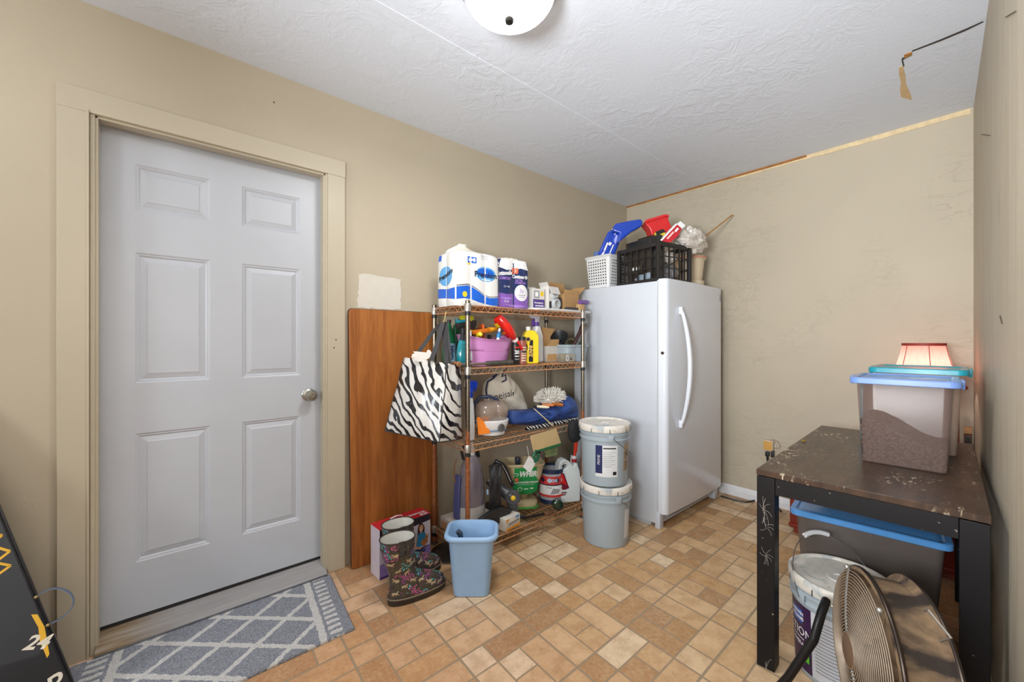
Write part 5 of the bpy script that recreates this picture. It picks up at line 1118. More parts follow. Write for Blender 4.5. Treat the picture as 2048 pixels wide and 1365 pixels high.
# rubber boots with a printed pattern: horses and flower dots scattered as flat inked shapes in the material
s = NT('printed_brown_rubber'); v = s.coord()
def dots(scale, thr, seed, sc2=(1, 1, 1)):
    x = s.n('ShaderNodeTexVoronoi'); x.inputs['Scale'].default_value = scale; x.inputs['Randomness'].default_value = .85
    mp = s.n('ShaderNodeMapping'); tcx = s.n('ShaderNodeTexCoord'); s.l(tcx.outputs['Object'], mp.inputs[0]); mp.inputs['Location'].default_value = (seed, seed * 2, seed * 3); mp.inputs['Scale'].default_value = sc2
    s.l(mp.outputs[0], x.inputs['Vector']); return M('LESS_THAN', x.outputs['Distance'], thr)
def patch(scale, lo, seed):
    mp = s.n('ShaderNodeMapping'); tcx = s.n('ShaderNodeTexCoord'); s.l(tcx.outputs['Object'], mp.inputs[0]); mp.inputs['Location'].default_value = (seed, seed, seed)
    return M('GREATER_THAN', s.noise(mp.outputs[0], scale, 1), lo)
M = s.math
camo = s.ramp(s.noise(v, 22, 3, .5), [(.42, lin((66, 60, 52))), (.5, lin((78, 72, 58))), (.56, lin((58, 50, 46)))], 'CONSTANT')
c = s.mix(M('MULTIPLY', dots(120, .40, 1.3), patch(17, .56, 4)), camo, lin((214, 96, 158)))
c = s.mix(M('MULTIPLY', dots(115, .42, 5.1), patch(19, .60, 9)), c, lin((70, 196, 200)))
c = s.mix(M('MULTIPLY', dots(130, .40, 7.7), patch(19, .61, 14)), c, lin((142, 70, 142)))
s.col(c); s.b.inputs['Roughness'].default_value = .45; s.b.inputs['Coat Weight'].default_value = .15; M_boot = s.m
M_sole = mat('olive_black_sole', (52, 46, 40), .6, bump=.2); M_lin = mat('white_boot_lining', (214, 212, 206), .8); M_hrs = mat('tan_horse_print', (186, 166, 134), .6)
HORSE = [(-.5, .05), (-.42, .16), (-.2, .2), (.1, .17), (.22, .34), (.36, .40), (.5, .30), (.42, .24), (.3, .2), (.26, .02), (.42, -.10), (.46, -.3), (.38, -.22), (.22, -.1), (.1, -.08), (.06, -.34), (-.02, -.12), (-.22, -.08), (-.32, -.34), (-.36, -.34), (-.34, -.12), (-.46, -.30), (-.44, -.05), (-.56, -.12)]
def make_boot(name, label, loc, rz):
    t = thing(name, label, 'boot', loc, rz, 'rubber boots beside the table leaf')
    # toe points to +X; heel at the origin
    def sec(z, x0, x1, w, n=36):
        cx, hx = (x0 + x1) / 2, (x1 - x0) / 2; P = []
        for i in range(n):
            a = 2 * math.pi * i / n; ca, sa = math.cos(a), math.sin(a); k = (1 - .10 * ca) if hx > .09 else 1
            P.append((cx + hx * math.copysign(abs(ca) ** .9, ca), w * k * math.copysign(abs(sa) ** .9, sa), z))
        return P
    m = MB()
    S_ = [(.030, -.045, .228, .047), (.050, -.044, .229, .047), (.068, -.043, .222, .045), (.084, -.042, .200, .043), (.098, -.042, .165, .042), (.112, -.042, .125, .0415), (.128, -.042, .090, .042), (.148, -.044, .070, .0435), (.180, -.058, .066, .050), (.215, -.069, .070, .056), (.250, -.077, .073, .060), (.285, -.082, .076, .062), (.300, -.083, .077, .0625)]
    R0 = [sec(*q_) for q_ in S_]; m.loft(R0, True, False)
    m.cur = 1; inn = [sec(z, a + .0035, b - .0035, w - .0035) for z, a, b, w in S_[::-1][:6]]
    m.loft([R0[-1]] + inn, False, True); b = m.build('rubber_upper', [M_boot, M_lin], t, ang=60)
    mm = MB(); mm.loft(R0, False, False); F1 = cast(mm, (0, 1, 0), 1, (1, 0, 0), (0, 0, 1))
    r = random.Random(int(abs(loc[0]) * 1000)); it = []
    for (hx, hz, fl) in [(.02, .262, 1), (-.045, .20, 1), (.035, .205, -1), (-.01, .165, 1), (.03, .150, 1), (.052, .182, -1), (.10, .095, 1), (.135, .075, -1), (.16, .060, 1), (.02, .085, 1), (-.02, .118, -1), (.195, .055, 1), (.06, .105, 1), (-.03, .245, -1), (-.02, .058, 1)]:
        s_ = .030; rt = r.uniform(-.3, .4)
        g = lambda x, y, hx=hx, hz=hz: F1(hx + x, hz + y)
        it.append((poly_mb([((px_ * fl) * s_ * math.cos(rt) - py_ * s_ * math.sin(rt), px_ * fl * s_ * math.sin(rt) + py_ * s_ * math.cos(rt)) for px_, py_ in HORSE], g, .0007, .012), 0))
    decals('horse_print', it, b, [M_hrs])
    m = MB(); m.loft([sec(z, a, b_, w) for z, a, b_, w in ((.0, -.046, .222, .044), (.012, -.049, .232, .050), (.030, -.049, .234, .051), (.031, -.046, .231, .048))]); m.build('sole', M_sole, t, ang=50)
    MB().tube(sec(.0315, -.049, .234, .051), .0035, 8, closed=True).build('welt', mat('tan_welt', (120, 106, 86), .6), t)
    MB().tube(sec(.301, -.083, .077, .0625), .003, 8, closed=True).build('top_rim', M_sole, t)
    MB().tube(sec(.262, -.079, .0745, .0612), .0022, 6, closed=True).build('seam_band', M_sole, t)
    m = MB(); m.strip([(-.002, -.0605, .305), (-.002, -.0655, .262), (.0, -.0625, .235)], (.012, 0, 0), .002); m.box((.022, -.063, .268), (.010, .004, .060), bev=.001); m.build('pull_strap', mat('dark_grey_webbing', (58, 54, 52), .7), t)
    return t
make_boot('rubber_boot', 'nearer brown rubber boot with horses and pink and teal flowers, left of the wastebasket', (.838, 1.778, 0), R(-9))
make_boot('rubber_boot', 'rear brown horse-print rubber boot, standing against the purple printed box', (.905, 1.915, 0), R(-4))
# printed box behind the boots
t = thing('product_box', 'purple and red printed box with a photo of a woman and dog, behind the boots', 'box', (.988, 2.055, 0), R(3))
m = MB(); m.box((0, 0, .1275), (.300, .100, .255)); m.build('carton', mat('white_purple_card', (206, 200, 214), .4), t, bev=.001)
m = MB(); m.box((0, .0, .2555), (.302, .102, .002)); m.build('top_panel', mat('red_card_top', (196, 34, 48), .4), t)
m = MB(); m.tube([(-.07, 0, .257), (-.062, 0, .272), (-.03, 0, .278), (.0, 0, .272), (.01, 0, .257)], .0045, 8, flat=.5); m.build('carry_handle', M_wp, t)
f = plane_fn((0, -.0510, 0), (1, 0, 0), (0, 0, 1)); C = [mat('deep_purple_print', (70, 44, 130), .4), mat('lilac_panel', (150, 124, 190), .4), mat('near_black_print', (30, 26, 44), .4), M_wink, mat('skin_print', (214, 160, 126), .6), mat('brown_hair_print', (74, 42, 30), .6), mat('teal_blouse_print', (40, 130, 176), .5), mat('dog_fur_print', (170, 110, 62), .6), M_yel, M_red, mat('jeans_print', (52, 72, 130), .6)]
def E_(cx, cz, rx, rz, d, i, n=20): return (poly_mb(ell(cx, cz, rx, rz, n), f, d, .05), i)
it = [(poly_mb(rect(-.149, .002, .149, .06), f, .0004, .4), 1), (poly_mb(rect(-.149, .002, .149, .012), f, .0008, .4), 0), (poly_mb([(-.149, .20), (.149, .22), (.149, .254), (-.149, .254)], f, .0004, .4), 2), (poly_mb([(-.149, .06), (.149, .06), (.149, .085), (.02, .05), (-.149, .075)], f, .0006, .4), 1)]
it += [(poly_mb([(.030, .075), (.025, .045), (.118, .055), (.12, .07)], f, .0010, .2), 10), E_(.088, .188, .017, .030, .0010, 5), (poly_mb([(.070, .195), (.066, .15), (.074, .125), (.088, .14), (.11, .13), (.112, .19), (.10, .212), (.08, .213)], f, .0012, .2), 5), E_(.090, .190, .0125, .017, .0016, 4), (poly_mb([(.082, .182), (.097, .182), (.094, .178), (.085, .178)], f, .0019, .2), 3),
   E_(.086, .194, .0014, .0014, .002, 2, 8), E_(.094, .194, .0014, .0014, .002, 2, 8), (poly_mb([(.084, .175), (.096, .175), (.096, .160), (.084, .160)], f, .0014, .2), 4),
   (poly_mb([(.062, .150), (.078, .165), (.102, .165), (.122, .150), (.118, .095), (.060, .090)], f, .0016, .2), 6), (poly_mb([(.060, .150), (.068, .152), (.058, .100), (.090, .084), (.086, .076), (.046, .090)], f, .002, .2), 4), (poly_mb([(.118, .152), (.126, .146), (.132, .105), (.108, .082), (.104, .090), (.120, .110)], f, .002, .2), 4),
   E_(.110, .110, .022, .016, .0022, 7), E_(.124, .130, .011, .010, .0024, 7), E_(.128, .127, .003, .0025, .0027, 2, 8), (poly_mb([(.114, .138), (.118, .150), (.123, .138)], f, .0026, .2), 7), (poly_mb([(.128, .138), (.134, .148), (.134, .134)], f, .0026, .2), 7), (poly_mb([(.100, .100), (.105, .078), (.110, .078), (.112, .1)], f, .0024, .2), 7)]
it += [(poly_mb([(.058, .062), (.078, .070), (.098, .066), (.102, .058), (.098, .030), (.080, .014), (.064, .028), (.058, .055)], f, .0026, .2), 2), (poly_mb([(.062, .058), (.079, .065), (.095, .061), (.097, .056), (.064, .052)], f, .0030, .2), 8), (text_mb('SAFETY', .010, lambda x, y: f(x + .080, y + .044), .0034, bold=.0004), 3), (text_mb('PAWS', .011, lambda x, y: f(x + .080, y + .032), .0034, bold=.0006), 8),
   (text_mb('SOOTHE', .030, lambda x, y: f(x - .03, y + .235), .001, bold=.001), 3), (text_mb('QUIET', .030, lambda x, y: f(x - .07, y + .15), .001, bold=.001), 9)]
decals('printed_front', it, t, C)
f = plane_fn((0, -.04, .2568), (1, 0, 0), (0, 1, 0)); decals('printed_top', [(text_mb('SURRENDER', .022, lambda x, y: f(x + .08, y + .03), .0006, bold=.001), 0), (text_mb('SCR', .026, lambda x, y: f(x + .115, y + .002), .0006, bold=.0016), 0)], t, [M_wink])

# pale blue wastebasket
M_pb = mat('pale_blue_plastic', (150, 186, 224), .32, var=.02, sss=.0)
t = thing('wastebasket', 'pale blue rounded plastic wastebasket standing on the floor in front of the rack', 'wastebasket', (1.155, 1.632, 0), R(-40))
pr = [(.078, .058, 0, .03), (.086, .066, .004, .032), (.092, .071, .06, .034), (.108, .084, .262, .042), (.109, .085, .268, .042), (.124, .099, .272, .055), (.130, .105, .280, .06), (.129, .104, .292, .06), (.122, .097, .298, .056), (.112, .088, .296, .05), (.107, .083, .280, .045), (.086, .066, .03, .032)]
m = MB(); m.rrect(pr, seg=8); m.build('tub', M_pb, t, ang=50)
t = thing('dustpan_handle', 'black and grey plastic handle lying inside the blue wastebasket', 'handle', (1.105, 1.690, .235)); t.rotation_euler = Euler((R(20), R(18), R(-40)))
m = MB(); m.tube([(-.012, 0, .055), (.004, 0, .045), (.02, 0, .01), (.035, 0, -.05), (.04, 0, -.15)], [.012, .014, .011, .010, .010], 12); m.build('grip', mat('slate_plastic', (64, 78, 94), .4), t)
m = MB(); m.lathe([(.003, -.013), (.0055, -.013), (.0055, .013), (.003, .013)], 14, c=(0, 0, 0), M=Matrix.Translation((-.006, 0, .052)) @ Matrix.Rotation(R(90), 4, 'X')); m.build('hanging_hole', M_blkp, t)
# round black base on the floor beside the rack's left rear foot
t = thing('round_base', 'round black base of a stand on the floor behind the wastebasket', 'base', (1.262, 1.985, 0)); m = MB(); m.lathe([(.11, 0), (.118, .004), (.118, .012), (.105, .018), (.03, .026), (.001, .027)], 40); m.build('disc', mat('black_enamel', (28, 26, 26), .3, coat=.3), t)
MB().lathe([(.1185, .003), (.1195, .006), (.1185, .009)], 40, cap0=False, cap1=False).build('edge_ring', mat('dull_steel_ring', (130, 126, 120), .4, .6), t)

# five-gallon buckets
def make_bucket(name, label, loc, rz, m_body, m_lid, split=True, grip=False, bail=1, up=False, group='grey paint buckets'):
    t = thing(name, label, 'bucket', loc, rz, group)
    MB().lathe([(.128, 0), (.132, .003), (.1345, .02), (.1445, .262), (.1450, .268), (.1525, .270), (.1530, .276), (.147, .279), (.1475, .300), (.1540, .302), (.1545, .308), (.1480, .311), (.149, .340)], 64).build('pail', m_body, t, ang=40)
    l = MB(); l.lathe([(.1500, .318), (.1555, .320), (.1580, .332), (.1580, .352), (.1555, .358), (.150, .360), (.146, .357), (.143, .350), (.138, .349), (.04, .3485), (.038, .351), (.024, .351), (.022, .348), (.001, .348)], 64, cap0=False); lo = l.build('lid', m_lid, t, ang=35)
    for k in range(9):
        a = 2 * math.pi * k / 9 + .3; mm = MB(); mm.box((.1583 * math.cos(a), .1583 * math.sin(a), .330), (.0012, .004, .022), rot=(0, 0, a)); mm.build('lid_slit', mat('dark_slit', (74, 78, 80), .7), lo)
    for sg in (-1, 1):
        mm = MB(); mm.box((sg * .1545, 0, .287), (.006, .034, .036), bev=.002); mm.build('bail_ear', m_body, t)
    P = []
    for k in range(31):
        a = math.pi * k / 30; r_ = .160
        x = r_ * math.cos(a); h = math.sin(a)
        P.append((x, -.150 * h * 1.03 - .010 if not up else -.11 * h, .287 - .125 * h if not up else .287 + .178 * h))
    if not up: P = [(x, y if abs(x) < .14 else y, z) for x, y, z in P]
    MB().tube(P, .0018, 6).build('bail', mat('steel_wire', (150, 150, 150), .35, .9), t)
    if grip:
        i = 15; MB().tube(P[i - 3:i + 4], .009, 12).build('bail_grip', M_wp, t)
    return t
s = NT('grey_pail_plastic_paint_spattered'); v = s.coord(); sp = s.ramp(s.noise(v, 16, 4, .6), [(.70, (0, 0, 0)), (.715, (1, 1, 1))])
s.col(s.mix(sp, lin((160, 172, 180)), lin((222, 222, 220)))); s.b.inputs['Roughness'].default_value = .32; M_pail = s.m
s = NT('lid_caked_with_white_paint'); v = s.coord(); f = s.noise(v, 11, 5, .6, .6); f2 = s.noise(v, 45, 3)
c = s.ramp(f, [(.36, lin((168, 176, 180))), (.46, lin((214, 208, 198))), (.62, lin((226, 222, 214))), (.74, lin((180, 160, 130)))]); s.col(c); s.b.inputs['Roughness'].default_value = .5; s.bump(f, .4, .004); M_lidp = s.m
BX, BY = 2.075, 1.515
t1 = make_bucket('paint_bucket', 'grey plastic bucket standing on the floor, lower of the stacked pair by the freezer', (BX, BY, 0), R(65), M_pail, M_lidp)
t2 = make_bucket('paint_bucket', 'grey plastic bucket with paper label, upper of the stacked pair by the freezer', (BX - .005, BY + .004, .3605), R(50), M_pail, M_lidp)
def pail_label(t, z0, a_deg, items, mats, name='label'):
    f = cyl_fn(lambda z: .1345 + (z - .02) * .0413 + .0006, R(a_deg), z0); decals(name, [(mb(f), i) for mb, i in items], t, mats)
pail_label(t2, .06, -189, [(lambda f: poly_mb(rect(-.065, .0, .065, .185), f, .0003, .02), 0), (lambda f: poly_mb(rect(-.065, .02, -.025, .185), f, .0008, .02), 1)] + [(lambda f, k=k: poly_mb(rect(-.018, .06 + .012 * k, .03 + .02 * (k % 2), .064 + .012 * k), f, .0008, .02), 2) for k in range(8)] + [(lambda f: poly_mb(rect(.036, .012, .058, .032), f, .0008, .02), 3), (lambda f: poly_mb(rect(-.02, .165, .055, .172), f, .0008, .02), 3), (lambda f: text_mb('PRIME', .022, lambda x, y: f(-.045 - y, .10 + x), .0012), 0)], [mat('paper_label', (214, 216, 218), .5), M_navy, mat('faint_print', (172, 176, 180), .5), M_ink])
pail_label(t2, .085, -132, [(lambda f: poly_mb(rect(-.028, .0, .028, .165), f, .0003, .02), 0), (lambda f: poly_mb(ell(0, .10, .023, .026), f, .0008, .02), 1), (lambda f: poly_mb(ell(0, .10, .0195, .0225), f, .0012, .02), 0), (lambda f: poly_mb([(-.018, .112), (-.014, .116), (.018, .088), (.014, .084)], f, .0016, .02), 1), (lambda f: poly_mb([(-.008, .092), (-.008, .106), (.002, .112), (.010, .098), (.006, .09)], f, .0014, .02), 1)] + [(lambda f, k=k: poly_mb(rect(-.02, .01 + .009 * k, .02, .013 + .009 * k), f, .0008, .02), 1) for k in range(6)], [mat('brown_warning_label', (168, 148, 124), .6), mat('dark_brown_print', (78, 60, 48), .6)], 'warning_label')
pail_label(t1, .05, -147, [(lambda f: poly_mb(rect(-.03, .0, .02, .17), f, .0003, .02), 0)], [mat('paper_label', (214, 216, 218), .5)])

# leaning black board set at the left edge of the picture
M_bb = mat('satin_black_board', (26, 27, 34), .32, var=.1, coat=.3)
BRc, BLc, TLc, TRc = Vector((-.196, 1.935, .002)), Vector((-.95, 1.935, .002)), Vector((-.80, 2.205, 1.00)), Vector((-.512, 2.205, 1.00))
t = thing('game_board', 'tapered black board with gold and cream lettering leaning on the wall left of the door', 'board', (-.5, 1.935, 0)); OB = Vector((-.5, 1.935, 0))
nrm = (TRc - BRc).cross(BLc - BRc).normalized(); nrm = nrm if nrm.y < 0 else -nrm
def slab(c4, off, th): 
    a = [p - OB + nrm * off for p in c4]; return MB().loft([[tuple(p) for p in a], [tuple(p - nrm * th) for p in a]])
slab([BRc, BLc, TLc, TRc], 0, .016).build('front_panel', M_bb, t, bev=.003)
slab([p + Vector((.006, 0, 0)) for p in (BRc, BLc, TLc, TRc)], -.019, .016).build('rear_panel', M_bb, t, bev=.003)
ue = (TRc - BRc).normalized(); uh = (BLc - BRc).normalized(); ur = -uh
uvv = (ue - ur * ue.dot(ur)).normalized()
fb = plane_fn(BRc - OB, ur, uvv)
if fb(0, 0)[1].y > 0: 
    fb0 = fb; fb = lambda x, y: (fb0(x, y)[0], -fb0(x, y)[1])
ex = lambda y: -(BRc.x - TRc.x) * y / ((TRc - BRc).dot(uvv))    # x of the slanting edge at height y
M_gold = mat('gold_paint', (232, 180, 50), .4)
def bt(txt, size, y, dx, rot, **k):
    ca, sa = math.cos(R(rot)), math.sin(R(rot)); return text_mb(txt, size, lambda x, yy: fb(ex(y) + dx + x * ca - yy * sa, y + x * sa + yy * ca), .0012, **k)
it = [(bt('24', .055, .245, -.030, -20, bold=.0015, shear=.2), 1), (poly_mb([(ex(.33) - .020, .335), (ex(.33) - .006, .33), (ex(.28) - .004, .285), (ex(.24) - .003, .20), (ex(.2) - .02, .19), (ex(.24) - .026, .25), (ex(.28) - .018, .29)], fb, .0008, .1), 0), (bt('CKR', .085, .075, -.095, 24, bold=.0008, shear=.35, cuts=.03), 1)]
for (a, b) in (((-.055, .62), (-.010, .600)), ((-.010, .600), (-.040, .575)), ((-.040, .575), (-.008, .545)), ((-.008, .545), (-.045, .52)), ((-.045, .52), (-.018, .50)), ((-.018, .50), (-.06, .475)), ((-.06, .62), (-.09, .55)), ((-.09, .55), (-.06, .475))):
    p, q_ = Vector((a[0] + ex(a[1]), a[1])), Vector((b[0] + ex(b[1]), b[1])); d_ = (q_ - p).normalized(); w_ = Vector((-d_.y, d_.x)) * .0035
    it.append((poly_mb([tuple(p + w_), tuple(p - w_), tuple(q_ - w_), tuple(q_ + w_)], fb, .001, .1), 0))
decals('painted_lettering', it, t, [M_gold, mat('cream_paint', (226, 220, 204), .5)])
zs = [(.40, 0), (.42, .03), (.395, .062), (.345, .07), (.31, .045), (.30, 0)]
m = MB(); P = [BRc - OB + ue * q_[0] / 1.0 + ur * (q_[1] + .004) - nrm * .018 for q_ in zs]; P = [Vector((*q_, 0)) for q_ in []] or [P[0].lerp(P[5], 0) * 0 + sum((P[i] * math.comb(5, i) * (1 - t_) ** (5 - i) * t_ ** i for i in range(6)), Vector()) + (sum((P[i] * math.comb(5, i) * (1 - t_) ** (5 - i) * t_ ** i for i in range(6)), Vector()) - P[0].lerp(P[5], t_)) * .35 for t_ in [k / 20 for k in range(21)]]; m.strip(P, nrm * .012, .0015); m.build('carry_strap', mat('slate_blue_webbing', (96, 110, 132), .6), t)
for z_ in (.40, .30):
    m = MB(); m.ball(tuple(BRc - OB + ue * z_ + ur * .004 - nrm * .004), .006, nu=12, nv=8); m.build('rivet', mat('brass_rivet', (170, 150, 110), .3, .9), t)
# ------------------------------------------------------------------ things on top of the freezer
ZF = 1.6185
def pxslab(pts, t_, th, tilt=0):
    """outline measured in the photo at depth t_, given a real thickness away from the camera"""
    F_ = Vector((.6546, .756, 0)); m = MB(); a = [Vector((0, 0, 1.215)) + _ray(u, v) * (t_ + tilt * (v - pts[0][1])) for u, v in pts]
    return m.loft([[tuple(p) for p in a], [tuple(p + F_ * th) for p in a]])
def pxthing(name, label, cat, parts, base):
    t = thing(name, label, cat, base); O_ = Vector(base); out = []
    for pn, m, mt, kw in parts:
        m.v = [tuple(Vector(p) - O_) for p in m.v]; out.append(m.build(pn, mt, t, **kw))
    return t
# white perforated basket
t = thing('perforated_basket', 'white plastic basket with rows of round holes at the left rear of the freezer top', 'basket', (2.645, 1.905, ZF))
M_bask = mat('white_basket_plastic', (222, 222, 222), .35, var=.02)
m = MB(); m.rrect(shell([(.130, .095, 0, .02), (.148, .112, .222, .022), (.152, .116, .224, .024), (.158, .122, .236, .028), (.152, .116, .242, .026)], .004)); m.build('tub', M_bask, t, ang=50)
fL = lambda x, y: (Vector((-(.130 + .018 * y / .222) - .0005, -x, y)), Vector((-1, 0, 0))); fF = lambda x, y: (Vector((x, -(.095 + .017 * y / .222) - .0005, y)), Vector((0, -1, 0)))
it = [(poly_mb(ell(-.075 + .0215 * i, .028 + .0215 * j, .0056, .0056, 8), fL, .0022, .1), 0) for i in range(8) for j in range(9)] + [(poly_mb(ell(-.10 + .0215 * i, .028 + .0215 * j, .0056, .0056, 8), fF, .0022, .1), 0) for i in range(11) for j in range(9)]
decals('holes', it, t, [mat('dark_hole', (48, 46, 46), .8)])
t = tag(MB().box((0, 0, .06), (.10, .06, .16), bev=.003).build('carton', mat('blue_grey_clear_carton', (96, 122, 176), .3), loc=(2.60, 1.945, ZF + .15)), 'blue and clear packet standing in the left rear of the white perforated basket', 'packet')
# milk crate
M_cr = mat('black_crate_plastic', (34, 31, 30), .45, var=.1)
CO = Vector((2.688, 1.548, ZF)); CR = R(-11)
t = thing('milk_crate', 'black plastic milk crate on the freezer top, packed with bags and boxes', 'crate', tuple(CO), CR)
hx, hy, H_ = .158, .178, .262
def crate_side(p, q_, n=6):
    m = MB(); p = Vector(p); q_ = Vector(q_); d = q_ - p
    for z, w_ in ((.010, .020), (H_ - .016, .030)):
        m.box(((p.x + q_.x) / 2, (p.y + q_.y) / 2, z), (abs(d.x) + .012, abs(d.y) + .012, w_), bev=.002)
    for z in (.092, .168): m.box(((p.x + q_.x) / 2, (p.y + q_.y) / 2, z), (abs(d.x) + .006, abs(d.y) + .006, .006))
    for k in range(1, n):
        c = p.lerp(q_, k / n); m.box((c.x, c.y, H_ / 2), (.009 if abs(d.x) > .01 else .007, .009 if abs(d.y) > .01 else .007, H_ - .03))
    return m
for a, b in (((-hx, -hy), (hx, -hy)), ((hx, -hy), (hx, hy)), ((hx, hy), (-hx, hy)), ((-hx, hy), (-hx, -hy))): crate_side(a, b).build('side', M_cr, t)
for a in (-hx, hx):
    for b in (-hy, hy): MB().box((a, b, H_ / 2), (.026, .026, H_), bev=.005).build('corner_post', M_cr, t)
m = MB(); m.box((0, 0, .006), (2 * hx, 2 * hy, .008)); m.build('bottom', M_cr, t)
f_out = Vector((.6546, .756, 0))
def inside(name, label, cat, lx, ly, lz, build, rot=(0, 0, 0)):
    p = CO + Vector((lx * math.cos(CR) - ly * math.sin(CR), lx * math.sin(CR) + ly * math.cos(CR), lz)); t = thing(name, label, cat, tuple(p)); t.rotation_euler = Euler((rot[0], rot[1], rot[2] + CR)); build(t); return t
M_brn = mat('dark_brown_plastic', (52, 44, 38), .4, var=.08)
inside('storage_case', 'dark brown plastic case standing in the left of the crate, rising above its rim', 'case', -.085, .02, .012, lambda t: (MB().box((0, 0, .155), (.05, .27, .30), rot=(0, R(-4), 0), bev=.010).build('case', M_brn, t), MB().box((-.030, .0, .265), (.008, .18, .07), rot=(0, R(-4), 0), bev=.002).build('lid_panel', M_blkp, t)))
inside('storage_case', 'second dark brown case leaning behind the first one in the crate', 'case', .012, .04, .02, lambda t: (MB().box((0, 0, .175), (.045, .22, .34), rot=(0, R(3), 0), bev=.008).build('case', M_brn, t)))
inside('black_binder', 'narrow black box with rounded top at the front corner of the crate', 'box', -.105, -.12, .012, lambda t: (MB().box((0, 0, .155), (.035, .075, .30), bev=.008).build('box', mat('glossy_black_plastic', (26, 28, 30), .2, coat=.5), t)))
inside('white_label_card', 'two small white square labels on a grey card inside the left side of the crate', 'card', -.132, .045, .085, lambda t: (MB().box((0, 0, .02), (.003, .13, .06)).build('card', M_brn, t), MB().box((-.003, .025, .022), (.002, .026, .028)).build('label', M_wink, t), MB().box((-.003, -.022, .022), (.002, .026, .028)).build('label', M_wink, t)))
M_bag = mat('crumpled_clear_film', (228, 222, 212), .25, var=.05, alpha=.8, coat=.5)
def crumple(c, r, sx, sy, sz, seed, amp=.25, nu=40, nv=24):
    m = MB(); 
    def fn(u, v):
        a = 2 * math.pi * u; b = math.pi * v; d = Vector((math.sin(b) * math.cos(a), math.sin(b) * math.sin(a), -math.cos(b)))
        k = 1 + amp * noise.noise(d * 2.2 + Vector((seed, 0, 0))) + amp * .55 * noise.noise(d * 6 + Vector((0, seed, 0))) + amp * .3 * abs(noise.noise(d * 13 + Vector((0, 0, seed))))
        return (c[0] + r * sx * d.x * k, c[1] + r * sy * d.y * k, c[2] + r * sz * d.z * k)
    return m.grid(fn, nu, nv)
inside('plastic_bag', 'crumpled grey plastic bag low in the front right of the crate', 'bag', .055, -.085, .078, lambda t: crumple((0, 0, 0), .062, 1.2, .85, 1.0, 3).build('film', mat('grey_crumpled_film', (150, 148, 152), .3, var=.2, coat=.4), t))
inside('glass_jars', 'clear plastic wrap bundle in the middle right of the crate', 'bundle', .02, -.12, .178, lambda t: crumple((0, 0, 0), .042, 1.6, .8, .9, 9).build('film', M_bag, t))
inside('paper_bundle', 'brown paper bundle standing at the right end of the crate', 'bundle', .12, -.05, .11, lambda t: crumple((0, 0, 0), .055, .6, 1.4, 1.6, 12, .12).build('paper', mat('brown_wrapping_paper', (170, 140, 108), .7, var=.1), t))
inside('plastic_bag', 'pale blue-grey plastic bag at the bottom left of the crate', 'bag', -.10, -.02, .045, lambda t: crumple((0, 0, 0), .034, .5, 2.6, .9, 15).build('film', mat('blue_grey_film', (150, 166, 182), .3, coat=.4), t))
# blue folded bins leaning left of the crate
M_rb = mat('royal_blue_shiny_plastic', (20, 66, 182), .25, var=.08, nscale=10, coat=.4)
p1 = [(1217, 463), (1229, 459), (1246, 462), (1243, 476), (1226, 519), (1214, 524), (1199, 512), (1198, 505), (1208, 482)]
pb = PZ(1214, 520, 1.86); 
T_ = 3.0
t = pxthing('blue_pouch', 'royal blue shiny pouch with white print standing in the white perforated basket', 'pouch', [('pouch', pxslab(p1, T_, .05, .001), M_rb, dict(bev=.010, ang=50))], tuple(Vector((0, 0, 1.215)) + _ray(1222, 520) * T_))
O_ = Vector(t.location); fq = lambda u, v, d: (Vector((0, 0, 1.215)) + _ray(u, v) * (T_ + .001 * (v - 463) - d) - O_)
def pxdecal(name, polys, mats, par): 
    m = MB()
    for pts, i, d in polys: m.cur = i; m.add([tuple(fq(u, v, d)) for u, v in pts], [tuple(range(len(pts)))])
    m.build(name, mats, par, ang=180, recalc=False)
pxdecal('white_print', [([(1214, 485), (1217, 486), (1210, 503), (1207, 501)], 0, .003), ([(1207, 503), (1210, 504), (1205, 512), (1202, 510)], 0, .003), ([(1219, 484), (1224, 486), (1221, 492), (1216, 490)], 0, .003), ([(1226, 489), (1228, 490), (1216, 518), (1214, 517)], 0, .003)], [M_wink], t)
MB().tube([fq(1224, 459, .0), fq(1228, 456, .01), fq(1232, 459, .01), fq(1230, 464, .0)], .004, 8).build('white_cord', M_wp, t)
MB().tube([fq(1229, 470, .0), fq(1234, 464, .01), fq(1240, 462, .012), fq(1243, 464, .0)], .004, 8).build('white_cord', M_wp, t)
T2 = 2.95
p2_ = [(1228, 452), (1233, 447), (1262, 441), (1282, 438), (1286, 444), (1284, 452), (1262, 464), (1246, 478), (1236, 486), (1240, 466), (1226, 462)]
t = pxthing('blue_tub', 'royal blue plastic tub lying on its side above the crate, behind the blue pouch', 'tub', [('tub', pxslab(p2_, T2, .10), M_rb, dict(bev=.008, ang=50))], tuple(Vector((0, 0, 1.215)) + _ray(1255, 490) * T2))
t = pxthing('red_tub', 'red plastic tub tipped on top of the crate contents', 'tub', [('tub', pxslab([(1290, 446), (1296, 438), (1330, 429), (1336, 431), (1337, 438), (1345, 458), (1340, 474), (1318, 484), (1306, 478), (1300, 458)], 2.95, .10), mat('bright_red_plastic', (214, 40, 42), .35, coat=.2), dict(bev=.006, ang=50)),
     ('rim', pxslab([(1289, 446), (1292, 440), (1330, 428.5), (1338, 430), (1338.5, 434), (1331, 433), (1296, 444)], 2.935, .02), mat('bright_red_plastic', (214, 40, 42), .35), dict(bev=.002))], tuple(Vector((0, 0, 1.215)) + _ray(1318, 486) * 2.95))
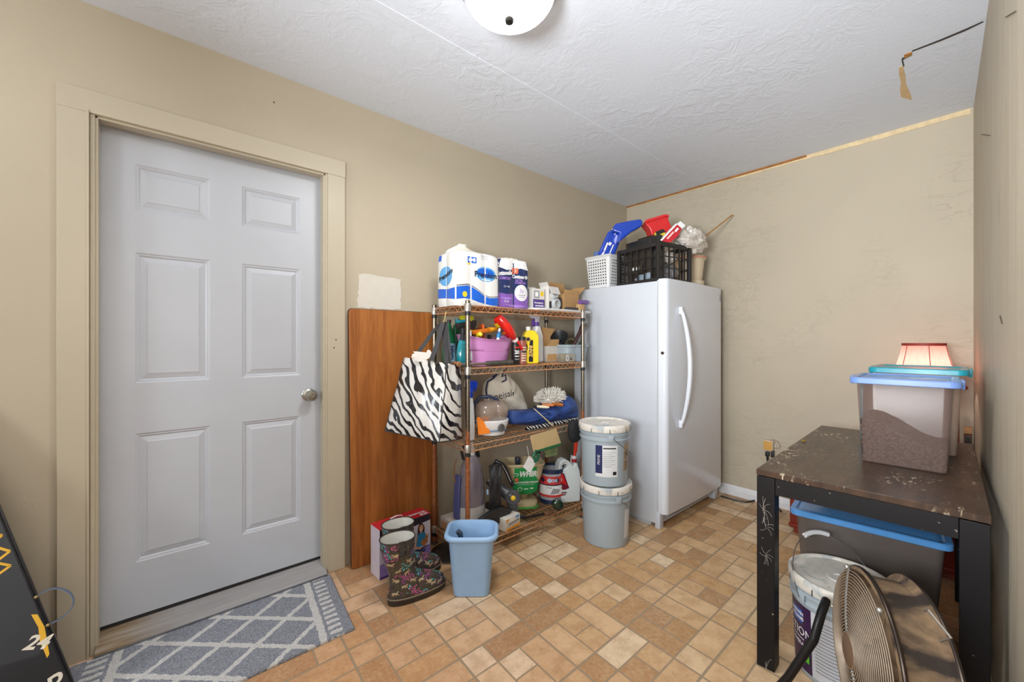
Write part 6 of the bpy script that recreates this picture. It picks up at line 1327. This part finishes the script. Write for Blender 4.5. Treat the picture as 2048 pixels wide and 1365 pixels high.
t = pxthing('snack_packet', 'black and yellow packet tucked between the brown case and the red carton', 'packet', [('packet', pxslab([(1311, 464), (1326, 458), (1332, 468), (1320, 484), (1313, 480)], 2.80, .03), mat('yellow_packet', (224, 196, 48), .4), dict(bev=.003)), ('printed_band', pxslab([(1311, 464), (1326, 458), (1331, 464), (1314, 471)], 2.797, .004), M_ink, {})], tuple(Vector((0, 0, 1.215)) + _ray(1320, 486) * 2.8))
T3 = 2.74
t = pxthing('red_carton', 'long red and white printed carton leaning out of the crate to the right', 'carton', [('carton', pxslab([(1322, 482), (1354, 448), (1364, 456), (1357, 472), (1340, 486)], T3, .05), mat('red_print_card', (190, 38, 50), .4), dict(bev=.002)),
     ('end_cap', pxslab([(1354, 448), (1361, 442), (1372, 451), (1365, 458)], T3 - .004, .055), M_wp, dict(bev=.003)), ('white_band', pxslab([(1320, 481), (1352, 447), (1355, 448.5), (1324, 482)], T3 - .003, .05), M_wp, {}), ('lettering', pxslab([(1333, 477), (1346, 463), (1349, 465), (1336, 479)], T3 - .003, .003), mat('pale_pink_print', (236, 190, 180), .4), {}), ('lettering', pxslab([(1349, 462), (1355, 455), (1358, 458), (1352, 465)], T3 - .003, .003), M_wink, {})], tuple(Vector((0, 0, 1.215)) + _ray(1336, 486) * T3))
P_ = Vector((0, 0, 1.215)) + _ray(1384, 480) * 2.92
t = thing('plastic_bag', 'big crumpled white plastic bag bulging over the right end of the crate', 'bag', tuple(P_)); crumple((-.02, 0, -.01), .105, 1.35, .8, .78, 21, .30, 60, 40).build('film', M_bag, t)
P0 = Vector((0, 0, 1.215)) + _ray(1404, 478) * 2.93; P1 = PX(1465, 430, 3.33)
leaning('wooden_stick', 'thin bare wooden stick rising from the white plastic bag towards the wall', 'stick', P0, P1, lambda t, L: MB().box((0, 0, L / 2), (.012, .006, L)).build('stick', mat('raw_wood_stick', (188, 138, 78), .7, var=.1), t))
M_crm = mat('cream_translucent_plastic', (216, 200, 172), .35, var=.03)
t = thing('plastic_tub', 'cream translucent tub with reddish lid seam stacked on top at the freezer right rear', 'tub', (3.08, 1.475, ZF + .052)); t.scale = (1.12, 1.12, 1.1); 
m = MB(); m.lathe([(.075, 0), (.082, .01), (.098, .145), (.108, .15), (.108, .162), (.100, .166)], 36); m.build('tub', M_crm, t); MB().lathe([(.104, .150), (.1095, .154), (.1095, .160), (.104, .163)], 36, cap0=False, cap1=False).build('rim', mat('salmon_rim', (214, 128, 108), .4), t); MB().lathe([(.096, .1665), (.10, .170), (.02, .172), (.001, .172)], 36).build('lid', M_crm, t)
t = thing('plastic_tub', 'flat cream tub underneath the taller cream tub on the freezer', 'tub', (3.08, 1.47, ZF)); MB().lathe([(.088, 0), (.096, .006), (.102, .042), (.104, .050), (.001, .051)], 36).build('tub', M_crm, t)

# ------------------------------------------------------------------ on the black table
TZ = TH + .001
M_cb = mat('smoky_clear_bin_plastic', (138, 116, 108), .18, var=.02, alpha=.33, spec=.8)
M_kib = None
s = NT('dry_dog_food'); x = s.n('ShaderNodeTexVoronoi'); x.inputs['Scale'].default_value = 95; s.l(s.coord(), x.inputs['Vector'])
s.col(s.ramp(x.outputs['Distance'], [(.05, lin((112, 92, 80))), (.45, lin((82, 66, 57))), (.75, lin((28, 22, 20)))])); s.b.inputs['Roughness'].default_value = .8
s.bump(s.math('SUBTRACT', 1.0, x.outputs['Distance']), .9, .008); M_kib = s.m
def food_bin(name, label, loc, rz, b, tp, h, lid_m, body_m, food, cat='bin'):
    """b = half sizes at the floor, tp = half sizes under the lid (x is away from the camera)"""
    t = thing(name, label, cat, loc, rz)
    m = MB(); m.rrect(shell([(b[0], b[1], 0, .014), (b[0] + .003, b[1] + .003, .006, .018), (tp[0], tp[1], h - .012, .024), (tp[0] + .010, tp[1] + .010, h - .010, .028), (tp[0] + .010, tp[1] + .010, h, .028)], .002), seg=6); m.build('tub', body_m, t, ang=50)
    m = MB(); a, c = tp[0] + .020, tp[1] + .020
    m.rrect([(a - .002, c - .002, h - .014, .03), (a, c, h - .012, .032), (a, c, h + .006, .032), (a - .004, c - .004, h + .010, .03), (a - .020, c - .020, h + .010, .022), (a - .026, c - .026, h + .004, .02), (a - .034, c - .034, h + .006, .02)], seg=6); l = m.build('lid', lid_m, t, ang=40)
    for sg in (-1, 1):
        mm = MB(); mm.box((0, sg * (c + .003), h - .008), (.11, .012, .034), bev=.004); mm.build('latch', lid_m, l)
    if food:
        m = MB(); ring = []; N_ = 12
        lo = [(b[0] - .002, b[1] - .002, .004, .014)]
        m2 = MB(); fx, fz = food
        nx_, ny_ = 10, 16; 
        def top(u, v):
            y = -1 + 2 * v; xx = -1 + 2 * u; z = fz(y) + .006 * noise.noise(Vector((xx * 3, y * 4, 2))); k = z / h
            return (xx * (b[0] + (tp[0] - b[0]) * k - .0035), y * (b[1] + (tp[1] - b[1]) * k - .0035), z)
        m2.grid(top, nx_, ny_)
        per = [(i / nx_, 0) for i in range(nx_)] + [(1, j / ny_) for j in range(ny_)] + [(1 - i / nx_, 1) for i in range(nx_)] + [(0, 1 - j / ny_) for j in range(ny_)]
        r1 = [top(u, v) for u, v in per]; r0 = [((-1 + 2 * u) * (b[0] - .002), (-1 + 2 * v) * (b[1] - .002), .004) for u, v in per]
        m2.loft([r0, r1], True, False); o = m2.build('dog_food', M_kib, None, loc=(0, 0, 0)); o.parent = None
        o.location = loc; o.rotation_euler = (0, 0, rz)
        tag(o, food[0], 'dog food'); o['kind'] = 'stuff'
    return t
M_lidb = mat('periwinkle_blue_lid', (118, 150, 214), .32, var=.04, coat=.2); M_lidt = mat('turquoise_lid', (36, 152, 168), .3, coat=.2)
food_bin('food_container', 'tall smoky clear bin with periwinkle lid at the front of the black table', (2.268, .203, TZ), R(2.5), (.140, .116), (.150, .134), .325, M_lidb, M_cb, ('brown kibble sloping down to the right inside the smoky bin with the periwinkle lid', lambda y: .128 + .038 * max(-1, min(1, y * 1.25)) + .012 * math.sin(3 * y)))
# +y is left in the picture, so the pile is higher on the left
food_bin('food_container', 'pinkish clear bin with turquoise lid standing behind the smoky one', (2.640, .190, TZ), R(1), (.150, .118), (.160, .136), .350, M_lidt, mat('peach_clear_bin_plastic', (232, 204, 184), .2, alpha=.40, var=.02, spec=.7), ('thin layer of brown kibble at the bottom of the turquoise lidded bin', lambda y: .062 + .006 * math.sin(4 * y)))
t = thing('bin_lid', 'spare turquoise lid standing upright left of the turquoise lidded bin', 'lid', (2.66, .372, TZ), R(1)); m = MB(); m.rrect([(.155, .135, -.006, .03), (.158, .138, -.002, .03), (.158, .138, .004, .03), (.15, .13, .006, .03)], M=Matrix.Translation((0, 0, .139)) @ Matrix.Rotation(R(90), 4, 'X')); m.build('lid', M_lidt, t)
tag(MB().lathe([(.001, 0), (.007, .001), (.009, .005), (.004, .008), (.001, .009)], 10).build('crumb', mat('yellow_brown_crumb', (150, 124, 40), .7), loc=tuple(PZ(1607, 884, TZ))), 'small yellow-brown crumb on the table top left of the bins', 'crumb')

# ------------------------------------------------------------------ red-brown chest behind the table, lamp and small things on it
M_redw = mat('red_brown_lacquered_wood', (128, 44, 30), .35, var=.12, nscale=12, coat=.2)
t = thing('wooden_chest', 'low red-brown wooden chest between the black table and the back wall', 'chest', (3.205, .43, 0))
m = MB(); m.box((0, 0, .255), (.34, .74, .45), bev=.003); m.box((-.005, 0, .03), (.32, .70, .06)); m.build('body', M_redw, t)
m = MB(); m.box((0, 0, .490), (.355, .755, .022), bev=.004); m.build('top', M_redw, t)
m = MB(); m.box((-.172, 0, .05), (.02, .75, .02), bev=.003); m.build('base_moulding', M_redw, t)
for k in (-1, 1):
    m = MB(); m.box((-.173, .18 * k, .27), (.012, .31, .36), bev=.003); d = m.build('door', M_redw, t); m = MB(); m.box((-.180, .18 * k, .27), (.003, .22, .26)); m.build('dark_panel', mat('dark_green_brown_panel', (40, 32, 24), .4), d)
    m = MB(); m.ball((-.188, .04 * k + (.02), .2), .008, nu=12, nv=8); m.build('knob', mat('white_knob', (222, 220, 214), .3), d)
t = thing('table_lamp', 'lit table lamp with red silk bell shade on the chest in the right corner', 'lamp', (3.125, .205, .5015))
LZ = .14
m = MB(); m.lathe([(.065, 0), (.068, .008), (.05, .02), (.02, .035), (.016, .06), (.035, .09), (.045, .13), (.035, .18), (.014, .22), (.010, .26), (.010, .45)], 32); m.build('base', mat('aged_bronze', (92, 66, 42), .4, .6), t)
s = NT('red_silk_shade'); v = s.coord((40, 40, 2)); f = s.noise(v, 3, 3); s.col(s.ramp(f, [(.3, lin((206, 104, 92))), (.7, lin((226, 140, 126)))])); s.b.inputs['Roughness'].default_value = .6
s.b.inputs['Transmission Weight'].default_value = 0
tr = s.n('ShaderNodeBsdfTranslucent'); tr.inputs[0].default_value = (*lin((250, 186, 174)), 1); mx_ = s.n('ShaderNodeMixShader'); mx_.inputs[0].default_value = .5
s.l(s.b.outputs[0], mx_.inputs[1]); s.l(tr.outputs[0], mx_.inputs[2]); s.l(mx_.outputs[0], s.t.nodes['Material Output'].inputs[0]); M_shade = s.m
pr = [(.084, .700), (.086, .685), (.094, .64), (.106, .59), (.124, .54), (.146, .490), (.158, .470)]
m = MB(); m.lathe(pr, 8 * 6, cap0=False, cap1=False); sh = m.build('shade', M_shade, t, ang=60)
M_sht = mat('dark_red_trim', (150, 52, 38), .6)
MB().lathe([(.0845, .688), (.087, .688), (.0865, .702), (.083, .702)], 48, cap0=False, cap1=False).build('top_trim', M_sht, sh)
MB().lathe([(.157, .466), (.161, .468), (.158, .482), (.154, .480)], 48, cap0=False, cap1=False).build('bottom_trim', M_sht, sh)
for k in range(6):
    a = R(60 * k + 17); MB().tube([((r_ + .0012) * math.cos(a), (r_ + .0012) * math.sin(a), z_) for r_, z_ in pr], .0016, 6).build('panel_seam', M_sht, sh)
m = MB(); m.ball((0, 0, .58), .030, sz=1.2, nu=16, nv=10); bm_ = mat('lit_bulb', (255, 246, 236), .3, emit=42); m.build('bulb', bm_, t)
m = MB(); m.cyl((0, 0, .45), (0, 0, .54), .016, n=16); m.build('socket', mat('brass_socket', (180, 150, 90), .3, .9), t)
t = tag(MB().box((0, 0, .175), (.03, .016, .35), bev=.002).build('wood_post', mat('red_stained_wood', (134, 48, 22), .5, var=.1), loc=(3.345, .088, .5015)), 'upright red-stained wood post on the chest in front of the back wall', 'post')
t = thing('small_box', 'small brown cardboard box with open dark front on the chest by the corner', 'box', (3.325, .048, .5015)); MB().box((0, 0, .227), (.05, .030, .032), bev=.001).build('upper_box', M_card, t); m = MB(); m.box((0, 0, .104), (.05, .030, .208), bev=.001); m.build('lower_box', mat('dark_brown_card', (88, 62, 44), .7), t); m = MB(); m.box((-.026, 0, .176), (.003, .018, .034)); m.build('opening', M_ink, t)

# ------------------------------------------------------------------ under the table
t = food_bin('storage_tote', 'large dark grey tote with blue lid under the black table', (2.345, .330, 0), R(6), (.225, .185), (.255, .222), .485, mat('sky_blue_lid_plastic', (84, 148, 210), .3, coat=.2), mat('dark_warm_grey_plastic', (92, 84, 80), .35, var=.04), None, 'tote')
t3 = make_bucket('paint_bucket', 'grey paint bucket with purple label and white-gripped wire handle under the black table', (1.878, .338, 0), R(144), M_pail, M_lidp, grip=True, up=True)
pail_label(t3, .02, 12, [(lambda f: poly_mb(rect(-.13, .0, .0, .235), f, .0003, .02), 0), (lambda f: poly_mb(rect(.0, .0, .15, .235), f, .0003, .02), 1), (lambda f: poly_mb(rect(-.09, .165, -.035, .215), f, .0008, .02), 4), (lambda f: text_mb('SHERWIN', .0165, lambda x, y: f(x - .062, y + .200), .0016, bold=.0006, sx=.9), 2), (lambda f: text_mb('WILLIAMS', .0165, lambda x, y: f(x - .062, y + .182), .0016, bold=.0006, sx=.9), 2), (lambda f: text_mb('ACTION', .040, lambda x, y: f(x - .068, y + .135), .0016, cuts=.02, sx=.95), 2), (lambda f: text_mb('COVERAGE', .018, lambda x, y: f(x - .055, y + .09), .0014, bold=.0004), 2), (lambda f: poly_mb(rect(-.09, .108, -.03, .111), f, .0008, .02), 2), (lambda f: poly_mb(rect(-.034, .035, -.010, .062), f, .0012, .02), 3)] + [(lambda f, k=k: poly_mb(rect(.012, .03 + .012 * k, .13 - .02 * (k % 3), .034 + .012 * k), f, .0008, .02), 5) for k in range(16)],
    [mat('dark_purple_label', (54, 30, 70), .4), mat('pale_label', (196, 200, 206), .5), M_wink, mat('lime_green_print', (96, 196, 52), .4), mat('brand_blue_print', (30, 84, 170), .4), mat('grey_small_print', (140, 142, 150), .5)])
# floor fan
FC = Vector((1.500, .223, .330)); fn_ = Vector((-.45, .89, .03)).normalized(); qf = fn_.to_track_quat('Z', 'Y')
t = thing('floor_fan', 'dusty dark metal drum floor fan with wire grille in front of the black table', 'fan', tuple(FC)); t.rotation_euler = qf.to_euler()
RF = .222
s = NT('dusty_bronze_drum'); v = s.coord((1, 1, .5)); f = s.noise(v, 6, 5, .6, .8); f2 = s.noise(v, 50, 3)
r_ = s.ramp(f, [(.38, (0, 0, 0)), (.52, (1, 1, 1))]); s.col(s.mix(r_, lin((56, 48, 44)), s.ramp(f2, [(.3, lin((112, 90, 68))), (.7, lin((136, 112, 84)))]))); s.l(s.math('ADD', .42, s.math('MULTIPLY', r_, .45)), s.b.inputs['Roughness']); s.l(s.math('MULTIPLY', s.math('SUBTRACT', 1.0, r_), .12), s.b.inputs['Metallic']); M_drum = s.m
m = MB(); m.lathe([(RF * .96, -.018), (RF * 1.0, -.014), (RF * 1.01, -.006), (RF * .97, -.004), (RF * .935, -.012), (RF * .925, -.10), (RF * .97, -.108), (RF * 1.015, -.112), (RF * 1.02, -.120), (RF * .97, -.124)] + [(RF * .955, -.122), (RF * .915, -.10), (RF * .92, -.018), (RF * .95, -.014)], 72, cap0=False, cap1=False); m.build('drum', M_drum, t, ang=50)
M_rim = mat('dark_bronze_rim', (58, 48, 42), .35, .7, var=.2)
for z_ in (-.012, -.118): MB().tube([(RF * 1.005 * math.cos(2 * math.pi * i / 72), RF * 1.005 * math.sin(2 * math.pi * i / 72), z_) for i in range(72)], .0055, 10, closed=True).build('rim', M_rim, t)
M_grl = mat('dusty_grille_wire', (166, 150, 132), .5, .35, var=.12, nscale=30)
m = MB()
for k in range(21):
    r_ = .045 + (RF * .94 - .045) * k / 20; z_ = .030 * (1 - (r_ / RF) ** 2) + .002
    m.tube([(r_ * math.cos(2 * math.pi * i / 48), r_ * math.sin(2 * math.pi * i / 48), z_) for i in range(48)], .0014, 5, closed=True)
g = m.build('front_grille', M_grl, t)
for a in range(0, 360, 60):
    m = MB()
    for o_ in (-.004, .004):
        m.tube([(r_ * math.cos(R(a)) - o_ * math.sin(R(a)), r_ * math.sin(R(a)) + o_ * math.cos(R(a)), .030 * (1 - (r_ / RF) ** 2) - .001) for r_ in (.03, .08, .13, .18, RF * .98)], .0017, 6)
    m.build('grille_spoke', mat('grey_zinc_wire', (150, 150, 148), .4, .7), g)
    m = MB(); m.ball((RF * .985 * math.cos(R(a)), RF * .985 * math.sin(R(a)), .004), .0075, nu=12, nv=8); m.build('screw', mat('zinc_screw', (186, 184, 178), .35, .8), g)
MB().lathe([(.001, .036), (.030, .035), (.046, .030), (.048, .026), (.001, .026)], 32).build('badge_disc', mat('dusty_brown_disc', (122, 98, 78), .6, .3), g)
m = MB()
for k in range(24):
    r_ = .05 + (RF * .93 - .05) * k / 23; m.tube([(r_ * math.cos(2 * math.pi * i / 40), r_ * math.sin(2 * math.pi * i / 40), -.121) for i in range(40)], .0011, 4, closed=True)
m.build('rear_grille', M_grl, t)
M_bld = mat('dusty_fan_blade', (142, 120, 96), .6, .3, var=.12)
for k in range(3):
    T = Matrix.Rotation(R(120 * k + 25), 4, 'Z')
    def bl(u, v): 
        r_ = .035 + .155 * u; a = R(-42 + 84 * v) * (.55 + .55 * u); return (r_ * math.cos(a), r_ * math.sin(a), -.055 + .040 * (v - .5) * 2 * (1 - .35 * u))
    m = MB(); m.grid(bl, 12, 12, T); o = m.build('blade', M_bld, t); o.modifiers.new('s', 'SOLIDIFY').thickness = .0015
m = MB(); m.cyl((0, 0, -.105), (0, 0, -.035), .048, .045, 28); m.build('motor_hub', M_drum, t)
m = MB(); 
for a, b in ((0, 1), ):
    P = [(RF * 1.0 * math.cos(R(-20)), RF * 1.0 * math.sin(R(-20)), -.118)]
inv = qf.inverted()
def fl(p): return tuple(inv @ (Vector(p) - FC))
m.tube([fl(PX(1850, 1222, 1.40)), fl(PX(1857, 1222, 1.39)), fl(PX(1902, 1277, 1.36)), fl(PX(1880, 1283, 1.37))], .0035, 8); m.build('carry_handle', mat('satin_steel_rod', (168, 160, 150), .35, .8), t)
M_stand = mat('black_tube_steel', (28, 27, 28), .35, .3)
m = MB(); m.tube([fl((1.66, .335, .36)), fl((1.60, .335, .345)), fl((1.53, .34, .29)), fl((1.505, .40, .15)), fl((1.49, .46, .04)), fl((1.47, .48, .016)), fl((1.38, .47, .016)), fl((1.25, .36, .016)), fl((1.17, .20, .016)), fl((1.20, .09, .016))], .0125, 12); m.build('floor_stand', M_stand, t)
MB().tube([fl((1.17, .20, .016)), fl((1.22, .14, .12)), fl((1.285, .112, .33))], .011, 12).build('upright', M_stand, t)
# cables and outlet
t = thing('power_outlet_adapter', 'yellowed plug-in adapter in a wall outlet of the back wall, left of the table', 'adapter', (XB, 1.025, .40))
m = MB(); m.box((-.003, 0, .0), (.006, .075, .115), bev=.002); m.build('outlet_plate', mat('beige_outlet_plate', (196, 182, 154), .4), t)
m = MB(); m.box((-.030, .0, .048), (.048, .062, .072), bev=.004); m.build('adapter', mat('white_yellowed_plastic', (214, 206, 190), .45), t)
m = MB(); m.box((-.0545, .0, .048), (.002, .056, .064)); m.build('yellowed_face', mat('amber_yellowed_face', (206, 158, 80), .45), t)
m = MB(); m.box((-.018, .012, -.022), (.03, .026, .032), bev=.004); m.cyl((-.022, .012, -.035), (-.022, .010, -.10), .009, .004, 10); m.box((-.018, -.022, -.016), (.028, .020, .050), bev=.003); m.build('black_plug', M_blkp, t)
m = MB(); m.tube([(-.03, -.01, .085), (-.035, -.03, .095), (-.04, -.06, .085), (-.038, -.075, .06), (-.03, -.065, .035), (-.02, -.03, .03)], .0016, 6); m.build('thin_wire', mat('pink_brown_wire', (150, 92, 76), .5), t)
m = MB(); m.tube([(-.022, .010, -.10), (-.03, .0, -.2), (-.035, -.03, -.3), (-.04, -.02, -.385)], .004, 8); m.build('cord', M_blkp, t)
C_ = [PZ(1442, 993, .008), PZ(1470, 1001, .008), PZ(1492, 1005, .006), PZ(1512, 1001, .006), PZ(1530, 985, .006), Vector((3.33, .93, .006))]
tag(MB().tube(C_, .006, 8).build('floor_cable', M_blkp), 'black power cable on the floor along the back wall baseboard', 'cable')
tag(MB().tube([(1.9, .06, .05), (1.98, .05, .08), (2.10, .035, .07), (2.2, .03, .02), (2.5, .03, .008)], .007, 8).build('floor_cable', M_blkp), 'thick black cable looping on the floor under the right side of the table', 'cable')
